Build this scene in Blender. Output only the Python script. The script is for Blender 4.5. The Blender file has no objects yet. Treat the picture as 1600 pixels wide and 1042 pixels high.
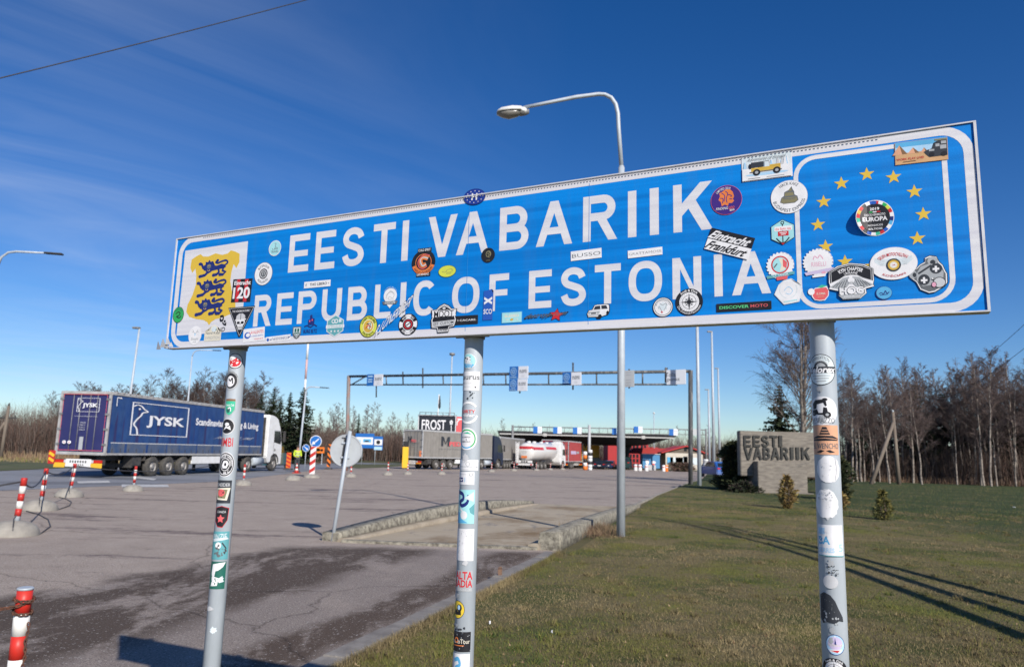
import bpy, bmesh, math, random
import numpy as np
from mathutils import Vector, Matrix, Quaternion
R=math.radians
sc=bpy.context.scene
col=sc.collection
# ------------------------------------------------------------------ camera
CAMH=1.65; FPX=1160.0; ROLL=R(1.45); PITCH=math.atan(186/1160)
_n=Vector((0,math.cos(PITCH),math.sin(PITCH))); _u0=Vector((0,-math.sin(PITCH),math.cos(PITCH))); _r0=Vector((1,0,0))
_r=_r0*math.cos(ROLL)+_u0*math.sin(ROLL); _u=_u0*math.cos(ROLL)-_r0*math.sin(ROLL)
cam=bpy.data.cameras.new('camera'); camo=bpy.data.objects.new('camera',cam); col.objects.link(camo)
m3=Matrix((_r,_u,-_n)).transposed(); camo.matrix_world=Matrix.Translation((0,0,CAMH))@m3.to_4x4()
cam.sensor_width=36; cam.lens=FPX*36/1600; cam.clip_start=.05; cam.clip_end=6000
cam.dof.use_dof=True; cam.dof.focus_distance=2.25; cam.dof.aperture_fstop=7.0
sc.camera=camo
# ------------------------------------------------------------------ light
SUN_EL=R(29); SUN_AZ=R(153)          # azimuth clockwise from +Y
sv=Vector((math.sin(SUN_AZ)*math.cos(SUN_EL),math.cos(SUN_AZ)*math.cos(SUN_EL),math.sin(SUN_EL)))
sl=bpy.data.lights.new('sun','SUN'); sl.energy=5.0; sl.angle=R(.53); sl.color=(1,.93,.84)
so=bpy.data.objects.new('sun',sl); col.objects.link(so); so.rotation_mode='QUATERNION'; so.rotation_quaternion=sv.to_track_quat('Z','Y')
so.location=sv*60
w=bpy.data.worlds.new("World"); sc.world=w; w.use_nodes=True
nt=w.node_tree; nt.nodes.clear()
def nn(nt,t,**k):
    n=nt.nodes.new(t)
    for a,b in k.items():
        if a in n.inputs: n.inputs[a].default_value=b
        else: setattr(n,a,b)
    return n
def lk(nt,a,b): nt.links.new(a,b)
sky=nn(nt,'ShaderNodeTexSky',sky_type='NISHITA',sun_disc=False,sun_elevation=SUN_EL,sun_rotation=SUN_AZ,altitude=100,air_density=1.0,dust_density=.15,ozone_density=4.0)
tc=nn(nt,'ShaderNodeTexCoord'); sep=nn(nt,'ShaderNodeSeparateXYZ'); lk(nt,tc.outputs['Generated'],sep.inputs[0])
def mth(nt,op,a,b=None,clamp=False):
    n=nt.nodes.new('ShaderNodeMath'); n.operation=op; n.use_clamp=clamp
    for i,v in enumerate((a,b)):
        if v is None: continue
        if hasattr(v,'links'): lk(nt,v,n.inputs[i])
        else: n.inputs[i].default_value=v
    return n.outputs[0]
# cirrus: noise on the plane of the cloud layer
zc=mth(nt,'MAXIMUM',sep.outputs['Z'],.03); zc=mth(nt,'ADD',zc,.06)
px=mth(nt,'DIVIDE',sep.outputs['X'],zc); py=mth(nt,'DIVIDE',sep.outputs['Y'],zc)
cx=nn(nt,'ShaderNodeCombineXYZ'); lk(nt,px,cx.inputs[0]); lk(nt,py,cx.inputs[1])
mp=nn(nt,'ShaderNodeMapping',vector_type='TEXTURE'); mp.inputs['Rotation'].default_value=(0,0,R(42)); mp.inputs['Scale'].default_value=(1.7,.75,1); lk(nt,cx.outputs[0],mp.inputs[0])
n1=nn(nt,'ShaderNodeTexNoise',Scale=1.1,Detail=8.0,Roughness=.56,Distortion=1.8); lk(nt,mp.outputs[0],n1.inputs['Vector'])
n2=nn(nt,'ShaderNodeTexNoise',Scale=.42,Detail=3.0); lk(nt,cx.outputs[0],n2.inputs['Vector'])
def ramp(nt,src,a,b,ca=(0,0,0,1),cb=(1,1,1,1)):
    r=nt.nodes.new('ShaderNodeValToRGB'); r.color_ramp.elements[0].position=a; r.color_ramp.elements[1].position=b
    r.color_ramp.elements[0].color=ca; r.color_ramp.elements[1].color=cb; lk(nt,src,r.inputs[0]); return r.outputs[0]
c1=ramp(nt,n1.outputs[0],.30,.80); c2=ramp(nt,n2.outputs[0],.25,.60)
lf=mth(nt,'MULTIPLY',sep.outputs['X'],-1.9); lf=mth(nt,'ADD',lf,.12,True)     # the cirrus lies over the western half
cm=mth(nt,'MULTIPLY',c1,c2); cm=mth(nt,'MULTIPLY',cm,lf); cm=mth(nt,'MULTIPLY',cm,.29,True)
hs=nn(nt,'ShaderNodeHueSaturation',Hue=.508,Saturation=1.30,Value=1.0); lk(nt,sky.outputs[0],hs.inputs['Color'])
hz=ramp(nt,sep.outputs['Z'],.0,.50,(.86,.92,1.06,1),(.86,.85,.93,1)); tint=nn(nt,'ShaderNodeMix',data_type='RGBA',blend_type='MULTIPLY'); tint.inputs[0].default_value=1; lk(nt,hs.outputs[0],tint.inputs[6]); lk(nt,hz,tint.inputs[7])
mx=nn(nt,'ShaderNodeMix',data_type='RGBA'); lk(nt,cm,mx.inputs[0]); lk(nt,tint.outputs[2],mx.inputs[6]); mx.inputs[7].default_value=(6.6,7.2,8.4,1)
bg=nn(nt,'ShaderNodeBackground',Strength=.095); lk(nt,mx.outputs[2],bg.inputs[0])
wo=nn(nt,'ShaderNodeOutputWorld'); lk(nt,bg.outputs[0],wo.inputs[0])
sc.view_settings.view_transform='Standard'; sc.view_settings.look='None'; sc.view_settings.exposure=.20; sc.view_settings.gamma=1
sc.cycles.max_bounces=6
# ------------------------------------------------------------------ pixel -> place (photo pixels of 1600x1042)
CP=Vector((0,0,CAMH))
def ray(x,y): return _n+_r*((x-800)/FPX)-_u*((y-521)/FPX)
def zg(Y): return -max(0.0,Y-50)*.009       # the ground falls away gently beyond 50 m
def G(x,y):
    d=ray(x,y); z=0; p=None
    for i in range(40):
        p=CP+d*((z-CAMH)/d.z); z=zg(p.y)
    return p
def A(x,y,Y): d=ray(x,y); return CP+d*(Y/d.y)
# ------------------------------------------------------------------ materials
_mats={}
def M(name,c,rough=.6,metal=0.0,c2=None,scale=8.0,lo=.35,hi=.65,bump=0.0,bscale=None,detail=6.0,spec=.4,stretch=(1,1,1),coat=0.0):
    if name in _mats: return _mats[name]
    m=bpy.data.materials.new(name); m.use_nodes=True; nt=m.node_tree; b=nt.nodes['Principled BSDF']
    b.inputs['Base Color'].default_value=(*c,1); b.inputs['Roughness'].default_value=rough; b.inputs['Metallic'].default_value=metal
    b.inputs['Specular IOR Level'].default_value=spec
    if coat: b.inputs['Coat Weight'].default_value=coat
    if c2 or bump:
        t=nn(nt,'ShaderNodeTexCoord'); mp=nn(nt,'ShaderNodeMapping'); mp.inputs['Scale'].default_value=stretch
        lk(nt,t.outputs['Object'],mp.inputs[0])
    if c2:
        n=nn(nt,'ShaderNodeTexNoise',Scale=scale,Detail=detail,Roughness=.65); lk(nt,mp.outputs[0],n.inputs['Vector'])
        o=ramp(nt,n.outputs[0],lo,hi,(*c,1),(*c2,1)); lk(nt,o,b.inputs['Base Color'])
    if bump:
        n=nn(nt,'ShaderNodeTexNoise',Scale=bscale or scale*4,Detail=6.0); lk(nt,mp.outputs[0],n.inputs['Vector'])
        bp=nn(nt,'ShaderNodeBump',Strength=bump,Distance=.02); lk(nt,n.outputs[0],bp.inputs['Height']); lk(nt,bp.outputs[0],b.inputs['Normal'])
    _mats[name]=m; return m
V={}
for k,c in dict(white=(.78,.78,.80),cream=(.72,.68,.56),black=(.014,.014,.018),char=(.035,.04,.05),red=(.55,.025,.035),coral=(.72,.12,.13),orange=(.72,.20,.05),peach=(.68,.36,.22),yellow=(.72,.52,.05),lime=(.62,.66,.08),green=(.03,.38,.10),dgreen=(.02,.13,.10),teal=(.12,.36,.40),aqua=(.35,.68,.72),blue=(.02,.10,.45),navy=(.012,.025,.17),sky=(.10,.40,.68),lblue=(.40,.62,.82),grey=(.38,.40,.42),dgrey=(.13,.14,.15),pink=(.72,.36,.48),brown=(.22,.12,.06),violet=(.05,.02,.20),mint=(.05,.45,.28),lilac=(.58,.50,.70),silver=(.55,.56,.58),sand=(.60,.36,.18),gold=(.62,.40,.06),olive=(.22,.20,.11),pale=(.62,.70,.74)).items():
    V[k]=M('vinyl_'+k,c,.45,spec=.3,c2=tuple(q*.80+.012 for q in c),scale=26,lo=.38,hi=.78)
galv=M('galvanised steel',(.48,.53,.58),.5,.08,(.32,.36,.40),9,lo=.3,hi=.75,stretch=(1,1,.3),bump=.05)
galvd=M('weathered steel',(.27,.28,.29),.6,.3,(.17,.16,.15),5)
rubber=M('tyre rubber',(.035,.034,.033),.85,c2=(.09,.085,.078),scale=6)
rimm=M('dusty wheel steel',(.33,.32,.31),.55,.3,(.20,.19,.18),9)
dark=M('chassis dark',(.03,.03,.032),.6,c2=(.075,.07,.065),scale=4)
glass=M('window glass',(.015,.02,.024),.06,spec=.8)
whitep=M('white paint',(.76,.77,.78),.35,c2=(.66,.66,.65),scale=3,coat=.3)
redp=M('red paint',(.52,.025,.02),.45,c2=(.40,.03,.025),scale=9)
whiteb=M('white band paint',(.74,.73,.70),.5,c2=(.6,.58,.54),scale=14)
conc=M('concrete',(.34,.32,.28),.9,c2=(.24,.225,.20),scale=4,bump=.35,bscale=40)
orangep=M('orange paint',(.68,.17,.02),.5)
yellowp=M('yellow paint',(.75,.45,.03),.5)
bluep=M('blue sign sheeting',(.015,.13,.43),.4)
blackp=M('black paint',(.02,.02,.022),.5)
greyp=M('grey paint',(.42,.43,.44),.5)
redlens=M('red lens',(.5,.02,.015),.2)
amber=M('amber lens',(.75,.28,.02),.2)
# ------------------------------------------------------------------ mesh builder
class MB:
    def __init__(s): s.bm=bmesh.new(); s.mats=[]; s.mi=0
    def use(s,m):
        if m not in s.mats: s.mats.append(m)
        s.mi=s.mats.index(m); return s
    def f(s,vs,smooth=False):
        try: fc=s.bm.faces.new(vs)
        except ValueError: return None
        fc.material_index=s.mi; fc.smooth=smooth; return fc
    def poly(s,pts,smooth=False): return s.f([s.bm.verts.new(p) for p in pts],smooth)
    def box(s,c,d,rz=0.0,bev=0.0,tilt=None):
        bm=s.bm if not bev else bmesh.new()
        mt=Matrix.Rotation(rz,3,'Z')
        if tilt is not None: mt=tilt@mt
        vs=[bm.verts.new(mt@Vector((x*d[0]/2,y*d[1]/2,z*d[2]/2))+Vector(c)) for x in(-1,1) for y in(-1,1) for z in(-1,1)]
        fs=[bm.faces.new([vs[i] for i in q]) for q in((0,1,3,2),(4,6,7,5),(0,4,5,1),(2,3,7,6),(0,2,6,4),(1,5,7,3))]
        if bev:
            bmesh.ops.bevel(bm,geom=list(bm.edges),offset=bev,segments=2,affect='EDGES'); s.merge(bm)
        else:
            for q in fs: q.material_index=s.mi
        return s
    def merge(s,bm,smooth=False):
        mp={v:s.bm.verts.new(v.co) for v in bm.verts}
        for q in bm.faces: s.f([mp[v] for v in q.verts],smooth or q.smooth)
        bm.free()
    def rings(s,rings,cap=True,smooth=True):
        rs=[[s.bm.verts.new(p) for p in r] for r in rings]
        n=len(rs[0])
        for a,b in zip(rs,rs[1:]):
            for i in range(n): s.f([a[i],a[(i+1)%n],b[(i+1)%n],b[i]],smooth)
        if cap:
            s.f(rs[0][::-1]); s.f(rs[-1])
        return s
    def tube(s,pts,rad,n=8,cap=True):
        pts=[Vector(p) for p in pts]
        if not hasattr(rad,'__len__'): rad=[rad]*len(pts)
        rs=[]; up=None
        for i,p in enumerate(pts):
            t=(pts[min(i+1,len(pts)-1)]-pts[max(i-1,0)]).normalized()
            if up is None: up=t.orthogonal().normalized()
            up=(up-t*up.dot(t)).normalized(); sd=t.cross(up)
            rs.append([p+(up*math.cos(2*math.pi*k/n)+sd*math.sin(2*math.pi*k/n))*rad[i] for k in range(n)])
        return s.rings(rs,cap)
    def lathe(s,prof,n=24,c=(0,0,0),axis='Z',cap=True):
        c=Vector(c); rs=[]
        for r,z in prof:
            q=[]
            for k in range(n):
                a=2*math.pi*k/n; x,y=r*math.cos(a),r*math.sin(a)
                q.append(c+(Vector((x,y,z)) if axis=='Z' else Vector((x,z,y)) if axis=='Y' else Vector((z,x,y))))
            rs.append(q)
        return s.rings(rs,cap)
    def prism(s,poly,y0,y1,bev=0.0):      # outline in x,z extruded along y
        bm=bmesh.new()
        a=[bm.verts.new((x,y0,z)) for x,z in poly]; b=[bm.verts.new((x,y1,z)) for x,z in poly]; n=len(poly)
        bm.faces.new(a); bm.faces.new(b[::-1])
        for i in range(n): bm.faces.new([a[i],b[i],b[(i+1)%n],a[(i+1)%n]])
        bmesh.ops.recalc_face_normals(bm,faces=bm.faces)
        if bev: bmesh.ops.bevel(bm,geom=list(bm.edges),offset=bev,segments=2,affect='EDGES')
        s.merge(bm); return s
    def xf(s,mat):
        bmesh.ops.transform(s.bm,matrix=mat,verts=s.bm.verts); return s
    def mesh(s,name,recalc=True):
        if recalc: bmesh.ops.recalc_face_normals(s.bm,faces=s.bm.faces)
        me=bpy.data.meshes.new(name); s.bm.to_mesh(me); s.bm.free()
        for m in s.mats: me.materials.append(m)
        return me
    def build(s,name,parent=None,recalc=True,**tg):
        return link(name,s.mesh(name,recalc),parent,**tg)
def link(name,me,parent=None,loc=None,**tg):
    o=bpy.data.objects.new(name,me); col.objects.link(o)
    if parent: o.parent=parent
    if loc: o.location=loc
    for k,v in tg.items(): o[k]=v
    return o
def thing(name,label,cat,loc=(0,0,0),rz=0.0,group=None):
    o=bpy.data.objects.new(name,None); col.objects.link(o); o.location=loc; o.rotation_euler=(0,0,rz); o.empty_display_size=.2
    o['label']=label; o['category']=cat
    if group: o['group']=group
    return o
def tag(o,label,cat,group=None,kind=None):
    if label: o['label']=label
    if cat: o['category']=cat
    if group: o['group']=group
    if kind: o['kind']=kind
    return o
def dup(root,loc,rz=0.0,s=1.0,label=None):
    def cp(o,par):
        c=o.copy(); col.objects.link(c); c.parent=par
        for ch in o.children: cp(ch,c)
        return c
    r=root.copy(); col.objects.link(r)
    for ch in root.children: cp(ch,r)
    r.location=loc; r.rotation_euler=(root.rotation_euler.x,root.rotation_euler.y,rz); r.scale=(s,s,s) if not hasattr(s,'__len__') else s
    if label: r['label']=label
    return r
# ------------------------------------------------------------------ flat artwork: layers of polygons and text in [-1,1]
_txt={}
def glyphs(t,bold=0.0):
    bold=min(bold,.006 if set('MWNmw')&set(t) else .03); k=(t,bold)
    if k not in _txt:
        c=bpy.data.curves.new('t','FONT'); c.body=t; c.offset=bold; c.resolution_u=3
        o=bpy.data.objects.new('t',c); me=bpy.data.meshes.new_from_object(o)
        vs=[(v.co.x,v.co.y) for v in me.vertices]; fs=[tuple(p.vertices) for p in me.polygons]
        bpy.data.objects.remove(o); bpy.data.curves.remove(c); bpy.data.meshes.remove(me)
        xs=[a for a,b in vs]; ys=[b for a,b in vs]; x0,x1,y0,y1=min(xs),max(xs),min(ys),max(ys)
        _txt[k]=([((a-x0)/max(x1-x0,1e-6),(b-y0)/max(y1-y0,1e-6)) for a,b in vs],fs)
    return _txt[k]
def ribbon(pts,w,closed=False):
    n=len(pts); L=[];Rr=[]
    for i,(x,y) in enumerate(pts):
        a=pts[(i-1)%n] if (i or closed) else pts[i]; b=pts[(i+1)%n] if (i<n-1 or closed) else pts[i]
        tx,ty=b[0]-a[0],b[1]-a[1]; l=math.hypot(tx,ty) or 1; tx/=l; ty/=l
        ww=w[i] if hasattr(w,'__len__') else w
        L.append((x-ty*ww/2,y+tx*ww/2)); Rr.append((x+ty*ww/2,y-tx*ww/2))
    q=[[L[i],Rr[i],Rr[(i+1)%n],L[(i+1)%n]] for i in range(n if closed else n-1)]
    return q
def catmull(p,k=5):
    out=[]
    for i in range(len(p)-1):
        a,b,c,d=p[max(i-1,0)],p[i],p[i+1],p[min(i+2,len(p)-1)]
        for j in range(k):
            t=j/k; out.append(tuple(.5*((2*b[q])+(-a[q]+c[q])*t+(2*a[q]-5*b[q]+4*c[q]-d[q])*t*t+(-a[q]+3*b[q]-3*c[q]+d[q])*t**3) for q in (0,1)))
    return out+[p[-1]]
class Art:
    def __init__(s,sx=1.0,sy=1.0,rot=0.0): s.sx,s.sy,s.rot=sx,sy,rot; s.L=[]
    def polys(s,ps,m): s.L.append((ps,V[m] if isinstance(m,str) else m)); return s
    def poly(s,p,m): return s.polys([p],m)
    def rect(s,x0,y0,x1,y1,m): return s.poly([(x0,y0),(x1,y0),(x1,y1),(x0,y1)],m)
    def ell(s,x,y,rx,ry,m,n=28,a0=0.0): return s.poly([(x+rx*math.cos(a0+2*math.pi*k/n),y+ry*math.sin(a0+2*math.pi*k/n)) for k in range(n)],m)
    def ring(s,x,y,rx,ry,t,m,a0=0.0,a1=360.0,n=32):
        c=abs(a1-a0)>=359.9; k=n if c else n+1
        out=[(x+rx*math.cos(R(a0+(a1-a0)*i/n)),y+ry*math.sin(R(a0+(a1-a0)*i/n))) for i in range(k)]
        inn=[(x+(rx-t)*math.cos(R(a0+(a1-a0)*i/n)),y+(ry-t)*math.sin(R(a0+(a1-a0)*i/n))) for i in range(k)]
        return s.polys([[out[i],out[(i+1)%k],inn[(i+1)%k],inn[i]] for i in range(k if c else k-1)],m)
    def star(s,x,y,r,m,k=.4,rot=90,n=5,ry=None):
        ry=ry or r
        return s.poly([(x+(r if i%2==0 else r*k)*math.cos(R(rot+180/n*i)),y+(ry if i%2==0 else ry*k)*math.sin(R(rot+180/n*i))) for i in range(2*n)],m)
    def line(s,p,w,m,closed=False): return s.polys(ribbon(p,w,closed),m)
    def curve(s,p,w,m): return s.line(catmull(p),w,m)
    def text(s,t,x,y,w,h,m,bold=.012,shear=0.0,rot=0.0):
        vs,fs=glyphs(t,bold); c,sn=math.cos(R(rot)),math.sin(R(rot))
        q=[((a-.5)*w+(b-.5)*h*shear,(b-.5)*h) for a,b in vs]
        q=[(x+a*c-b*sn,y+a*sn+b*c) for a,b in q]
        return s.polys([[q[i] for i in f] for f in fs],m)
    def arc(s,t,x,y,r0,r1,mid,span,m,bold=.02,low=False,ky=1.0):
        vs,fs=glyphs(t,bold); q=[]
        for a,b in vs:
            if low: an=R(mid+(a-.5)*span); r=r1+(r0-r1)*b
            else: an=R(mid-(a-.5)*span); r=r0+(r1-r0)*b
            q.append((x+r*math.cos(an),y+r*math.sin(an)*ky))
        return s.polys([[q[i] for i in f] for f in fs],m)
    def mesh(s,name,place,step=6e-5,cut=0,base=0.0):
        # place(x,y,h) -> 3-D; x,y in metres after scaling
        verts=[];faces=[];mi=[];mats=[]; c,sn=math.cos(s.rot),math.sin(s.rot)
        for li,(ps,m) in enumerate(s.L):
            if m not in mats: mats.append(m)
            k=mats.index(m); bm=bmesh.new()
            for p in ps:
                q=[]
                for x,y in p:
                    x*=s.sx;y*=s.sy; q.append(bm.verts.new((x*c-y*sn,x*sn+y*c,0)))
                try: bm.faces.new(q)
                except ValueError: pass
            if cut:
                xs=[v.co.x for v in bm.verts]
                if xs:
                    a,b=min(xs),max(xs); n=int((b-a)/cut)
                    for j in range(1,n+1):
                        bmesh.ops.bisect_plane(bm,geom=bm.verts[:]+bm.edges[:]+bm.faces[:],plane_co=(a+(b-a)*j/(n+1),0,0),plane_no=(1,0,0))
            bmesh.ops.triangulate(bm,faces=[f for f in bm.faces if len(f.verts)>4])
            off=len(verts); bm.verts.index_update()
            h=base+li*step
            verts+=[tuple(place(v.co.x,v.co.y,h)) for v in bm.verts]
            for f in bm.faces: faces.append([off+v.index for v in f.verts]); mi.append(k)
            bm.free()
        me=bpy.data.meshes.new(name); me.from_pydata(verts,[],faces)
        for m in mats: me.materials.append(m)
        me.polygons.foreach_set('material_index',mi); me.update(); return me
# ------------------------------------------------------------------ the border sign
BP0=Vector((-1.333,2.849,0)); BU=Vector((.90223354,-.43124777,0)); BN=Vector((BU.y,-BU.x,0))
def B(x,y):            # photo pixel -> metres on the board (along, up)
    d=ray(x,y); t=(BP0-CP).dot(BN)/d.dot(BN); q=CP+d*t; return ((q-BP0).dot(BU),q.z)
sign=thing('border_sign','long blue bilingual border sign covered in stickers on three grey steel posts','border sign',BP0,math.atan2(BU.y,BU.x))
def onboard(u0,v0): return lambda x,y,h:(u0+x,-h,v0+y)
bm_=M('blue reflective sheeting',(.001,.17,.56),.45,spec=.25)
nt=bm_.node_tree; b=nt.nodes['Principled BSDF']; t=nn(nt,'ShaderNodeTexCoord')
mp=nn(nt,'ShaderNodeMapping'); mp.inputs['Scale'].default_value=(.35,1,46); lk(nt,t.outputs['Object'],mp.inputs[0])
n1=nn(nt,'ShaderNodeTexNoise',Scale=1.0,Detail=3.0); lk(nt,mp.outputs[0],n1.inputs['Vector'])
o=ramp(nt,n1.outputs[0],.35,.66,(.0003,.160,.53,1),(.0008,.225,.70,1)); mp2=nn(nt,'ShaderNodeMapping'); mp2.inputs['Scale'].default_value=(16,1,1.3); lk(nt,t.outputs['Object'],mp2.inputs[0]); nd_=nn(nt,'ShaderNodeTexNoise',Scale=1.0,Detail=6.0,Roughness=.7); lk(nt,mp2.outputs[0],nd_.inputs['Vector']); f_=ramp(nt,nd_.outputs[0],.5,.78); f_=mth(nt,'MULTIPLY',f_,.22); dx_=nn(nt,'ShaderNodeMix',data_type='RGBA'); lk(nt,f_,dx_.inputs[0]); lk(nt,o,dx_.inputs[6]); dx_.inputs[7].default_value=(.09,.16,.27,1); lk(nt,dx_.outputs[2],b.inputs['Base Color'])
vor=nn(nt,'ShaderNodeTexVoronoi',Scale=210.0); lk(nt,t.outputs['Object'],vor.inputs['Vector'])
bp=nn(nt,'ShaderNodeBump',Strength=.08,Distance=.001); lk(nt,vor.outputs['Distance'],bp.inputs['Height']); lk(nt,bp.outputs[0],b.inputs['Normal'])
wm=M('white reflective sheeting',(.64,.64,.67),.45,spec=.4)
nt=wm.node_tree; b=nt.nodes['Principled BSDF']; t=nn(nt,'ShaderNodeTexCoord'); mp=nn(nt,'ShaderNodeMapping'); mp.inputs['Scale'].default_value=(.5,1,50); lk(nt,t.outputs['Object'],mp.inputs[0])
n1=nn(nt,'ShaderNodeTexNoise',Scale=1.0,Detail=3.0); lk(nt,mp.outputs[0],n1.inputs['Vector']); o=ramp(nt,n1.outputs[0],.35,.66,(.58,.58,.63,1),(.69,.69,.715,1)); lk(nt,o,b.inputs['Base Color'])
vor=nn(nt,'ShaderNodeTexVoronoi',Scale=210.0); lk(nt,t.outputs['Object'],vor.inputs['Vector'])
bp=nn(nt,'ShaderNodeBump',Strength=.08,Distance=.001); lk(nt,vor.outputs['Distance'],bp.inputs['Height']); lk(nt,bp.outputs[0],b.inputs['Normal'])
gm=M('gold reflective sheeting',(.66,.45,.05),.5); V['sheet']=wm; V['goldsheet']=gm
alu=M('aluminium edge',(.66,.66,.68),.45,.1,(.52,.52,.54),18)
cn=dict(BL=B(259,545),BR=B(1547,487),TL=B(279,373),TR=B(1519,190))
def tz(u): f=u/2.7; return cn['TL'][1]*(1-f)+cn['TR'][1]*f
def bz(u): f=u/2.7; return cn['BL'][1]*(1-f)+cn['BR'][1]*f
mb=MB()
U0,U1=-.004,2.703
mb.use(bm_)
def quadbox(u0,u1,y0,y1,lo,hi):
    v=[mb.bm.verts.new((u,y,(lo,hi)[k](u))) for u in(u0,u1) for y in(y0,y1) for k in(0,1)]
    for q in((0,1,3,2),(4,6,7,5),(0,4,5,1),(2,3,7,6),(0,2,6,4),(1,5,7,3)): mb.f([v[i] for i in q])
quadbox(U0+.006,U1-.006,0,.003,lambda u:bz(u)+.003,lambda u:tz(u)-.003)
board=mb.build('board',sign)
mb=MB().use(alu)
for zf,zz in((tz,-1),(bz,1)):
    quadbox(U0,U1,-.004,.032,(lambda u:zf(u)-.0035) if zz<0 else zf,zf if zz<0 else (lambda u:zf(u)+.0035))
for u in(U0,U1-.006): quadbox(u,u+.006,-.004,.032,lambda q:bz(q)+.0037,lambda q:tz(q)-.0037)
fr=mb.build('edge_frame',board)
# perforated strip along the top edge, back ribs
mb=MB().use(M('strip dark',(.22,.22,.25),.6))
k=0; u=.15
while u<2.5:
    mb.box((u,-.0046,tz(u)-.0075),(.0042,.001,.003)); u+=.0098
mb.build('edge_perforation',board)
mb=MB().use(galv)
for vv in(2.09,2.37): mb.box((1.35,.021,vv),(2.62,.034,.03))
mb.build('back_rail',board)
# panel seams
for q_ in(731,920):
    u_=B(q_,400)[0]; mb=MB().use(M('seam',(.02,.20,.52),.5)); mb.box((u_,.0001,2.232),(.0013,.0016,.425)); mb.build('panel_seam',board)
# white border line with rounded corners
def rrect(x0,x1,y0,y1,r,n=7):
    p=[]
    for cx_,cy_,a in((x1-r,y1-r,0),(x0+r,y1-r,90),(x0+r,y0+r,180),(x1-r,y0+r,270)):
        for i in range(n+1): p.append((cx_+r*math.cos(R(a+90*i/n)),cy_+r*math.sin(R(a+90*i/n))))
    return p
def slant(p): return [(x,y+((tz(x)-2.459)*(y-2.2)/.259 if y>2.2 else (bz(x)-2.005)*(2.2-y)/.195)) for x,y in p]
a=Art(); a.line(slant(rrect(.026,2.684,2.019,2.446,.06)),.022,'sheet',True); link('border_line',a.mesh('border_line',onboard(0,0),base=.0003),board)
a=Art(); a.line(rrect(2.293,2.632,2.034,2.431,.05),.0115,'sheet',True); link('star_panel_outline',a.mesh('outline',onboard(0,0),base=.0005),board)
for i in range(12):
    a=Art(); an=R(90-30*i); a.star(2.461+.119*math.cos(an),2.248+.119*math.sin(an),.0185,'goldsheet'); link('star',a.mesh('star',onboard(0,0),base=.0006),board)
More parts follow.
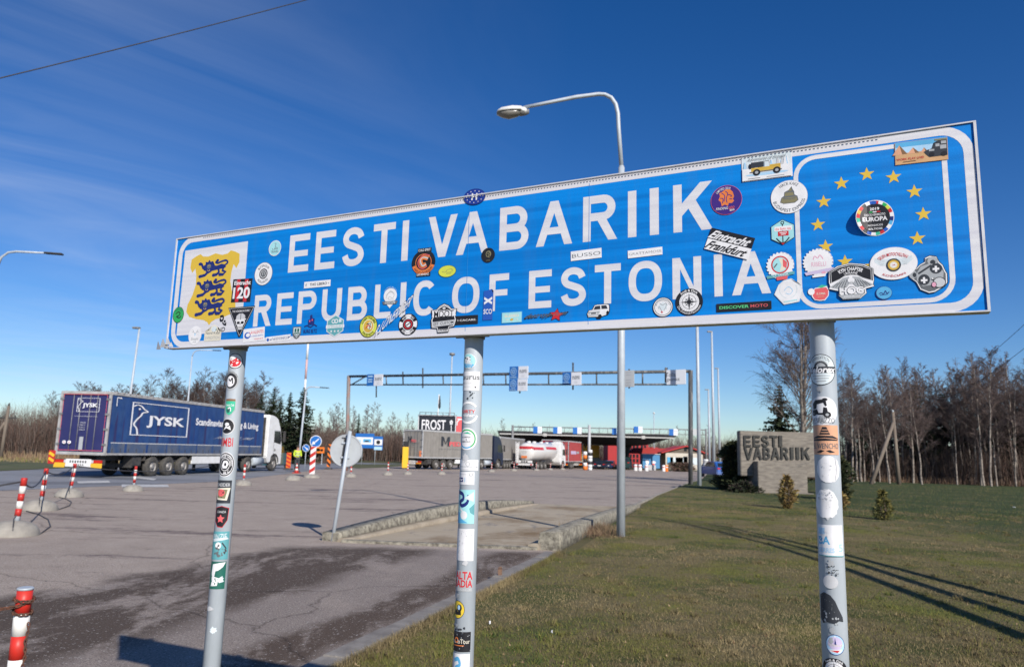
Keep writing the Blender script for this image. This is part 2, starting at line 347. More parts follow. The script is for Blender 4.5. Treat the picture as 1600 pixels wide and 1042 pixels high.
# the two rows of lettering, drawn stroke by stroke
def letter(a,ch,u0,u1,v0,v1,t):
    W,H=u1-u0,v1-v0; P=lambda q:[(u0+x,v0+y) for x,y in q]
    rc=lambda x0,y0,x1,y1:a.poly(P([(x0,y0),(x1,y0),(x1,y1),(x0,y1)]),'sheet')
    def bar(xa,ya,xb,yb):        # slanted bar with level ends, xa/xb = left edge
        k=t*math.hypot(xb-xa,yb-ya)/abs(yb-ya); a.poly(P([(xa,ya),(xa+k,ya),(xb+k,yb),(xb,yb)]),'sheet'); return k
    def bowl(y0,y1,x1,xs):
        r=(y1-y0-t)/2; cx_=x1-t/2-r*.95; p=[(xs,y1-t/2),(cx_,y1-t/2)]+[(cx_+r*.95*math.sin(R(i*15)),(y0+y1)/2+r*math.cos(R(i*15))) for i in range(1,12)]+[(cx_,y0+t/2),(xs,y0+t/2)]
        a.line(P(p),t,'sheet')
    if ch in'EF':
        rc(0,0,t,H); rc(t,H-t,W,H); rc(t,H*.48-t*.4,W*.93,H*.48+t*.5)
        if ch=='E': rc(t,0,W,t)
    elif ch=='I': rc(0,0,W,H)
    elif ch=='L': rc(0,0,t,H); rc(t,0,W,t)
    elif ch=='T': rc(0,H-t,W,H); rc((W-t)/2,0,(W+t)/2,H-t)
    elif ch=='V':
        k=t*1.07; bar(W/2-k*.52,0,0,H); bar(W/2-k*.48,0,W-k,H)
    elif ch=='A':
        k=t*1.07; bar(0,0,W/2-k*.52,H); bar(W-k,0,W/2-k*.48,H); rc(W*.25,H*.25,W*.75,H*.25+t*.9)
    elif ch=='N':
        rc(0,0,t,H); rc(W-t,0,W,H); k=t*1.25; a.poly(P([(t*.98,H),(t*.98,H-k*1.2),(W-t*.98,0),(W-t*.98,k*1.2)]),'sheet'); a.poly(P([(0.3*t,H),(t,H),(t,H-k*1.25)]),'sheet')
    elif ch=='K':
        rc(0,0,t,H); a.poly(P([(t,H*.33),(t,H*.33+t*1.5),(W-t*1.35,H),(W,H)]),'sheet'); a.poly(P([(W*.33,H*.56),(W*.33+t*.85,H*.56+t*.95),(W,0),(W-t*1.25,0)]),'sheet')
    elif ch=='U':
        r=(W-t)/2; p=[(t/2,H),(t/2,r+t/2)]+[(W/2-r*math.cos(R(i*15)),r*1.0+t/2-r*math.sin(R(i*15))) for i in range(1,12)]+[(W-t/2,r+t/2),(W-t/2,H)]; a.line(P(p),t,'sheet')
    elif ch in'OC':
        rx,ry=(W-t)/2,(H-t)/2; A0,A1=(0,360) if ch=='O' else (42,318); n=40; p=[]
        for i in range(n+(ch=='C')):
            an=R(A0+(A1-A0)*i/n); c,s=math.cos(an),math.sin(an); e=2/2.35
            p.append((W/2+rx*abs(c)**e*(1 if c>0 else -1),H/2+ry*abs(s)**e*(1 if s>0 else -1)))
        a.line(P(p),t,'sheet',ch=='O')
    elif ch=='S':
        q=[(.97,.77),(.83,.93),(.5,1.0),(.17,.94),(.02,.77),(.14,.605),(.5,.51),(.86,.405),(.99,.22),(.84,.06),(.5,0),(.16,.06),(.01,.24)]
        a.line(P([(t/2+x*(W-t),t/2+y*(H-t)) for x,y in catmull(q,4)]),t,'sheet')
    elif ch=='P': rc(0,0,t,H); bowl(H*.42,H,W,t)
    elif ch=='R':
        rc(0,0,t,H); bowl(H*.44,H,W*.95,t); k=t*1.12; a.poly(P([(W-k,0),(W,0),(W*.48+k*.6,H*.44+t*.55),(W*.48-k*.45,H*.44+t*.55)]),'sheet')
    elif ch=='B': rc(0,0,t,H); bowl(H*.5-t*.45,H,W*.95,t); bowl(0,H*.5+t*.5,W,t)
row1=[('E',.580,.672),('E',.700,.787),('S',.818,.911),('T',.947,1.036),('I',1.064,1.089),('V',1.165,1.274),('A',1.272,1.390),('B',1.426,1.525),('A',1.550,1.668),('R',1.701,1.806),('I',1.838,1.863),('I',1.902,1.928),('K',1.969,2.077)]
row2=[('R',.434,.518),('E',.540,.615),('P',.638,.720),('U',.745,.829),('B',.855,.937),('L',.966,1.032),('I',1.068,1.090),('C',1.119,1.205),('O',1.264,1.362),('F',1.396,1.463),('E',1.530,1.604),('S',1.633,1.713),('T',1.739,1.817),('O',1.840,1.936),('N',1.965,2.044),('I',2.078,2.100),('A',2.124,2.223)]
for row,v0,v1,t in((row1,2.266,2.404,.0242),(row2,2.077,2.193,.0212)):
    for ch,u0,u1 in row: a=Art(); letter(a,ch,u0,u1,v0,v1,t); link('letter',a.mesh('letter',onboard(0,0),base=.0003,step=1e-5),board)
# coat of arms: white panel, gold shield, three blue lions
a=Art(); a.poly([(.046,2.062),(.381,2.064),(.376,2.404),(.050,2.398)],'sheet'); link('emblem_panel',a.mesh('emblem_panel',onboard(0,0),base=.0004),board)
s0=B(332,450); kx=(B(370,450)[0]-B(294,450)[0])/2; ky=(B(332,398)[1]-B(332,506)[1])/2
a=Art(kx,ky)
half=[(0,1.0),(.28,.93),(.5,.95),(.62,1.03),(.8,.98),(.98,.9),(1.0,.66),(.9,.50),(.78,.62),(.72,.42),(.70,.15),(.80,-.15),(.97,-.42),(1.0,-.62),(.85,-.78),(.55,-.86),(.25,-.90),(.08,-.97),(0,-1.06)]
a.poly(half+[(-x,y) for x,y in half[-2:0:-1]],'goldsheet')
for cy_ in(.58,.02,-.52):
    s=.25
    def q(p): return [(x*.56-.02,cy_+y*s) for x,y in p]
    a.poly(q([(-.45,.25),(-.2,.42),(.2,.22),(.55,.38),(.82,.25),(.9,-.05),(.72,-.2),(.3,-.25),(-.1,-.35),(-.35,-.6),(-.6,-.3)]),'navy')      # trunk
    a.star(-.02-.36*.56,cy_+.20*s,.24,'navy',k=.72,n=9,ry=.20)                                              # mane
    a.ell(-.02-.36*.56,cy_+.22*s,.09,.07,'dgrey')
    for cxx in(-.42,-.30): a.ell(-.02+cxx*.56,cy_+.34*s,.018,.012,'goldsheet',8)
    a.line(q([(-.46,-.2),(-.36,-.33),(-.26,-.2)]),.022,'goldsheet')
    for leg in([(-.5,0),(-.78,.12),(-.9,.55),(-1.02,.62)],[(-.35,-.35),(-.6,-.75),(-.95,-.85)],[(.35,-.15),(.42,-.55),(.25,-.82),(.05,-.85)],[(.75,0),(.66,-.42),(.9,-.62),(.72,-.88),(.52,-.86)]):
        a.line(q(leg),.085,'navy'); a.ell(*q([leg[-1]])[0],.075,.05,'navy',8)
    a.curve(q([(.82,.2),(1.0,.45),(.85,.72),(.5,.62),(.3,.5),(.12,.62),(.25,.82)]),.055,'navy'); a.ell(*q([(.25,.8)])[0],.06,.045,'navy',8)
link('coat_of_arms',a.mesh('coat_of_arms',onboard(*s0),base=.0006,step=4e-5),board)
# ------------------------------------------------------------------ stickers on the board
_si=[0]
def sticker(x,y,w,h,fn,label,rot=0.0,lift=0.0):
    u,v=B(x,y); sx=(B(x+w/2,y)[0]-B(x-w/2,y)[0])/2; sy=(B(x,y-h/2)[1]-B(x,y+h/2)[1])/2
    a=Art(sx,sy,R(rot)); fn(a); _si[0]+=1
    # a wavy edge here and there: glued by hand, slightly off the sheet
    return link('sticker',a.mesh('sticker',onboard(u,v),base=.0011+.00002*_si[0]+lift),board,label=label)
def disc(a,m,n=36): return a.ell(0,0,1,1,m,n)
def scrawl(a,x0,x1,y,h,m,n=7,seed=1):      # lines of small print too fine to read
    rd=random.Random(seed); x=x0
    while x<x1:
        w=rd.uniform(.4,1.0)*(x1-x0)/n; a.rect(x,y-h/2,min(x+w*.8,x1),y+h/2*rd.uniform(.5,1),m); x+=w
def f1(a): disc(a,'black'); a.ell(0,0,.93,.93,'green'); a.curve([(-.5,.1),(-.1,.35),(.3,.2),(.1,-.1),(-.3,-.2),(.2,-.4),(.5,-.15)],.13,'black'); a.arc('TRAVELLERS',0,0,.62,.85,90,120,'dgreen')
sticker(279,492,17,25,f1,'round green sticker with a black squiggle')
def f2(a): disc(a,'white'); a.line([(-.4,.6),(-.15,.25),(0,.2),(.15,.25),(.4,.6)],.06,'grey'); a.line([(-.25,.4),(-.5,.35)],.05,'grey'); a.line([(.25,.4),(.5,.35)],.05,'grey'); a.poly([(-.13,.2),(.13,.2),(0,-.15)],'lblue'); a.text('Escape',0,-.4,1.1,.4,'grey',shear=.3); a.text('TRAVEL',0,-.72,.6,.12,'grey')
sticker(305,524,20,29,f2,'white oval sticker with a deer head in fine lines')
def f3(a): a.poly([(-1,-1),(1,-1),(1,.25),(.55,.3),(.45,.75),(.1,1),(-.25,.8),(-.4,.3),(-1,.2)],'cream'); a.ell(.1,.45,.32,.35,'pale',16); a.poly([(.3,.25),(.42,.25),(.36,.62)],'dgreen'); a.text('Nord Kapp',0,-.05,1.7,.42,'dgrey'); a.text('EXPEDITION',0,-.62,1.7,.35,'grey')
sticker(333,520,26,25,f3,'cream house shaped sticker with a tiny pine tree')
def f4(a): a.curve([(-.5,.9),(.1,.95),(.15,.5),(-.3,.4),(-.45,.7)],.28,'black'); a.ell(.55,.3,.2,.16,'black',10); a.curve([(.1,.2),(.5,-.1),(.9,.1)],.2,'black'); a.text('ND',0,-.7,1.5,.55,'black',.03,.3); a.ell(.75,-.15,.2,.12,'black',9)
sticker(347,506,15,25,f4,'bare black print of scribbled figures')
def f5(a):
    a.poly([(-1.02,1),(1.02,1),(.06,-1),(-.06,-1)],'black'); a.line([(-.93,.93),(.93,.93),(0,-.9)],.05,'silver',True)
    a.text('THE NORDMANN FAMILY',0,.72,1.35,.14,'white')
    a.ell(0,.0,.34,.3,'white',20); a.poly([(-.24,-.15),(.24,-.15),(.15,-.5),(-.15,-.5)],'white'); a.poly([(-.36,.12),(.36,.12),(.32,.42),(.12,.56),(-.12,.56),(-.32,.42)],'silver'); a.line([(-.42,.12),(.42,.16)],.07,'white'); a.line([(0,.14),(0,.56)],.05,'dgrey')
    for s in(-1,1): a.ell(.15*s,-.05,.12,.09,'black',12)
    a.poly([(-.05,-.18),(.05,-.18),(0,-.08)],'black')
    for i in range(5): a.line([(-.14+.07*i,-.28),(-.14+.07*i,-.46)],.025,'black')
sticker(376,503,41,47,f5,'black triangular sticker with a skull in a hard hat')
def f6(a):
    a.rect(-1,-1,1,1,'black')
    for i in(-.42,.42): a.rect(i-.18,-.97,i+.18,.97,'red')
    a.text('Eintracht',0,.66,1.7,.36,'white',.03); a.text('120',0,-.2,1.75,1.0,'white',.035)
sticker(378,454,30,36,f6,'black and red striped sticker with a large white 120',-2)
def f7(a): a.rect(-1,-1,1,1,'white'); a.ell(-.6,0,.3,.5,'blue',16); a.ell(-.55,.05,.2,.3,'white',12); a.text('LAVALENTES',.25,.35,1.3,.45,'coral'); a.text('LA STRADA MOTO',.25,-.2,1.2,.2,'blue'); a.text('TOUR 2019',.45,-.68,.8,.2,'coral')
sticker(397,523,33,21,f7,'small white card with red lettering and a blue ball',3)
def f8(a): a.rect(-1,-1,1,1,'white'); a.ell(-.85,0,.1,.6,'blue',12); a.text('LAD AUTOTOURS.COM',.1,0,1.65,.9,'navy',.02,.2)
sticker(435,529,38,9,f8,'narrow white strip with slanted dark blue lettering',3)
def f9(a): disc(a,'white'); a.ell(0,0,.92,.92,'aqua'); a.line([(-.1,.6),(.15,.6),(0,.2),(.2,.15)],.08,'dgrey'); a.text('LIFE',.05,-.08,.9,.25,'dgrey'); a.text('TRAVEL',0,-.45,1.2,.28,'dgrey')
sticker(430,388,19,24,f9,'small pale turquoise round sticker')
def f10(a): disc(a,'dgrey'); a.ell(0,0,.96,.96,'white'); a.ring(0,0,.45,.45,.1,'black'); a.ell(0,0,.3,.3,'dgrey',18); a.line([(-.1,-.1),(-.1,.15),(.1,.15),(.1,-.1)],.06,'silver'); a.arc('BLITZRADLER',0,0,.6,.8,90,110,'dgrey'); a.arc('KOLLEKTIV',0,0,.6,.8,-90,100,'dgrey',low=True)
sticker(412,428,28,36,f10,'white round sticker with a dark ring in its centre')
def f11(a): a.rect(-1,-1,1,1,'white'); a.line([(-.85,-.4),(-.85,.4),(-.65,.4)],.06,'dgrey'); a.text('THO LIBERO',.08,0,1.3,.85,'black',.02); a.ell(.85,0,.05,.25,'grey',8)
sticker(496,444,41,10,f11,'narrow white strip glued between the two rows')
def f12(a): a.poly([(-1,1),(1,1),(1,-.2),(.6,-.75),(0,-1),(-.6,-.75),(-1,-.2)],'dgrey'); a.poly([(-.8,.85),(.8,.85),(.8,-.1),(0,-.8),(-.8,-.1)],'pale'); a.rect(-.55,.1,-.1,.7,'dgreen'); a.rect(.1,.1,.55,.7,'dgreen'); a.rect(-.7,-.2,.7,0,'dgreen'); a.line([(-.4,-.35),(0,-.55),(.4,-.35)],.14,'dgrey')
sticker(464,520,13,19,f12,'little shield sticker in dark green and pale grey')
def f13(a): a.poly([(-.4,-.1),(-.4,.45),(-.15,.5),(-.15,.9),(.1,1),(.2,.6),(.5,.55),(.45,-.1)],'navy'); a.rect(-.25,.2,-.1,.4,'coral'); a.rect(.1,.3,.25,.5,'coral'); a.line([(-.9,-.25),(-.5,-.15),(0,-.35),(.5,-.1),(.9,-.3)],.12,'navy'); a.text('BURG ELTZ',0,-.78,1.9,.36,'navy')
sticker(486,506,22,29,f13,'dark blue castle silhouette printed without a background')
def f14(a):
    h6=[(math.cos(R(90+60*i)),math.sin(R(90+60*i))) for i in range(6)]
    a.poly([(x*1.12,y) for x,y in h6],'pale'); a.poly([(x*1.02,y*.92) for x,y in h6],'teal'); a.ring(-.22,.42,.22,.2,.08,'white'); a.ring(.1,.42,.22,.2,.08,'white'); a.rect(.4,.3,.7,.6,'pale'); a.rect(-1.05,-.2,1.05,.08,'white'); a.text('UNTERWEGSBUS',0,-.06,1.8,.18,'teal'); 
    for i in(-.4,0,.4): a.star(i,-.5,.14,'white')
sticker(524,509,27,34,f14,'muted teal hexagonal sticker with a white band')
def f15(a):
    a.rect(-.5,.7,.62,1.0,'black'); a.rect(-.55,-1.0,.6,-.7,'black'); a.ell(0,0,.97,.88,'black'); a.ring(0,0,.95,.86,.27,'orange',198,342); a.ring(0,0,.66,.6,.05,'orange')
    for i in range(4): a.curve([(.5-.06*i,.45-.1*i),(.0,.52-.09*i),(-.42+.09*i,.15),(-.35+.1*i,-.3+.07*i),(0,-.45+.1*i),(.3-.04*i,-.3+.08*i)],.06+.02*i,('coral','orange','silver','orange')[i])
    a.arc('HARLEY-DAVIDSON',0,0,.72,.9,-90,118,'black',.03,True,.92); a.text('COLD SPIRIT',.05,.86,1.0,.17,'white'); a.text('SAN MARINO',0,-.86,1.0,.16,'white')
sticker(662,410,38,44,f15,'black round sticker with an orange and silver wave')
def f16(a): disc(a,'dgreen'); a.ell(0,0,.94,.92,'lime'); a.curve([(-.6,.0),(-.2,-.15),(0,.2),(.5,.3),(.55,-.1)],.06,'olive'); a.line([(-.1,-.2),(.5,-.22)],.07,'olive'); a.line([(-.1,-.4),(.45,-.42)],.05,'olive')
sticker(699,424,28,19,f16,'yellow oval sticker with faint green lines')
def f17(a): disc(a,'black'); a.ring(.05,.15,.4,.45,.1,'olive',-60,250); a.curve([(-.3,.4),(.1,.5),(.3,.1),(0,-.1),(.2,-.35)],.1,'olive'); a.ell(0,.2,.1,.1,'olive',10); a.text('COFFEE',0,-.7,.6,.14,'olive')
sticker(763,399,21,23,f17,'black round sticker with a faint olive face')
def f18(a):
    disc(a,'navy'); a.ell(0,0,.95,.93,M('vinyl deep blue',(.015,.04,.26),.4))
    for i in range(12): a.star(.74*math.cos(R(30*i)),.72*math.sin(R(30*i)),.07,'white',ry=.09)
    a.line([(-.2,-.42),(-.2,.42)],.13,'white'); a.line([(.2,-.42),(.2,.42)],.13,'white'); a.line([(-.14,0),(.14,0)],.15,'white')
sticker(742,308,34,25,f18,'blue oval sticker with a white H inside a ring of stars',-4,.001)
def f19(a): a.poly([(-.75,-.3),(.75,-.3),(0,-1)],'white'); a.ell(0,.25,.85,.75,'white'); a.curve([(-.55,-.0),(-.3,.5),(.2,.6),(.5,.3),(.3,.0),(-.1,.15),(-.2,-.1),(.5,-.15)],.1,'silver'); a.curve([(-.5,.3),(0,.7),(.4,.5)],.06,'grey'); a.poly([(-1,-.3),(1,-.3),(.85,-.62),(-.85,-.62)],'dgrey'); a.text('WESCAPE',0,-.46,1.4,.2,'white'); a.arc('WOMO BLOG',0,.2,.84,.98,90,120,'lblue')
sticker(610,466,24,31,f19,'white pin shaped sticker with a dark banner')
def f20(a): disc(a,'black'); a.ell(0,0,.93,.93,'lime'); a.ell(0,0,.6,.6,'white'); a.ell(0,0,.56,.56,'gold'); a.ell(.15,.05,.25,.35,'cream',14); a.curve([(-.3,-.2),(0,.1),(.3,-.1)],.1,'red'); a.line([(-.2,.2),(.15,.25)],.08,'black'); a.line([(.1,-.3),(.3,.4)],.07,'dgreen'); a.arc('COSY TOURS',0,0,.64,.86,90,140,'black',.03); a.arc('FRIENDS',0,0,.64,.86,-90,100,'black',.03,True)
sticker(576,510,28,35,f20,'yellow round sticker with a black rim')
def f22(a): disc(a,'black'); a.ell(0,0,.93,.93,'white'); a.ring(0,0,.93,.93,.34,'black',20,70); a.ring(0,0,.93,.93,.34,'black',110,160); a.ring(0,0,.93,.93,.34,'black',200,250); a.ring(0,0,.93,.93,.34,'black',290,340); a.ell(0,0,.55,.52,'black'); a.ring(0,0,.44,.42,.1,'red'); a.ell(0,0,.25,.25,'white',14); a.line([(-.2,-.1),(.2,.12)],.1,'black'); a.arc('MOPED GANG',0,0,.66,.86,90,100,'white',.03); a.arc('SUPER BIKE',0,0,.66,.86,-90,100,'white',.03,True)
sticker(638,507,30,34,f22,'black and white round sticker with a red ring in the middle')
def f21(a):
    for d in(.0,): a.text('R LONERIDER',0,0,2.0,1.6,'black',.075,.35)
    a.text('R LONERIDER',0,0,1.96,1.4,'white',.03,.35)
sticker(616,494,68,15,f21,'white slanted lettering with a black outline',36,.0022)
def f23(a):
    out=[(0,1),(.35,.85),(.6,.62),(1.0,.58),(.9,.1),(1,-.2),(.85,-.62),(.45,-.68),(.4,-.98),(-.45,-1),(-.5,-.7),(-.95,-.65),(-1,-.1),(-.9,.1),(-1,.58),(-.6,.62),(-.35,.85)]
    a.poly(out,'black'); a.poly([(x*.93,y*.94) for x,y in out],'white'); a.poly([(x*.86,y*.88) for x,y in out],'black'); a.line([(-.5,.58),(0,.85),(.5,.58)],.05,'silver'); a.ell(0,.66,.12,.1,'silver',12)
    a.poly([(-.9,.1),(-.85,.5),(.85,.5),(.9,.1)],'white'); a.text('MDOT',0,.3,1.6,.5,'white',.07); a.text('MDOT',0,.28,1.5,.46,'black',.04); a.poly([(-.9,-.25),(.9,-.15),(.86,-.48),(-.86,-.58)],'silver'); a.text('EST  CUSTOM',0,-.36,1.5,.2,'black',.02,0,3); a.text('MOTORCYCLES',0,-.82,.7,.14,'white')
sticker(694,497,41,46,f23,'black and white badge shaped sticker with a pointed top',0,.0012)
def f24(a): a.rect(-1,-1,1,1,'black'); a.text('I CACARE.',.05,-.02,1.6,.42,'white')
sticker(729,500,36,14,f24,'black strip with small white capitals')
def f25(a): a.poly([(-1,-1),(1,-1),(1,.86),(.7,1),(-.6,.9),(-1,.9)],'blue'); a.poly([(.55,.98),(1,.9),(.9,.72)],'black'); a.line([(-.85,.08),(.8,.42)],.16,'white'); a.line([(-.85,.42),(.8,.08)],.16,'white'); a.text('SCO',0,-.45,1.75,.33,'white',.02)
sticker(763,476,15,48,f25,'tall blue sticker with a white saltire',-1)
def f26(a): a.rect(-1,-1,1,1,'sky'); a.rect(-.94,-.9,.94,.9,'aqua'); a.text('BLESSED',0,.3,1.4,.5,'cream',.03); a.star(0,-.4,.18,'gold',.6,90,8,.3); a.text('20',-.45,-.4,.3,.3,'cream'); a.text('19',.45,-.4,.3,.3,'cream')
sticker(800,496,32,17,f26,'light blue sticker with cream lettering')
def f27(a): a.text('destroyp.com',0,0,2.0,1.3,'black',.08,.3); a.star(.5,-.1,.36,'black',.5,80,5,1.3); a.star(.5,-.1,.31,'red',.5,80,5,1.15); a.text('destroyp.com',0,.05,1.9,.9,'dgrey',.01,.3)
sticker(853,493,66,17,f27,'black slanted lettering over a red star',2)
def f28(a): a.rect(-1,-1,1,1,'white'); a.text('BUSSO',0,0,1.85,.75,'dgrey',-.004); [a.rect(-.92+x,-.41,-.8+x,-.34,'dgrey') for x in(0,)]
sticker(916,398,48,15,f28,'white strip with five grey capitals',1.5)
def f29(a): a.rect(-1,-1,1,1,'white'); a.text('GRATTAMOSE',0,0,1.9,.62,'dgrey',-.006)
sticker(1008,395,54,12,f29,'thin white strip with narrow grey capitals',1.5)
def f30(a):
    a.poly([(-1,-.2),(-.85,.25),(-.55,.3),(-.35,.9),(-.1,1),(.8,1),(1,.8),(1,-.1),(.75,-.55),(.3,-.75),(.2,-1),(-.1,-1),(-.2,-.75),(-.9,-.72)],'black'); a.poly([(-.94,-.2),(-.8,.2),(-.5,.25),(-.3,.85),(-.08,.92),(.76,.92),(.93,.76),(.93,-.08),(.7,-.48),(.25,-.68),(-.85,-.65)],'white')
    a.poly([(-.42,.28),(-.26,.75),(.16,.8),(.2,.3)],'char'); a.poly([(.28,.32),(.26,.8),(.7,.8),(.82,.3)],'char'); a.poly([(-.8,.1),(.2,.2),(.15,-.2),(-.85,-.2)],'silver'); a.ell(-.78,-.12,.12,.16,'grey',12); a.ell(.0,-.15,.12,.16,'grey',12); a.rect(-.62,-.28,-.18,-.1,'char'); a.rect(-.9,-.52,.2,-.38,'grey'); a.ell(.16,-.68,.16,.3,'black',14); a.ell(.82,-.25,.12,.28,'black',12)
sticker(935,487,36,23,f30,'sticker cut to the shape of a small white saloon car')
def f31(a): disc(a,'black'); a.ell(0,0,.93,.93,'white'); a.ring(0,0,.84,.84,.06,'dgrey'); a.star(0,.05,.5,'pale',.7,90,9); a.curve([(-.3,.4),(0,.2),(.3,.4),(.3,0),(.1,-.3)],.07,'grey'); a.curve([(-.35,.1),(-.2,-.2),(-.1,-.4)],.07,'grey'); a.star(-.1,-.5,.15,'red'); a.arc('MOTOVIAGGIATORI',0,0,.62,.76,90,150,'grey')
sticker(1036,480,32,31,f31,'white round sticker with a thin black rim and a small red star')
def compass(a):
    disc(a,'black'); a.ell(0,0,.72,.72,'white'); a.ring(0,0,.52,.52,.03,'black'); a.ring(0,0,.3,.3,.03,'black')
    a.star(0,0,.42,'dgrey',.22,45,4); a.star(0,0,.66,'black',.16,90,4)
    for i in range(24): an=R(15*i); a.line([(.6*math.cos(an),.6*math.sin(an)),(.66*math.cos(an),.66*math.sin(an))],.02,'grey')
    a.arc('Andi & Dirk',0,0,.76,.94,90,95,'white',.02); a.arc('Die Zweirad-Nomaden',0,0,.76,.92,-90,140,'white',.01,True)
sticker(1077,472,43,42,compass,'black ringed white sticker with a compass rose')
def f33(a):
    disc(a,'coral'); a.ell(0,0,.98,.98,'violet'); 
    a.poly([(-.05,.72),(.25,.7),(.42,.5),(.5,.2),(.42,.0),(.5,-.1),(.35,-.25),(.15,-.22),(.1,-.42),(-.1,-.3),(-.3,-.4),(-.35,-.1),(-.5,.05),(-.4,.3),(-.45,.5),(-.25,.58)],'orange')
    for c in([(-.3,.5),(-.1,.3),(-.15,-.1)],[(-.05,.6),(.1,.42),(0,.1),(.05,-.2)],[(.1,.35),(.28,.3),(.36,.22)],[(.2,.05),(.38,.02)],[(-.38,.15),(-.2,.1),(-.25,-.2)]): a.curve(c,.05,'violet')
    a.poly([(.25,.22),(.38,.25),(.33,.17)],'violet'); a.arc('LIMITED 2019',0,0,.72,.88,105,70,'white',.02); a.text('FINDING',-.28,-.55,.75,.17,'white',.04,.2); a.text('LEO',.33,-.55,.35,.17,'coral',.02,.2); a.text('2019',.35,-.72,.3,.13,'white',.04)
sticker(1135,313,49,46,f33,'dark violet round sticker with an orange lion head')
def f34(a):
    a.rect(-1,-1,1,1,'white'); a.rect(-.98,-.1,.98,.96,'pale'); rd=random.Random(4)
    for i in range(26):
        x=rd.uniform(-.95,.95); h=rd.uniform(.3,.7); a.poly([(x-.07,.0),(x+.07,.0),(x+.02,h),(x-.02,h)],('lblue','white','silver')[i%3])
    a.rect(-.98,-.95,.98,.0,'white'); a.ell(0,-.55,.85,.12,'lblue',20)
    a.rect(-.62,-.32,.55,.0,'gold'); a.rect(-.62,-.1,.0,.0,'gold'); a.rect(-.62,.02,-.12,.42,'char'); a.poly([(-.08,.0),(.12,.0),(.06,.42),(-.08,.42)],'pale'); a.line([(-.62,.44),(.1,.44)],.05,'dgrey'); a.rect(.12,.0,.55,.12,'gold'); a.rect(-.68,-.38,.6,-.3,'dgrey'); a.rect(-.7,-.05,-.62,.35,'black')
    for x in(-.4,.4): a.ell(x,-.38,.15,.26,'black',18); a.ell(x,-.38,.07,.12,'grey',12)
    a.text('Adventures of Dougal',0,.68,1.5,.26,'dgrey',0,.2); a.line([(-.75,-.82),(-.25,-.82)],.04,'grey'); a.line([(0,-.82),(.7,-.82)],.03,'grey')
sticker(1198,261,79,39,f34,'white card with a yellow off road car in a snowy wood')
def f35(a):
    disc(a,'grey'); a.ell(0,0,.985,.985,'white'); a.poly([(-.5,-.3),(-.42,-.02),(-.28,.08),(-.25,.3),(0,.42),(.15,.62),(.2,.45),(.28,.3),(.3,.1),(.45,.0),(.5,-.25),(.3,-.4),(-.3,-.4)],'dgrey'); a.poly([(-.46,-.28),(-.38,-.05),(.38,-.03),(.46,-.24),(.28,-.36),(-.3,-.36)],'olive'); a.poly([(-.24,.05),(-.22,.26),(.22,.26),(.26,.06)],'olive'); a.poly([(-.05,.34),(.12,.54),(.16,.34)],'olive'); a.line([(-.3,-.1),(.1,-.14),(.34,-.1)],.04,'dgrey')
    a.arc('HACK KAKE',0,0,.72,.9,90,75,'dgrey',0); a.arc('BUDAPEST EXPRESS',0,0,.72,.9,-90,150,'dgrey',0,True)
sticker(1233,308,58,52,f35,'large white round sticker with a grey heap in the middle')
def f36(a):
    h6=[(math.cos(R(90+60*i))*1.15,math.sin(R(90+60*i))) for i in range(6)]
    a.poly(h6,'black'); a.poly([(x*.95,y*.95) for x,y in h6],'aqua'); a.ring(0,.72,.16,.14,.07,'black'); a.line([(0,.6),(0,-.8)],.09,'black'); a.curve([(-.55,-.45),(-.25,-.75),(0,-.85),(.25,-.75),(.55,-.45)],.1,'black'); a.rect(-.7,.1,.8,.46,'white'); a.text('the Baltic sea',.05,.26,1.3,.2,'coral'); a.rect(-.4,-.3,.5,.06,'red'); a.line([(-.25,-.05),(.35,-.05)],.06,'white'); a.line([(-.15,-.18),(.25,-.18)],.06,'white'); a.poly([(-.15,-.85),(.15,-.85),(0,-1)],'red')
sticker(1223,363,37,40,f36,'turquoise hexagonal sticker with an anchor')
def f37(a): a.rect(-1,-1,1,1,'white'); a.rect(-1,0,1,1,'black'); a.text('Eintracht',-.02,.46,1.75,.78,'white',.035,.35); a.text('Frankfurt',-.02,-.52,1.75,.78,'black',.035,.35)
sticker(1140,381,72,34,f37,'tilted sticker, black upper half and white lower half',-20,.0015)
def f38(a): a.rect(-1,-1,1,1,'black'); a.text('DISCOVER',-.35,0,1.08,.72,M('vinyl bright green',(.10,.55,.22),.4),.02); a.text('MOTO',.56,0,.62,.72,'coral',.02)
sticker(1162,479,86,13,f38,'long black strip with green and orange capitals')
def gear(a,m,n=22,r=1.0):
    p=[]
    for i in range(n*4): an=R(90*i/n); k=r if (i%4)<2 else r*.91; p.append((k*math.cos(an),k*math.sin(an)))
    return a.poly(p,m)
def f39(a): gear(a,'white'); a.ell(0,.05,.64,.66,'red'); a.ell(0,.05,.54,.56,'aqua'); a.poly([(-.1,.55),(.3,.5),(.5,.1),(.3,-.35),(-.05,-.45),(.1,0)],'cream'); a.poly([(.2,.5),(.5,.2),(.45,-.25),(.2,-.1)],'coral'); a.line([(-.45,-.15),(-.2,.15)],.09,'dgrey'); a.poly([(-1,-.72),(1,-.5),(1,-.72),(-.95,-.95)],'teal'); a.text('CY TANGA',0,-.7,1.1,.2,'white',.03,0,5); a.poly([(-.3,-.85),(.5,-.8),(.48,-1.05),(-.25,-1.1)],'coral')
sticker(1219,415,44,42,f39,'white cogwheel sticker with a red ringed map')
def f40(a): gear(a,'white',24); a.text('RIBELLI',.05,-.15,.95,.32,'pink',0); a.curve([(-.3,.2),(-.2,.45),(0,.3),(.15,.5),(.35,.2)],.06,'pink'); a.poly([(-.9,-.7),(1,-.45),(1,-.7),(-.8,-.92)],'lilac'); a.ell(.35,-.78,.15,.1,'pink',10); a.poly([(-.4,-.95),(.5,-.85),(.45,-1.05),(-.38,-1.1)],'white')
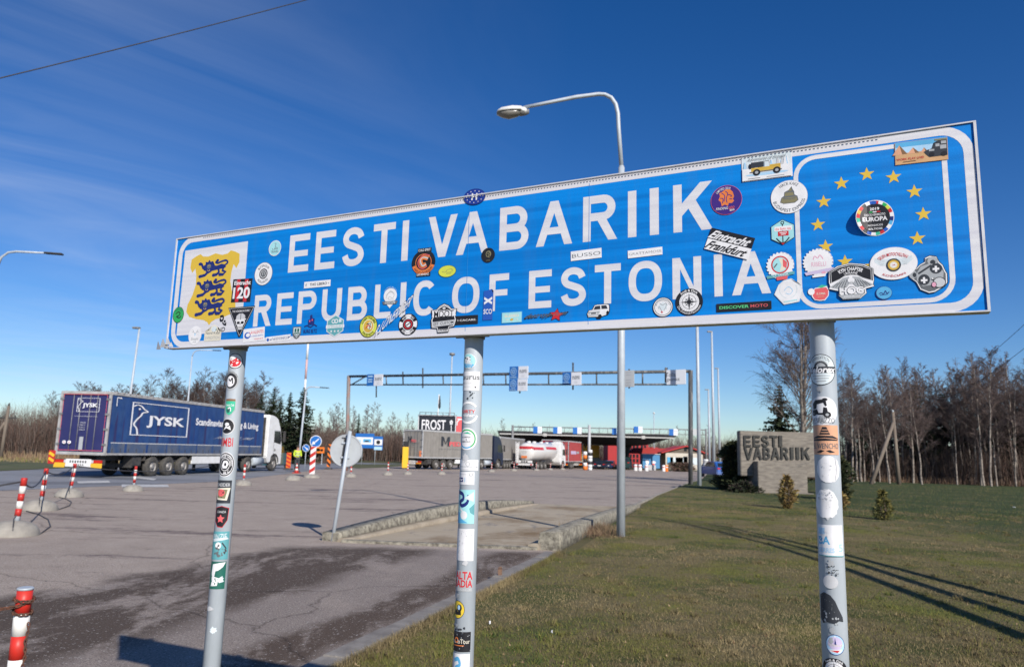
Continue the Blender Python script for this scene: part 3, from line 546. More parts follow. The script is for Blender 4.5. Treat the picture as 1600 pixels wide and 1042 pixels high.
sticker(1278,410,48,43,f40,'white cogwheel sticker with pale pink drawing',0,.0005)
def f41(a):
    p=[(-.3,.95),(.25,1.05),(.7,.65),(1.02,.1),(.75,-.85),(-.35,-1.02),(-1.02,-.15),(-.7,.6)]
    a.poly(p,'pale'); a.poly([(x*.95,y*.94) for x,y in p],'white'); a.poly([(.2,1.0),(.7,.7),(.95,.4),(.4,.8)],'dgrey')
    for s in(-1,1): a.curve([(.55*s,.5),(.62*s,.1),(.45*s,-.3),(.15*s,-.5)],.05,'pale')
    a.curve([(-.3,.1),(0,.4),(.3,.1),(.1,-.2),(-.2,-.1)],.05,'lblue'); a.line([(-.35,-.8),(.6,-.68)],.08,'aqua')
sticker(1232,456,44,39,f41,'white many sided sticker with a faint laurel wreath')
def f42(a): a.poly([(-.3,.65),(.2,.7),(.8,.8),(1,.3),(.95,-.4),(.6,-.95),(.1,-1),(-.4,-.85),(-.65,-.4),(-.6,.3)],'white'); a.poly([(-.28,.55),(.2,.6),(.75,.65),(.93,.25),(.88,-.38),(.55,-.85),(.1,-.9),(-.36,-.78),(-.55,-.35),(-.5,.3)],'coral'); a.poly([(-.1,.7),(.3,.6),(.9,.85),(.3,1)],'mint'); a.ell(-.68,.2,.32,.42,'white',18); a.text('ILOMA',.25,-.1,.85,.28,'cream',.03); a.line([(-.1,-.5),(.5,-.45)],.07,'peach')
sticker(1279,458,33,25,f42,'red apple shaped sticker with a white heart')
def f43(a):
    out=[(-.98,.6),(-.6,.88),(0,1),(.6,.88),(.98,.6),(1,-.0),(.95,-.25),(1,-.35),(.62,-.45),(.65,-.7),(.35,-.98),(-.4,-.98),(-.6,-.7),(-.55,-.5),(-1,-.35),(-.95,-.2),(-1,0)]
    a.poly(out,'black'); a.poly([(x*.975,y*.975) for x,y in out],'white')
    up=[(-.94,.58),(-.55,.82),(0,.93),(.55,.82),(.94,.58),(.93,-.05),(.55,.12),(.3,.3),(0,.35),(-.3,.3),(-.55,.12),(-.93,-.05)]
    a.poly(up,'black'); a.line([(x*.93,y*.9+.03) for x,y in up],.03,'silver',True)
    a.arc('KYIV CHAPTER',0,-.35,.92,1.12,90,62,'white',.04); a.arc('UKRAINE',0,-.35,.74,.88,90,42,'white',.04)
    for s in(-1,1):
        a.poly([(.08*s,.25),(.35*s,.2),(.55*s,.02),(.95*s,-.25),(.55*s,-.38),(.2*s,-.3),(.05*s,-.1)],'grey')
        for i in range(5): a.line([(.18*s+.1*i*s,.1-.04*i),(.3*s+.13*i*s,-.28)],.025,'char')
    a.ell(0,.05,.15,.15,'white',14); a.poly([(-.1,.0),(.1,.0),(.02,-.14)],'silver')
    a.text('HOG',0,-.5,1.12,.44,'black',.09); a.text('HOG',0,-.5,1.05,.38,'white',.05); a.poly([(-.58,-.72),(.58,-.68),(.35,-.93),(-.4,-.93)],'grey'); a.text('MOTOR OWNERS GROUP',0,-.82,.7,.09,'white')
sticker(1330,440,72,58,f43,'large black, white and grey patch shaped sticker with an eagle',0,.0018)
def f44(a):
    disc(a,'silver',44); a.ell(0,0,.985,.98,'white',44)
    for s in(-1,1):
        a.poly([(.1*s,.35),(.35*s,.28),(.78*s,.42),(.8*s,.15),(.55*s,-.1),(.3*s,-.12)],'pale')
        for i in range(4): a.line([(.35*s+.02*i*s,.2-.09*i),(.75*s-.06*i*s,.3-.11*i)],.02,'silver')
    a.ell(0,-.1,.31,.4,'char'); a.ell(0,-.1,.24,.31,'gold'); a.ell(0,-.1,.16,.2,'cream'); a.ell(0,-.1,.11,.14,'white'); a.text('GM',0,-.1,.13,.1,'red')
    a.arc('GRUPA MOTOCYKLOWA',0,-.25,.72,.92,90,95,'red',.035); a.arc('KOŚCIAN',0,.05,.72,.88,-90,70,'red',.02,True)
sticker(1396,412,75,51,f44,'big white oval sticker with a winged tyre and red capitals',0,.0008)
def f45(a):
    # a bear's head in two crossed eye patches
    out=[(-.95,-.1),(-1.02,.15),(-.85,.4),(-.6,.42),(-.4,.62),(-.12,.75),(-.1,.98),(.15,1.08),(.5,1.0),(.62,.7),(.8,.5),(.92,.15),(1,0),(.98,-.5),(.8,-.7),(.3,-.98),(.0,-1.02),(-.45,-.8),(-.65,-.35)]
    a.poly(out,'black'); a.poly([(x*.96,y*.96) for x,y in out],'white'); a.poly([(x*.9,y*.9) for x,y in out],'dgrey'); a.ell(-.78,.08,.2,.24,'grey',18); a.ell(-.7,.05,.1,.13,'char',14); a.ell(.28,.75,.27,.24,'grey',18); a.ell(.28,.68,.14,.13,'char',14)
    a.poly([(-.6,.1),(-.35,.5),(.1,.62),(.6,.5),(.8,.1),(.75,-.35),(.3,-.55),(-.3,-.6),(-.6,-.25)],'grey')
    a.ell(.42,.32,.32,.28,'char',22); a.ell(-.22,-.25,.3,.3,'char',22); a.line([(-.5,.1),(.2,.52)],.1,'char')
    for x,y in((.42,.3),(-.22,-.28)): a.rect(x-.17,y-.055,x+.17,y+.055,'white'); a.rect(x-.055,y-.17,x+.055,y+.17,'white')
    a.ell(.55,-.45,.33,.3,'black',20); a.ell(.55,-.45,.29,.26,'silver',20); a.ell(.27,-.55,.14,.16,'black',14); a.ell(.27,-.55,.11,.13,'pink',14); a.poly([(.12,-.25),(.32,-.15),(.25,-.32)],'black'); a.ell(.22,-.22,.05,.04,'white',8)
sticker(1450,430,61,57,f45,'grey bear head sticker with white crosses on black eye patches',0,.0004)
def f46(a): disc(a,'navy'); a.ell(.03,.03,.93,.92,'sky'); a.curve([(-.6,-.1),(-.3,.05),(-.05,-.15),(.2,.3),(.35,-.1),(.65,.1)],.12,'navy'); a.line([(-.5,-.3),(.5,-.22)],.1,'navy')
sticker(1381,458,26,21,f46,'small blue round sticker with dark scribble')
def f47(a):
    a.ell(0,0,1,1,'white',40); fl=['red','white','green','lime','red','white','navy','sky','white','blue','red','mint','white','blue','black','red','white','mint','red','gold','red','black','white','blue']
    for i,c in enumerate(fl): a.ring(0,0,.965,.965,.23,c,90-15*i-15,90-15*i,2)
    a.ell(0,0,.79,.79,'black',36); a.ell(0,.86,.13,.1,'blue',12); a.text('2019',0,.5,.5,.16,'white',.03); a.rect(-.3,.3,-.1,.36,'green'); a.rect(-.1,.3,.1,.36,'white'); a.rect(.1,.3,.3,.36,'red'); a.text('DISCOVERMOTO',0,.17,1.1,.13,'white',.03); a.text('EUROPA',0,-.07,1.3,.25,'white',.05); a.text('NÓRDICOS',0,-.4,.78,.13,'white',.02); a.text('BÁLTICOS',0,-.6,.72,.13,'white',.02)
# its left edge has come off the board and curls towards the road
u,v=B(1367,341); sx=(B(1397,341)[0]-B(1337,341)[0])/2; sy=(B(1367,313)[1]-B(1367,369)[1])/2
a=Art(sx,sy); f47(a)
link('sticker',a.mesh('sticker',lambda x,y,h:(u+x,-h-(.32*max(0,-x-.006)**2/.028+.05*max(0,-x-.006)),v+y),base=.0012,cut=.009),board,label='black round sticker ringed with national flags, its edge peeling')
def f48(a):
    a.rect(-1,-1,1,1,'sand'); a.rect(-.98,.0,.98,.98,'lblue'); a.rect(-.98,.55,.98,.98,'sky'); a.rect(-.98,-.98,.98,.0,'sand')
    for x,h,w in((-.82,.75,.4),(-.3,.42,.32),(.12,.3,.2)): a.poly([(x-w*.7,-.12),(x+w*.75,-.1),(x,h)],'peach'); a.poly([(x+w*.25,-.1),(x+w*.75,-.1),(x,h)],'brown')
    a.poly([(.1,-.1),(.25,.05),(.4,.12),(.48,.6),(.62,.75),(.98,.8),(.98,-.6),(.3,-.62),(.18,-.35)],'char'); a.rect(.52,.78,.98,.92,'olive')
    for q in((.3,-.1,.5,.06),(.55,.25,.7,.5),(.72,.0,.95,.35),(.76,.45,.95,.7)): a.rect(*q,'grey')
    a.ell(.4,-.4,.1,.2,'black',14); a.ell(.85,-.45,.12,.2,'black',14); a.text('WORK PLAY LIVE!',-.42,-.55,1.05,.2,'red',.02); a.line([(-.7,-.8),(-.2,-.78)],.05,'brown')
sticker(1439,237,83,35,f48,'sand coloured postcard sticker with pyramids and a black car',-1)
# torn foil at the lower left corner
mb=MB().use(V['white'])
c=B(262,538)
for i,(dx,dz,r,dy) in enumerate(((-.015,-.01,.02,-.02),(.0,.0,.022,-.012),(.02,-.008,.018,-.01),(.035,.004,.016,-.016),(.05,-.008,.012,-.012))):
    mb.poly([(c[0]+dx-r,dy-.004*i,c[1]+dz-r*.6),(c[0]+dx+r,dy-.012,c[1]+dz-r*.7),(c[0]+dx+r*.5,dy-.02,c[1]+dz+r*.9),(c[0]+dx-r*.5,dy-.006,c[1]+dz+r*.6)])
mb.build('torn_foil',board)
# ------------------------------------------------------------------ the posts
PR=.0303; PY=.064
rotz=math.atan2(BU.y,BU.x); toL=Matrix.Rotation(-rotz,3,'Z')
def L(p): return toL@(Vector(p)-BP0)
CL=L(CP)
def post_hit(x,y,pu):
    d=toL@ray(x,y); o=CL-Vector((pu,PY,0)); a=d.x**2+d.y**2; b=2*(o.x*d.x+o.y*d.y); c=o.x**2+o.y**2-PR**2; D=b*b-4*a*c
    t=(-b-math.sqrt(max(D,0)))/(2*a); q=o+d*t; return math.atan2(q.x,-q.y),q.z    # angle 0 faces the road side of the board
posts=[]
def post_u(x,y):
    d=toL@ray(x,y); return CL.x+d.x*(PY-CL.y)/d.y
for pu in(post_u(371,560),post_u(740,560),post_u(1286,560)):
    mb=MB().use(galv); mb.lathe([(PR,-.3),(PR,2.0),(PR,2.44)],32,(pu,PY,0)); p=mb.build('post',sign); posts.append((p,pu))
    mb=MB().use(galvd)
    for vv in(2.02,2.37):
        mb.lathe([(PR+.004,vv-.016),(PR+.004,vv+.016)],24,(pu,PY,0)); mb.box((pu+.045,PY-.012,vv),(.034,.012,.026),bev=.003); mb.box((pu-.045,PY-.012,vv),(.034,.012,.026),bev=.003)
    mb.build('clamp',p)
_ps=[0]
def psticker(k,x0,y0,x1,y1,fn,label,rot=0.0):
    p,pu=posts[k]; yc=(y0+y1)/2
    xx=[x0+(x1-x0)*i/8 for i in range(9)]
    t0=post_hit(x0,yc,pu)[0]; t1=post_hit(x1,yc,pu)[0]; tc_,zc_=post_hit((x0+x1)/2,yc,pu); za=post_hit((x0+x1)/2,y0,pu)[1]; zb=post_hit((x0+x1)/2,y1,pu)[1]
    tm=(t0+t1)/2; sx=PR*(t1-t0)/2; sy=(za-zb)/2; a=Art(sx,sy,R(rot)); fn(a); _ps[0]+=1
    def pl(x,y,h): an=tm+x/PR; r=PR+h; return (pu+r*math.sin(an),PY-r*math.cos(an),(za+zb)/2+y)
    link('glue_residue' if 'glue' in label else 'sticker',a.mesh('sticker',pl,base=.0006+.00002*_ps[0],cut=.0035),p,label=label)
def torn(a,m,seed,n=30,k=.16):
    rd=random.Random(seed); return a.poly([(math.cos(2*math.pi*i/n)*(1-rd.random()*k),math.sin(2*math.pi*i/n)*(1-rd.random()*k)) for i in range(n)],m)
def flecks(a,m,seed,n=26,s=.12,x0=-1,x1=1,y0=-1,y1=1):
    rd=random.Random(seed)
    for i in range(n):
        x,y=rd.uniform(x0,x1),rd.uniform(y0,y1); r=s*rd.uniform(.3,1); a.poly([(x+r*rd.uniform(.4,1)*math.cos(R(72*j)),y+r*rd.uniform(.4,1)*math.sin(R(72*j))) for j in range(5)],m)
# left post
def g1(a): disc(a,'black'); a.ell(0,0,.9,.9,'white'); a.ell(0,-.15,.75,.6,'red'); flecks(a,'white',3,8,.2,-.5,.5,-.5,.2); a.ell(-.25,.45,.35,.25,'white',14)
psticker(0,358,552,379,576,g1,'red and white round sticker at the top of its post')
def g2(a): disc(a,'grey'); a.ell(0,0,.8,.8,'black'); a.ell(-.05,-.05,.55,.58,'white'); a.curve([(-.3,.2),(0,0),(.2,.3),(.3,-.3)],.14,'black'); a.arc('ADVENTURE',0,0,.8,.97,90,130,'black',.03)
psticker(0,354,580,373,610,g2,'black and white badge with a beast in it')
def g3(a): a.poly([(-.9,.75),(0,1),(.9,.75),(.9,-.3),(.4,-.85),(0,-1),(-.5,-.85),(-.9,-.3)],'grey'); a.poly([(-.8,.62),(.8,.62),(.8,-.28),(.35,-.75),(0,-.9),(-.45,-.75),(-.8,-.28)],'mint'); a.rect(-.8,.62,.8,.85,'brown'); a.text('Skoda Club',0,.2,1.3,.25,'white'); a.ell(-.2,-.35,.3,.3,'dgreen',12); a.curve([(-.3,-.2),(.1,-.1),(.2,-.5)],.15,'white')
psticker(0,352,621,369,650,g3,'green shield sticker with a brown top')
def g4(a): disc(a,'silver'); a.ell(0,0,.86,.86,'black'); a.ell(.0,.25,.3,.22,'white',14); a.poly([(-.5,-.5),(-.1,.1),(.1,-.1),(.4,.1),(.55,-.45),(0,-.2)],'white')
psticker(0,347,653,367,679,g4,'black round sticker in a thin silver ring')
def g5(a): a.text('BIMBI',0,0,2,1.8,'red',.04)
psticker(0,344,683,364,698,g5,'bare red capitals stuck without a background')
def g6(a): disc(a,'white'); a.ell(0,0,.94,.94,'black'); a.ring(0,0,.84,.84,.06,'white'); a.ring(0,0,.52,.52,.05,'white'); a.poly([(-.35,-.1),(-.15,.3),(.2,.32),(.4,.05),(.2,-.3),(-.2,-.32)],'white'); a.ell(.05,0,.12,.14,'black',10); a.arc('FREE WHEEL',0,0,.57,.77,60,150,'white',.02); a.arc('M C',0,0,.57,.77,-70,50,'white',.02,True)
psticker(0,341,706,366,745,g6,'black round club sticker with a white animal head')
def g7(a): a.rect(-1,-1,1,1,'char'); a.text('CHEIDER',0,.6,1.7,.3,'silver'); a.poly([(-.8,.3),(.9,.35),(.6,-.75),(-.6,-.7)],'cream'); a.poly([(-.6,.2),(.6,.2),(.4,-.6),(-.5,-.55)],'olive'); a.ell(-.1,-.1,.42,.32,'coral',14); flecks(a,'black',9,7,.14,-.5,.5,-.5,.2)
psticker(0,338,750,361,786,g7,'dark square sticker with a cream pennant')
def g8(a): a.poly([(-1,.8),(0,1),(1,.8),(.9,-.3),(.3,-1),(-.4,-.95),(-.9,-.4)],'red'); a.poly([(-.93,.76),(0,.95),(.93,.76),(.83,-.3),(.28,-.93),(-.38,-.88),(-.83,-.38)],'black'); a.star(-.05,-.2,.55,'coral',.5,90,5,.42); a.text('CANADA',0,.45,1.2,.22,'silver')
psticker(0,337,790,357,824,g8,'black shield sticker with a red leaf')
def g9(a): a.rect(-1,-1,1,1,'teal'); a.poly([(-.8,.45),(.7,.6),(.95,.45),(-.7,.25)],'pale'); a.text('PINZIE',0,.62,1.4,.4,'pale',.02,.1,3); a.ell(-.05,.0,.3,.24,'white',12); flecks(a,'dgrey',12,16,.2,-.6,.8,-.8,.0); a.line([(.3,.2),(.7,-.2),(.6,-.6)],.1,'char')
psticker(0,332,830,357,874,g9,'teal square sticker with a drawn dancing figure')
def g10(a): a.rect(-1,-1,1,1,'dgreen'); a.poly([(-.7,.2),(-.6,.8),(.2,.9),(.9,.95),(.6,.6),(.1,.35),(-.2,.3),(-.3,-.1),(.2,-.2),(.1,-.75),(-.7,-.8),(-.6,-.4)],'white'); flecks(a,'dgreen',15,10,.12,-.6,.3,-.8,.3)
psticker(0,329,877,352,920,g10,'dark green square sticker, its white print worn away')
# middle post
def h1(a): disc(a,'white'); a.ell(0,0,.94,.94,'aqua'); a.ell(-.1,.1,.45,.5,'white',16); flecks(a,'black',21,7,.2,-.5,.3,-.1,.6); a.poly([(-.8,-.3),(.8,-.45),(.5,-.85),(-.5,-.85)],'sky')
psticker(1,725,552,744,576,h1,'pale blue round sticker near the board')
def h2(a): a.rect(-1,-1,1,1,'white'); a.text('taurus',-.02,.38,2.0,.5,'dgrey',.02); a.text('EXPEDITION 2017',0,-.25,1.6,.18,'silver'); a.line([(-.7,-.6),(.3,-.6)],.06,'silver'); a.ell(.6,-.65,.09,.08,'black',8)
psticker(1,722,580,749,610,h2,'white square sticker with large grey letters')
def h3(a): flecks(a,'char',31,16,.35)
psticker(1,730,611,741,624,h3,'dark remains of a scraped off sticker')
def h4(a): a.ring(0,0,1,1,.2,'white',35,345); a.text('DIRTY',0,.1,1.5,.36,'white',.06); a.text('DIRTY',0,.1,1.4,.3,'red',.02); a.text('rider',.05,-.25,1.2,.3,'white',.05,.2)
psticker(1,722,627,747,662,h4,'open white ring with red letters across it')
def h5(a): disc(a,'white'); a.ring(0,0,.86,.86,.12,'green',-60,130); a.ring(0,0,.86,.86,.12,'sky',130,300); a.poly([(-.4,.5),(.1,.62),(.5,.4),(.1,.45)],'mint'); a.text('KUMPER',-.05,.15,.9,.14,'dgrey'); a.text('&',0,-.06,.14,.12,'dgrey'); a.text('HEROLD',-.05,-.25,.9,.14,'dgrey')
psticker(1,720,668,745,703,h5,'white round sticker with a green and blue ring')
def h6_(a): a.rect(-1,-1,1,1,'white'); a.ring(.05,.2,.18,.4,.05,'grey'); a.line([(-.8,.5),(-.2,.45)],.08,'silver'); a.text('Reisezeitblog',0,-.3,1.8,.3,'grey'); a.line([(-.8,-.75),(.7,-.75)],.06,'silver')
psticker(1,718,718,747,735,h6_,'white strip with a small line drawing')
def h7(a): a.rect(-1,-1,1,1,'white'); a.rect(-.95,-.6,-.15,.1,'navy'); a.curve([(-.85,-.5),(-.6,-.1),(-.4,-.4),(-.25,-.1)],.12,'white'); a.line([(-.9,.6),(.2,.6)],.09,'silver'); a.ring(.65,.55,.2,.25,.08,'grey'); a.line([(.05,-.6),(.05,.1)],.08,'lblue')
psticker(1,717,737,741,757,h7,'white card with a dark blue square')
def h8(a): a.rect(-1,-1,1,1,'aqua'); a.curve([(-.8,.85),(-.2,.75),(-.1,.45),(-.5,.25),(-.2,.05),(.3,.25),(.4,.7)],.22,'navy'); a.poly([(-1,-.3),(-.5,-.35),(-.3,-.7),(.4,-.95),(-1,-1)],'sky'); a.poly([(.5,-.1),(1,.2),(1,-.5),(.6,-.35)],'teal'); a.ell(.0,-.5,.35,.25,'white',14); a.curve([(-.5,-.1),(-.1,-.3),(.2,-.6)],.1,'white'); a.poly([(0,.5),(.9,.9),(.9,.3)],'pale')
psticker(1,715,765,741,818,h8,'tall turquoise sticker with dark blue waves')
def h9(a): a.rect(-1,-1,1,1,'white'); flecks(a,'silver',41,22,.08,-.9,.9,.5,.95); flecks(a,'silver',42,9,.1,-.5,.3,-.6,.3)
psticker(1,714,826,740,876,h9,'tall white sticker bleached almost blank')
def h10(a): a.rect(-1,-1,1,1,'grey'); a.text('ALTA',.02,.52,1.9,.75,'red',.05); a.text('BADIA',-.02,-.25,2.0,.7,'red',.05); a.text('ALTO ADIGE - SKI',0,-.8,1.8,.2,'silver')
psticker(1,713,891,738,924,h10,'grey sticker with two rows of tall red capitals')
def h11(a): disc(a,'black'); a.ell(0,0,.94,.94,'yellow'); a.poly([(-.6,-.3),(-.4,.1),(-.1,-.05),(.2,-.4),(.2,-.6),(-.55,-.6)],'black'); a.ell(.25,.2,.38,.42,'black',16); a.ell(.2,.25,.2,.28,'lblue',12); a.poly([(.1,-.2),(.5,-.1),(.55,-.6),(.1,-.55)],'black')
psticker(1,709,938,726,966,h11,'yellow round sticker with a dark shape')
def h12(a): a.rect(-1,-1,1,.9,'black'); flecks(a,'char',51,14,.2,-.9,.5,.6,1.4); a.text('motoTour',.05,.0,1.7,.42,'cream',.02); a.ell(-.3,.1,.2,.28,'orange',12); a.ell(-.3,.1,.1,.16,'black',10); a.line([(-.6,-.42),(.4,-.4)],.08,'orange'); flecks(a,'grey',52,22,.08)
psticker(1,707,985,735,1018,h12,'black sticker with orange and cream print')
def h13(a): a.rect(-1,-1,1,1,'white'); a.curve([(-.5,.5),(-.1,.7),(.1,.3),(-.3,.1),(-.1,-.3),(.05,-.8)],.22,'sky'); a.ell(-.3,.62,.25,.12,'sky',12); flecks(a,'dgrey',61,8,.16,.35,.8,-.6,.5); a.ell(-.85,.2,.12,.3,'lilac',10)
psticker(1,706,1021,733,1070,h13,'white sticker with a small blue figure at the foot of its post')
# right post
def k1(a):
    disc(a,'black'); a.ell(0,0,.95,.95,'pale'); a.ring(0,.15,.45,.42,.14,'char',0,180); a.ring(0,.15,.3,.28,.2,'grey',0,180); a.poly([(-1.02,.2),(1.02,.2),(1.02,-.22),(-1.02,-.22)],'char'); a.text('Velorex',0,.0,1.95,.42,'white',.03,.3); a.arc('EXPEDITION',0,0,.68,.88,90,95,'dgrey',.01); a.arc('YOUNG MAZ 2019',0,0,.5,.62,90,110,'grey'); a.line([(-.6,-.38),(.6,-.38)],.05,'grey'); a.line([(-.5,-.55),(.5,-.55)],.05,'grey'); a.line([(-.3,-.72),(.3,-.72)],.05,'grey')
psticker(2,1267,553,1304,602,k1,'pale green oval sticker with a tyre and a dark band')
def k2(a):
    disc(a,'white'); a.ell(-.55,-.15,.22,.2,'black',16); a.ell(.3,-.28,.24,.22,'black',16); a.ell(.3,-.28,.1,.1,'grey',12); a.ell(-.55,-.15,.09,.09,'grey',10); a.poly([(-.75,.05),(-.3,.1),(-.2,-.15),(.05,-.15),(.1,.25),(.3,.2),(.35,-.1),(.1,-.3),(-.5,-.25)],'black'); a.poly([(-.6,.1),(-.65,.5),(-.4,.75),(.0,.78),(.25,.7),(.3,.35),(.2,.3),(.1,.55),(-.3,.45),(-.35,.15)],'black'); a.ell(.2,.78,.16,.1,'black',12)
    a.text('VESPAZZO',0,-.68,1.5,.36,'dgrey',0)
psticker(2,1269,619,1307,664,k2,'white rounded sticker with a rider on a scooter')
def k3(a): a.rect(-1,-1,1,1,'peach'); a.poly([(-.38,.35),(.36,.35),(.12,.88),(-.14,.88)],'black'); a.line([(-.28,.5),(.27,.5)],.05,'peach'); a.line([(-.2,.68),(.2,.68)],.05,'peach'); a.poly([(-.95,.12),(-.5,.28),(.5,.28),(.95,.1),(.9,-.05),(-.9,-.08)],'black'); a.line([(-.9,.06),(0,.12),(.9,.04)],.04,'peach'); a.text('EL WENCHO',0,-.42,1.9,.38,'dgrey',.03); [a.poly([(.05*s,-.75),(.3*s,-.68),(.65*s,-.85),(.3*s,-.88)],'black') for s in(-1,1)]
psticker(2,1272,664,1309,710,k3,'peach square sticker with a sombrero and moustache')
def k4(a): torn(a,'white',71,34,.08); flecks(a,'silver',72,16,.07,-.6,.6,-.6,.6); a.curve([(.55,.8),(.65,0),(.5,-.75)],.08,'silver')
psticker(2,1277,711,1311,755,k4,'white oval sticker bleached blank, upper of two')
def k5(a): torn(a,'silver',75,34,.18); torn(a,'white',76,30,.2); flecks(a,'grey',77,7,.05,-.3,.3,-.3,.5); flecks(a,'silver',78,22,.12,-.7,.6,.2,.8)
psticker(2,1276,762,1310,813,k5,'white oval sticker with torn edges, lower of two')
def k6(a): a.rect(-1,-1,1,1,'white'); a.text('BA',-.5,0,.9,.5,'sky',.06); a.text('SERRES',-.35,-.62,1.2,.3,'lblue',.03); a.text('5',.75,-.45,.4,.5,'lblue',.02); a.rect(-.95,.4,-.4,.8,'lblue'); flecks(a,'white',81,12,.15,-.95,-.2,-.1,.8); a.rect(-1,-1,1,-.94,'teal')
psticker(2,1280,820,1316,869,k6,'white square sticker with faded blue capitals')
def k7(a): flecks(a,'char',85,30,.13,-.4,.9,.0,1.0); a.ell(0,-.4,.8,.55,'silver',24)
psticker(2,1285,882,1311,920,k7,'pale dot below scratched black remains')
def k8(a): a.poly([(-1,-.7),(-.95,.8),(-.5,1),(.0,.85),(.35,.5),(.6,0),(.9,-.5),(.95,-.8),(.6,-.75),(.3,-.95),(-.3,-.9),(-.7,-1)],'char'); flecks(a,'galv' if 'galv' in V else 'grey',86,14,.14,-.6,.6,-1,-.2); flecks(a,'dgrey',87,16,.08,-.8,.3,-.3,.8)
psticker(2,1283,926,1317,975,k8,'large black torn sticker with ragged lower edge')
def k9(a): disc(a,'navy'); a.ell(0,0,.94,.94,'lblue'); a.ell(0,.15,.75,.65,'lilac',20); a.poly([(-.1,.0),(.0,.7),(.12,.0)],'navy'); a.ell(0,.8,.09,.08,'white',8); a.text('NORDKAPP',0,-.05,1.5,.22,'cream'); a.poly([(-.7,-.5),(.7,-.4),(.5,-.75),(-.5,-.75)],'white'); a.poly([(-.5,-.6),(.45,-.5),(.2,-.75)],'red')
psticker(2,1291,991,1319,1023,k9,'light blue round sticker with a white and red wedge')
psticker(2,1287,1028,1323,1066,compass,'black ringed compass sticker cut off by the photo edge')

for k,x0,x1,ys in((0,330,352,(640,700,905)),(0,322,346,(950,985)),(1,722,746,(570,715,880)),(1,712,738,(930,975)),(2,1272,1306,(610,655)),(2,1284,1316,(880,985,1000))):
    for i_,y in enumerate(ys):
        sd=int(x0+y); rd=random.Random(sd); xa=x0+rd.uniform(0,8)-(y-640)*(.08 if k==0 else .03 if k==1 else -.02)*(k!=0)
        psticker(k,xa,y-rd.uniform(4,9),xa+rd.uniform(8,15),y+rd.uniform(4,9),lambda a:torn(a,('silver','grey','pale')[sd%3],sd,22,.55),'pale ragged glue left by a torn off sticker')
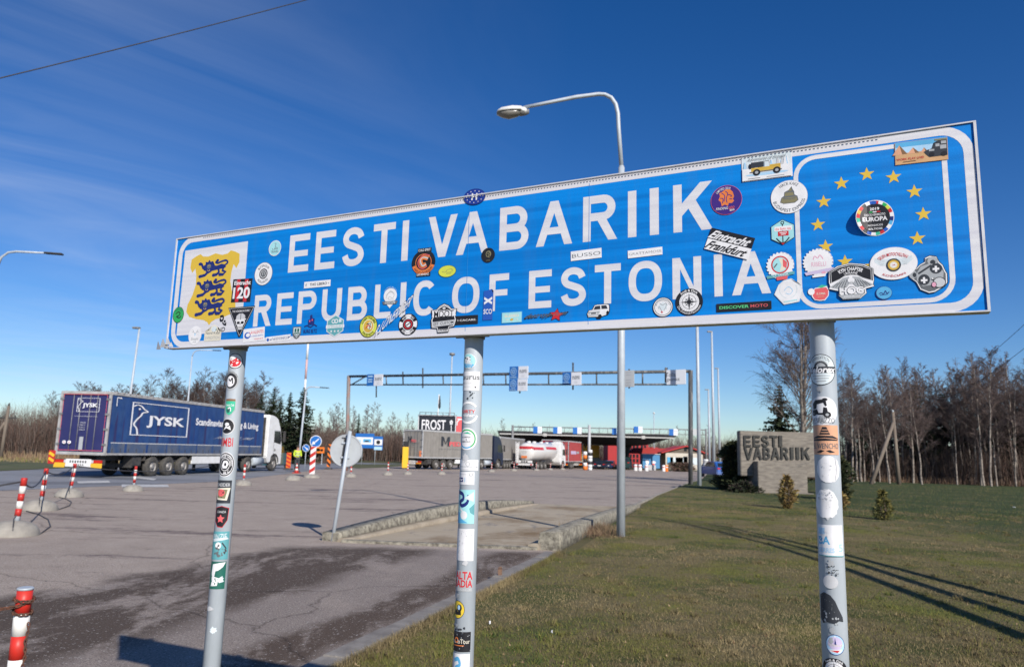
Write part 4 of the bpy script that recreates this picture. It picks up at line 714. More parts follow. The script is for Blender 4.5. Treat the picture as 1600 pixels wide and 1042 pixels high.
# ------------------------------------------------------------------ ground
def sheet(name,poly,z,mat,kind='structure',extra=()):
    bm=bmesh.new(); bm.faces.new([bm.verts.new((x,y,0)) for x,y in poly]); bmesh.ops.triangulate(bm,faces=bm.faces[:])
    for yy in(50,)+tuple(extra): bmesh.ops.bisect_plane(bm,geom=bm.verts[:]+bm.edges[:]+bm.faces[:],plane_co=(0,yy,0),plane_no=(0,1,0))
    for v in bm.verts: v.co.z=zg(v.co.y)+z
    bmesh.ops.recalc_face_normals(bm,faces=bm.faces)
    me=bpy.data.meshes.new(name); bm.to_mesh(me); bm.free(); me.materials.append(mat)
    if len(me.polygons) and me.polygons[0].normal.z<0: me.flip_normals()
    o=bpy.data.objects.new(name,me); col.objects.link(o); o['kind']=kind; return o
def gmat(name,base,layers,rough=.9,bump=.5,bscale=60,bdist=.01,grit=None,cracks=False):
    """base colour pair + list of (colour, noise scale, stretch, lo, hi, rot, mask) mixed on top"""
    m=bpy.data.materials.new(name); m.use_nodes=True; nt=m.node_tree; b=nt.nodes['Principled BSDF']; b.inputs['Roughness'].default_value=rough; b.inputs['Specular IOR Level'].default_value=.25
    t=nn(nt,'ShaderNodeTexCoord'); s=nn(nt,'ShaderNodeSeparateXYZ'); lk(nt,t.outputs['Object'],s.inputs[0])
    n=nn(nt,'ShaderNodeTexNoise',Scale=base[2],Detail=8.0,Roughness=.7); lk(nt,t.outputs['Object'],n.inputs['Vector'])
    cur=ramp(nt,n.outputs[0],.32,.68,(*base[0],1),(*base[1],1))
    for ly in layers:
        c,scl,st,lo,hi,rot,mask=ly
        mp=nn(nt,'ShaderNodeMapping'); mp.inputs['Scale'].default_value=st; mp.inputs['Rotation'].default_value=(0,0,R(rot)); lk(nt,t.outputs['Object'],mp.inputs[0])
        n=nn(nt,'ShaderNodeTexNoise',Scale=scl,Detail=9.0,Roughness=.62,Distortion=.3); lk(nt,mp.outputs[0],n.inputs['Vector'])
        nf=nn(nt,'ShaderNodeTexNoise',Scale=scl*9,Detail=6.0,Roughness=.7); lk(nt,t.outputs['Object'],nf.inputs['Vector'])
        val=mth(nt,'ADD',n.outputs[0],mth(nt,'MULTIPLY',mth(nt,'SUBTRACT',nf.outputs[0],.5),.28 if scl<5 else 0.0))
        f=ramp(nt,val,lo,hi)
        if mask: f=mth(nt,'MULTIPLY',f,mask(nt,s,n),True)
        x=nn(nt,'ShaderNodeMix',data_type='RGBA'); lk(nt,f,x.inputs[0]); lk(nt,cur,x.inputs[6]); x.inputs[7].default_value=(*c,1); cur=x.outputs[2]
    if cracks:
        nd=nn(nt,'ShaderNodeTexNoise',Scale=.9,Detail=6.0); lk(nt,t.outputs['Object'],nd.inputs['Vector']); mv=nn(nt,'ShaderNodeMix',data_type='RGBA',blend_type='ADD'); mv.inputs[0].default_value=1.0; lk(nt,t.outputs['Object'],mv.inputs[6]); lk(nt,nd.outputs['Color'],mv.inputs[7])
        vo=nn(nt,'ShaderNodeTexVoronoi',feature='DISTANCE_TO_EDGE',Scale=.17); lk(nt,mv.outputs[2],vo.inputs['Vector']); f=ramp(nt,vo.outputs['Distance'],.0018,.0042,(.42,.40,.39,1),(1,1,1,1)); x=nn(nt,'ShaderNodeMix',data_type='RGBA',blend_type='MULTIPLY'); x.inputs[0].default_value=.8; lk(nt,cur,x.inputs[6]); lk(nt,f,x.inputs[7]); cur=x.outputs[2]
    if cracks:
        vg=nn(nt,'ShaderNodeTexVoronoi',Scale=34.0); lk(nt,t.outputs['Object'],vg.inputs['Vector']); sc_=nn(nt,'ShaderNodeSeparateColor'); lk(nt,vg.outputs['Color'],sc_.inputs[0]); gm_=mth(nt,'MULTIPLY',mth(nt,'GREATER_THAN',sc_.outputs[0],.88),mth(nt,'LESS_THAN',vg.outputs['Distance'],.34)); gm_=mth(nt,'MULTIPLY',gm_,.55); x=nn(nt,'ShaderNodeMix',data_type='RGBA'); lk(nt,gm_,x.inputs[0]); lk(nt,cur,x.inputs[6]); x.inputs[7].default_value=(.46,.43,.40,1); cur=x.outputs[2]
    if grit:
        n=nn(nt,'ShaderNodeTexNoise',Scale=grit[0],Detail=4.0,Roughness=.8); lk(nt,t.outputs['Object'],n.inputs['Vector']); k0,k1=grit[1]; f=ramp(nt,n.outputs[0],.34,.66,(k0,k0,k0,1),(k1,k1,k1,1)); x=nn(nt,'ShaderNodeMix',data_type='RGBA',blend_type='MULTIPLY'); x.inputs[0].default_value=1; lk(nt,cur,x.inputs[6]); lk(nt,f,x.inputs[7]); cur=x.outputs[2]
    lk(nt,cur,b.inputs['Base Color'])
    n=nn(nt,'ShaderNodeTexNoise',Scale=bscale,Detail=7.0,Roughness=.7); lk(nt,t.outputs['Object'],n.inputs['Vector'])
    bp=nn(nt,'ShaderNodeBump',Strength=bump,Distance=bdist); lk(nt,n.outputs[0],bp.inputs['Height']); lk(nt,bp.outputs[0],b.inputs['Normal'])
    return m
def band(a,b,soft,fx,fy,fc,wob=1.5):     # 1 where a < fx*x+fy*y+fc (+ wobble) < b
    def f(nt,s,n):
        v=mth(nt,'ADD',mth(nt,'MULTIPLY',s.outputs['X'],fx),mth(nt,'MULTIPLY',s.outputs['Y'],fy)); v=mth(nt,'ADD',v,fc)
        n2=nn(nt,'ShaderNodeTexNoise',Scale=.7,Detail=6.0); t=nt.nodes['Texture Coordinate']; lk(nt,t.outputs['Object'],n2.inputs['Vector'])
        v=mth(nt,'ADD',v,mth(nt,'MULTIPLY',mth(nt,'SUBTRACT',n2.outputs[0],.5),wob))
        p=mth(nt,'DIVIDE',mth(nt,'SUBTRACT',v,a),soft,True); q=mth(nt,'DIVIDE',mth(nt,'SUBTRACT',b,v),soft,True)
        return mth(nt,'MULTIPLY',p,q,True)
    return f
def both(f,g): return lambda nt,s,n: mth(nt,'MULTIPLY',f(nt,s,n),g(nt,s,n),True)
KX,KY,KC=-.954,.300,-3.04          # distance to the left of the kerb
near=band(-50,13.2,.5,0,1,0,.9)
asph=gmat('pinkish asphalt',((.325,.268,.222),(.405,.342,.288),1.6),[
    ((.15,.115,.105),.5,(.35,1.6,1),.56,.66,8,None),
    ((.42,.38,.36),32.0,(1,1,1),.585,.66,0,None),
    ((.10,.085,.08),44.0,(1,1,1),.56,.68,0,None),
    ((.255,.215,.187),1.2,(1,.5,1),.20,.50,17,both(near,band(-1,4.5,.35,KX,KY,KC,1.2))),
    ((.090,.066,.050),.9,(1.3,.5,1),.40,.50,17,both(near,band(1.7,4.6,.45,KX,KY,KC,1.0))),
    ((.095,.068,.050),1.0,(1.3,.5,1),.38,.48,17,both(near,band(.12,1.0,.22,KX,KY,KC,.6))),
    ((.50,.47,.44),42.0,(1,1,1),.62,.67,0,near),((.035,.03,.028),60.0,(1,1,1),.56,.66,0,near),
    ((.075,.06,.055),.26,(.25,2.0,1),.645,.70,-4,band(14,95,3,0,1,0,4)),
    ],bump=.8,bscale=60,grit=(62,(.5,1.5)),cracks=True)
lawnm=gmat('spring lawn',((.185,.148,.074),(.130,.114,.044),.9),[
    ((.075,.088,.024),.9,(1,1,1),.48,.60,0,None),
    ((.16,.155,.034),.6,(1,1,1),.50,.64,20,None),
    ((.048,.066,.024),.22,(1,1.6,1),.15,.42,0,band(9.5,900,3,1,.06,-1.0,5)),
    ((.16,.13,.08),14.0,(1,1,1),.62,.74,0,None),
    ((.045,.035,.02),9.0,(1,1,1),.62,.74,0,None)],rough=1.0,bump=.9,bscale=38,bdist=.03)
roadm=gmat('grey road asphalt',((.20,.21,.23),(.25,.26,.285),1.4),[((.10,.105,.115),.3,(.2,1,1),.5,.7,80,None)],bump=.3)
groundm=gmat('rough ground',((.09,.085,.04),(.13,.11,.06),.5),[((.05,.07,.025),.3,(1,1,1),.45,.6,0,None)],rough=1,bump=.8,bscale=10)
floorm=gmat('worn concrete floor',((.36,.30,.215),(.42,.36,.27),.9),[((.21,.15,.085),.5,(1,1,1),.48,.66,0,None),((.17,.16,.15),2.0,(1,.4,1),.58,.72,20,None)],bump=.35)
kerbm=M('kerb concrete',(.27,.25,.225),.9,c2=(.17,.155,.14),scale=5,bump=.5,bscale=40)
EDGE=[(-9.4,-20),(-1.3,6.0),(.53,11.8),(.80,13.0),(4.05,24.7),(5.9,30.8),(10.7,45.8),(14.5,57),(33,124),(64,234)]
gnd=sheet('ground',[(-1500,-300),(1500,-300),(1500,3500),(-1500,3500)],-.014,groundm,extra=(130,))
for v in gnd.data.vertices:
    if v.co.y>130: v.co.z=zg(130)-.014
lot=sheet('asphalt_lot',EDGE[:3]+EDGE[3:-1]+[(33,150),(-14,150),(-15.5,62),(-14,50),(-13.2,35),(-16,27),(-20,14),(-22,-20)],0,asph)
sheet('road',[(-22,-20),(-20,14),(-16,27),(-13.2,35),(-14,50),(-15.5,62),(-16,95),(-22,104),(-33,100),(-29,62),(-27,40),(-33,20),(-40,-20)],.006,roadm)
sheet('far_road',[(-90,96),(-33,100),(-22,104),(-14,150),(-14,158),(-90,150)],.002,roadm)
lawn=sheet('lawn',[(EDGE[0][0]+.14,-20)]+[(x+.13,y-.02) for x,y in EDGE[1:3]]+[(1.2,13.0),(4.4,24.6)]+[(x+.12,y) for x,y in EDGE[5:-1]]+[(60,124),(60,100),(75,40),(75,-20)],.055,lawnm)
# verge on the far side of the road and the green strips
vergem=M('green verge',(.060,.085,.025),1,c2=(.11,.10,.05),scale=.6,bump=.5,bscale=8)
sheet('verge',[(-29.5,30),(-27.6,41),(-29.5,62),(-33.5,99),(-95,95),(-60,20)],.004,vergem)
sheet('green_strip',[(-24,104),(-14.5,72),(-13.6,80),(-13.9,100),(-15,118)],.010,vergem)
# kerbs and edge lines
def strip(name,pts,w,h,mat,z0=-.05,seg=1.0):
    mb=MB().use(mat)
    for (x0,y0),(x1,y1) in zip(pts,pts[1:]):
        n=max(1,int(math.hypot(x1-x0,y1-y0)/seg)); rz=math.atan2(y1-y0,x1-x0)
        for i in range(n):
            a=(i+.5)/n; x=x0+(x1-x0)*a; y=y0+(y1-y0)*a; l=math.hypot(x1-x0,y1-y0)/n
            jx=random.uniform(-.006,.006); mb.box((x+jx,y,(h+z0)/2+zg(y)+random.uniform(-.006,.004)),(l-.008,w,h-z0),rz,.008)
    return mb.build(name,kind='structure')
random.seed(5)
strip('kerb',[(-3.9,-3.0)]+EDGE[1:3]+[(.72,12.5)],.20,.08,kerbm)
strip('edge_kerb',[(4.1,24.9)]+EDGE[5:8],.10,.06,M('pale kerb',(.33,.31,.27),.9,c2=(.22,.2,.17),scale=4))
wl=M('road marking white',(.62,.62,.6),.7,c2=(.40,.4,.4),scale=6)
for q in([(190,757),(262,757),(264,761),(190,761)],[(120,752),(170,751),(172,754),(122,755)],[(215,745),(245,748),(240,750),(212,747)]):
    sheet('road_marking',[G(*p)[:2] for p in q],.011,wl)
# ------------------------------------------------------------------ the sunken concrete ramp
lich=M('lichened concrete',(.30,.28,.225),.95,c2=(.11,.10,.08),scale=9,lo=.40,hi=.62,bump=.45,bscale=30)
bench=M('washed concrete',(.36,.31,.24),.9,c2=(.25,.21,.155),scale=3,bump=.3)
sheet('ramp_floor',[(-3.0,13.72),(.62,13.35),(4.0,24.65),(.82,25.0)],.016,floorm)
def wallrun(name,p0,p1,wid,hs,side,label,seed,zb=-.05):
    # low wall: a mottled coping over a washed foot
    rd=random.Random(seed); t=thing(name,label,'low wall',(p0[0],p0[1],0)); d=Vector((p1[0]-p0[0],p1[1]-p0[1],0)); Ln=d.length; d/=Ln; q=Vector((d.y,-d.x,0))*side
    def run(m,prof,nm):
        n=40; rs=[]
        for i in range(n+1):
            f=i/n; h=hs[0]*(1-f)+hs[2]*f+ (hs[1]-(hs[0]+hs[2])/2)*math.sin(math.pi*f)
            rs.append([d*(Ln*f)+q*(a+rd.uniform(-.0015,.0015))+Vector((0,0,(zb if b<0 else b*h)+(rd.uniform(-.002,.002) if b>0 else 0))) for a,b in prof])
        mb=MB().use(m); mb.rings(rs,True,True); mb.build(nm,t)
    run(bench,[(.28,-1),(.26,.28),(.03,.36),(.03,-1)],'footing')
    run(lich,[(.0,-1),(.08,.36),(.05,.97),(.0,1.0),(-wid,1.0),(-wid,-1)],'coping')
    return t
wallrun('ramp_wall',(-3.09,13.75),(.80,25.1),.26,(.15,.34,.10),1,'long mottled concrete wall of the ramp, beside the tilted round sign',1)
wallrun('ramp_wall',(.62,13.30),(4.02,24.7),.30,(.30,.24,.10),-1,'short mottled concrete wall of the ramp, along the grass below the street lamp',2)
mb=MB().use(lich); 
mb.box((-1.2,13.5,.012),(3.5,.16,.07),math.atan2(-.4,3.7),.012); mb.build('ramp_sill',kind='structure')
# ------------------------------------------------------------------ short grass
def grass(name,n,inside,mats,seed,hmin,hmax,w,lean=.8):
    rg=np.random.default_rng(seed); P=inside(rg,n); n=len(P)
    ang=rg.uniform(0,2*np.pi,n); h=rg.uniform(hmin,hmax,n); ln=rg.uniform(.2,lean,n); a2=rg.uniform(0,2*np.pi,n); ww=w*rg.uniform(.6,1.4,n)
    dx,dy=np.cos(ang)*ww,np.sin(ang)*ww; v=np.zeros((n,3,3)); v[:,0]=P; v[:,1]=P; v[:,0,0]-=dx; v[:,0,1]-=dy; v[:,1,0]+=dx; v[:,1,1]+=dy
    v[:,2,0]=P[:,0]+np.cos(a2)*h*ln; v[:,2,1]=P[:,1]+np.sin(a2)*h*ln; v[:,2,2]=P[:,2]+h*np.sqrt(np.maximum(.05,1-ln*ln))
    me=bpy.data.meshes.new(name); me.vertices.add(n*3); me.vertices.foreach_set('co',v.reshape(-1)); me.loops.add(n*3); me.loops.foreach_set('vertex_index',np.arange(n*3,dtype=np.int32))
    me.polygons.add(n); me.polygons.foreach_set('loop_start',np.arange(0,n*3,3,dtype=np.int32)); me.polygons.foreach_set('loop_total',np.full(n,3,dtype=np.int32))
    for m in mats: me.materials.append(m)
    # patches of one kind of grass
    pk=(np.sin(P[:,0]*1.9+np.sin(P[:,1]*1.3)*1.7)+np.sin(P[:,1]*1.1+P[:,0]*.7+1)+.9*np.sin(P[:,0]*4.3+np.sin(P[:,1]*3.1)*1.3+np.sin(P[:,1]*2.2))+rg.normal(0,.9,n)-.5); k=np.clip(((pk+2.6)/5.2*len(mats)).astype(int),0,len(mats)-1)
    me.polygons.foreach_set('material_index',k.astype(np.int32)); me.update(calc_edges=True)
    o=bpy.data.objects.new(name,me); col.objects.link(o); return o
gmats=[M('grass straw',(.26,.205,.105),.9),M('grass dry',(.185,.142,.070),.9),M('grass brown',(.115,.09,.046),.9),M('grass olive',(.16,.145,.045),.9),M('grass moss',(.15,.155,.03),.9),M('grass green',(.06,.09,.022),.9)]
def lawn_in(rg,n):
    y=5.3+20*rg.random(n*3)**1.9; 
    ex=np.interp(y,[e[1] for e in EDGE],[e[0] for e in EDGE])+.2+np.where((y>13)&(y<24.5),.25,0)
    x=ex+rg.random(n*3)*(y*.78+.4-ex); P=np.stack([x,y,np.full(n*3,.055)],1)
    return P[:n]
g=grass('grass',260000,lawn_in,gmats,3,.010,.034,.0026,.97); tag(g,'short mossy spring grass with straw coloured blades on the lawn','grass',kind='stuff')
def edge_in(rg,n):
    i=rg.random(n); y=5.5+7*i; ex=np.interp(y,[e[1] for e in EDGE],[e[0] for e in EDGE]); x=ex+.13+np.abs(rg.normal(0,.06,n)); return np.stack([x,y,np.full(n,.05)],1)
g=grass('grass_fringe',9000,edge_in,gmats[:4],4,.03,.09,.003); tag(g,'ragged straw coloured grass hanging over the kerb','grass',kind='stuff')
tc_=rd_t=np.random.default_rng(12); TC=lawn_in(tc_,420)
def tuft_in(rg,n):
    i=rg.integers(0,len(TC),n); P=TC[i].copy(); P[:,0]+=rg.normal(0,.035,n); P[:,1]+=rg.normal(0,.035,n); return P
g=grass('grass_tufts',26000,tuft_in,gmats,14,.03,.075,.003,.8); tag(g,'scattered taller tufts in the lawn','grass',kind='stuff')
def far_in(rg,n):
    y=22+34*rg.random(n*2)**1.3; ex=np.interp(y,[e[1] for e in EDGE],[e[0] for e in EDGE])+.3; x=ex+rg.random(n*2)*(y*.78-ex+1); P=np.stack([x,y,.055-np.maximum(0,y-50)*.009],1); k=(rg.random(n*2)<.9)
    return P[k][:n]
g=grass('grass',70000,far_in,[gmats[1],gmats[3],gmats[5],M('grass dark green',(.045,.068,.024),.9),M('grass deep green',(.035,.055,.02),.9)],19,.02,.06,.006,.95); tag(g,'smoother green grass of the far lawn towards the wood','grass',kind='stuff')
def leaf_in(rg,n): P=lawn_in(rg,n); P[:,2]+=.012; return P
g=grass('dead_leaves',900,leaf_in,[M('leaf brown',(.12,.06,.03),.8),M('leaf tan',(.30,.21,.12),.8)],15,.012,.03,.008,.99); tag(g,'dead brown leaves strewn over the lawn','leaves',kind='stuff')
def weed_in(rg,n): return np.stack([1.85+rg.normal(0,.28,n),16.1+rg.normal(0,.55,n),np.full(n,.06)],1)
g=grass('dry_weeds',2200,weed_in,[M('weed stalk',(.12,.07,.045),.9),M('weed stalk pale',(.23,.16,.10),.9),gmats[1]],6,.06,.24,.003,.6); tag(g,'clump of brown dead weeds at the foot of the street lamp','weeds',kind='stuff')
# litter specks
random.seed(8)
lit=[('crumpled white paper scrap on the near lawn',765,985,.012),('white paper scrap on the lawn beside the right post',862,1000,.009),('white scrap lying far out on the dark green lawn',1585,795,.07)]
for lb,x,y,r in lit:
    p=G(x,y); mb=MB().use(V['white']); mb.rings([[(p.x+r*random.uniform(.5,1)*math.cos(R(60*i)),p.y+r*random.uniform(.5,1)*math.sin(R(60*i)),.06+.02*j+random.uniform(0,.01)) for i in range(6)] for j in(0,1)],True,False)
    tag(mb.build('paper_scrap'),lb,'litter')
# wooden stake by the kerb
p=G(775,908); t=thing('wooden_stake','short weathered wooden stake standing beside the kerb','stake',(p.x+.05,p.y,0))
mb=MB().use(M('stake wood',(.22,.13,.09),.9,c2=(.13,.08,.05),scale=9,stretch=(1,1,.2))); mb.prism([(-.025,-.1),(.03,-.1),(.024,.17),(.012,.19),(-.03,.175)],-.02,.02,.003); mb.build('stake',t)
mb=MB().use(M('stake top dark',(.10,.06,.045),.9)); mb.box((-.002,0,.165),(.048,.043,.02)); mb.build('stake_head',t)
# ------------------------------------------------------------------ bollards on concrete domes, chain
domeprof=[(.52,-.03),(.52,.03),(.49,.10),(.42,.17),(.30,.225),(.15,.25),(.06,.255)]
def bollard_kit():
    t=thing('bollard','x','bollard'); mb=MB().use(conc); mb.lathe([(r_*.76,z_) for r_,z_ in domeprof],28); mb.build('concrete_base',t)
    mb=MB().use(galv); mb.lathe([(.05,.22),(.05,.52)],16); mb.build('sleeve',t)
    for i in range(5):
        mb=MB().use(redp if i%2==0 else whiteb); z=.98-.13*i; mb.lathe([(.052,z-.13),(.052,z)]+([(.047,z+.012),(.0,z+.016)] if i==0 else []),16); mb.build('stripe',t)
    return t
bk=bollard_kit(); first=True
bl=[(22,836,1.0,'red and white bollard on a concrete dome, nearest of the chained row at left',.05,'chained'),(62,797,1.0,'red and white bollard on a concrete dome, second in the chained row',.04,'chained'),(108,776,1.0,'red and white bollard on a concrete dome under the tail of the blue lorry',.06,'chained'),
 (208,767,.86,'red and white bollard in front of the rear wheels of the blue lorry',.02,''),(380,758,.88,'red and white bollard in front of the blue lorry tractor unit',.01,''),
 (606,742,.85,'red and white bollard left of the tail of the grey lorry',0,''),(637,741,.80,'red and white bollard before the tail lights of the grey lorry',0,''),(690,741,.80,'red and white bollard before the trailer wheels of the grey lorry',.01,''),
 (768,737,.85,'red and white bollard in front of the dark blue cab',.0,''),(803,735.5,.9,'red and white bollard left of the white tanker',0,''),(838,735,.9,'red and white bollard under the white tanker',0,''),(860,734,.9,'red and white bollard right of the white tanker wheels',0,''),(879,733.5,.9,'red and white bollard behind the red trailer',0,''),(548,745,.85,'red and white bollard half hidden behind the tilted round sign',.0,'')]
for i,(x,y,s,lb,ln,gp) in enumerate(bl):
    p=G(x,y); 
    if i==0: t=bk; t.location=p
    else: t=dup(bk,p,random.uniform(0,6),s)
    t['label']=lb; t['group']='red and white bollards on concrete domes'; t.rotation_euler=(0,ln,random.uniform(0,.3)); t.scale=(s,s,s)
# domes without a post
for x,y,lb in((458,750,'bare concrete dome in front of the traffic cone and the person'),):
    mb=MB().use(conc); mb.lathe([(r*.76,z) for r,z in domeprof]+[(.0,.255)],28); o=mb.build('concrete_dome',loc=G(x,y)); tag(o,lb,'concrete dome')
chainm=M('chain rust',(.14,.055,.03),.8,c2=(.07,.04,.03),scale=20)
chaind=M('chain dark',(.05,.05,.055),.6)
def sag(p0,p1,d,n=14): return [Vector(p0).lerp(Vector(p1),i/n)-Vector((0,0,d*4*(i/n)*(1-i/n))) for i in range(n+1)]
def toppt(i): x,y,s=bl[i][:3]; return G(x,y)+Vector((bl[i][4]*.9,0,.93*s))
for p_,q_,d,lb in((toppt(0),toppt(1),.22,'dark sagging chain between the nearest two chained bollards at left'),(toppt(1),toppt(2),.16,'dark sagging chain reaching the bollard under the blue lorry tail'),(toppt(0)+Vector((-5.5,-4.5,-.5)),toppt(0),.25,'dark chain running from the nearest chained bollard out of the left edge'),(toppt(2),toppt(2)+Vector((1.2,7.5,-.1)),.2,'dark chain running from the third chained bollard under the blue lorry')):
    mb=MB().use(chaind); mb.tube(sag(p_,q_,d),.016,6); tag(mb.build('barrier_chain'),lb,'chain','chains of the left bollard row')
mb=MB().use(chaind)
for i in(0,1,2):
    x,y,s=bl[i][:3]; p=G(x,y); pts=[p+Vector((r*.42-.04,-r*.63,z+.012)) for r,z in domeprof[::-1]]; mb.tube([p+Vector((0.03,-.05,.35))]+pts,.013,6)
    if i<2: q=G(*bl[i+1][:2]); mb.tube([p+Vector((.30,.27,.012)),p.lerp(q,.25)+Vector((.42,.2,.012)),p.lerp(q,.55)+Vector((.38,.0,.012)),p.lerp(q,.8)+Vector((.12,-.1,.012)),q+Vector((-.05,-.42,.012))],.013,6)
tag(mb.build('ground_cable'),'dark cable lying over the concrete domes and the asphalt','cable')
# foreground bollard with rusty chain
fy=4.0; pt=A(40,917,fy); pb=A(24,1042,fy); d=(pt-pb); d/=d.z; base=pt-d*pt.z
t=thing('bollard','scuffed red and white bollard in the near left corner with a rusty chain','bollard',base); r=.038
def at(z): return d*z
mb=MB().use(galv); mb.tube([at(pt.z-.012),at(pt.z-.003),at(pt.z)],[r*1.02,r*1.02,r*.9],20); mb.build('cap',t)
zs=[pt.z-.012,pt.z-.125,pt.z-.235,pt.z-.35,pt.z-.47,pt.z-.59,-.1]
for i in range(6):
    mb=MB().use((M('scuffed red',(.56,.03,.02),.45,c2=(.40,.05,.04),scale=14,lo=.5,hi=.75),M('scuffed white',(.76,.75,.71),.5,c2=(.50,.45,.38),scale=11,lo=.55,hi=.78))[i%2]); mb.tube([at(zs[i]),at(zs[i+1])],r*(.98 if i==1 else .96),24); mb.build('stripe',t)
def chain(mb,pts,s=.02,rr=.0045):
    for i in range(len(pts)-1):
        a,b=Vector(pts[i]),Vector(pts[i+1]); c=(a+b)/2; u=(b-a); l=u.length*.72; u.normalize(); v=u.orthogonal().normalized(); v=Quaternion(u,R(90*(i%2)))@v
        mb.tube([c+u*l*math.cos(R(45*k))+v*s*.55*math.sin(R(45*k)) for k in range(9)],rr,6,False)
mb=MB().use(chainm); ps=[]
for k in range(46):
    an=-k*.42; z=pt.z-.05-.095*k/45-.02*math.sin(an*.5+1); ps.append(at(z)+Vector((math.cos(an),math.sin(an),0))*(r+.007+.003*math.sin(k)))
chain(mb,ps,.013,.0033)
en=at(pt.z-.10)+Vector((-r-.01,0,0)); chain(mb,[en+Vector((-.025*k,-.006*k,-.004*k+.00012*k*k)) for k in range(40)],.015,.0036)
ps=[at(pt.z-.17-.02*k)+Vector((r+.012,-.02,0))+Vector((.004*math.sin(k),0,0)) for k in range(16)]; chain(mb,ps,.011,.003)
o=mb.build('chain'); o.location=base; tag(o,'rusty chain wound round the near left bollard','chain')
# ------------------------------------------------------------------ traffic signs near the queue
def disc_sign(y,r,x,z,mb,n=36,th=.02):
    mb.lathe([(r,y-th),(r,y)],n,(x,0,z),'Y')
def face_art(fn,r,x,z,y,parent,name,rz=0):
    a=Art(r,r); fn(a); return link(name,a.mesh(name,lambda px_,pz,h:(x+px_,y-h,z+pz),base=.002,step=.0008),parent)
V['signblue']=bluep; V['orangep']=orangep; V['redp']=redp; V['whitep']=whitep
# back of the round sign, leaning pole
p=Vector((-3.14,13.8,0)); t=thing('round_sign','grey back of a round traffic sign on a leaning pole','traffic sign',p)
top=A(546,680,13.75)-p; ax=top.normalized()
gback=M('sign back grey',(.40,.43,.45),.5,c2=(.34,.36,.38),scale=3)
mb=MB().use(galv); mb.tube([ax*-.1,ax*1.0,ax*1.98],.034,16); mb.build('pole',t)
mb=MB().use(gback); c=A(541,704,13.9)-p; 
mb.rings([[c+Vector((.29*math.cos(R(10*k)),.02*s,.29*math.sin(R(10*k)))) for k in range(36)] for s in(-1,1)],True,False); mb.build('disc',t)
mb=MB().use(gback); mb.rings([[c+Vector((rr*math.cos(R(10*k)),yy,rr*math.sin(R(10*k)))) for k in range(36)] for rr,yy in((.294,.025),(.300,.0),(.294,-.028),(.278,-.028),(.274,-.021))],False,True); mb.build('rim',t)
mb=MB().use(galv)
for dz in(-.12,.14): mb.box(c+Vector((-.0,-.04,dz)),(.16,.02,.03))
mb.build('bracket',t)
mb=MB().use(dark); mb.box(c+Vector((-.045,-.03,0)),(.028,.018,.46),tilt=Matrix.Rotation(.09,3,'Y')); mb.box(c+Vector((-.055,-.03,.235)),(.06,.018,.02)); mb.build('channel',t)
# blue arrow signs
def arrow(a,down=True):
    disc_=a.ell(0,0,1,1,'whitep',36); a.ell(0,0,.9,.9,'signblue',36); s=-1 if down else 1
    a.line([(.52*-s*-1,.45),(-.28*-s*-1,-.25)],.17,'whitep'); k=-s*-1
    a.poly([(-.62*k,-.55),(-.02*k,-.42),(-.46*k,.06)],'whitep')
p=G(487,746); t=thing('arrow_sign','large blue round sign with a white arrow above a red and white striped board','traffic sign',p)
mb=MB().use(conc); mb.lathe([(r_*.9,z*.8) for r_,z in domeprof]+[(0,.2)],24); mb.build('concrete_base',t)
mb=MB().use(whitep); mb.box((0,0,.95),(.30,.04,1.55)); mb.build('board',t)
a=Art(.15,.775); a.rect(-1,-1,1,1,'whitep')
for i in range(-2,4): 
    z=-.95+i*.55; a.poly([(-1,max(-1,min(1,z))),(1,max(-1,min(1,z+.28))),(1,max(-1,min(1,z+.55))),(-1,max(-1,min(1,z+.27)))],'redp')
link('stripes',a.mesh('stripes',lambda x,y,h:(x,-.024-h,.95+y),base=.001,step=.001),t)
mb=MB().use(bluep); disc_sign(0,.335,.1,2.0,mb); mb.build('disc',t); face_art(lambda a:arrow(a,False),.335,.1,2.0,-.02,t,'arrow')
mb=MB().use(galv); mb.tube([(.03,.03,.1),(.03,.03,1.95)],.03,10); mb.build('pole',t)
p=Vector((A(477.5,709,66).x,66,zg(66))); t=thing('arrow_sign','small blue round sign with a white arrow behind the larger one','traffic sign',p)
mb=MB().use(galv); mb.tube([(0,.03,-.1),(0,.03,1.7)],.03,10); mb.build('pole',t)
mb=MB().use(bluep); disc_sign(0,.32,0,1.75,mb); mb.build('disc',t); face_art(lambda a:arrow(a,True),.32,0,1.75,-.02,t,'arrow')
# orange striped panels, cone
def panel(p,label,w,h,z0,c2):
    t=thing('hazard_panel',label,'hazard panel',p,0,'orange striped hazard panels'); mb=MB().use(orangep); mb.box((0,0,z0+h/2),(w,.04,h)); mb.build('board',t)
    a=Art(w/2,h/2)
    for i in range(-1,4): z=-1+i*.5; cl=lambda q:max(-1,min(1,q)); a.poly([(-1,cl(z+.28)),(1,cl(z)),(1,cl(z+.25)),(-1,cl(z+.53))],c2)
    link('stripes',a.mesh('stripes',lambda x,y,h_:(x,-.022-h_,z0+h/2+y),base=.001),t)
    mb=MB().use(rubber); mb.box((0,.05,.06),(w+.25,.5,.12),0,.02); mb.box((0,.03,.3),(.05,.04,.6)); mb.build('foot',t)
panel(G(450,734),'orange striped hazard panel by the teal car',.34,1.15,.15,'redp')
panel(G(513,733),'orange and dark striped hazard panel right of the arrow signs',.28,1.9,.2,'black')
p=G(463,739); t=thing('traffic_cone','red and white striped traffic cone in front of the person','traffic cone',p); t.scale=(.62,.62,.62)
mb=MB().use(redp); mb.box((0,0,.04),(.7,.7,.08),0,.02); mb.build('base',t)
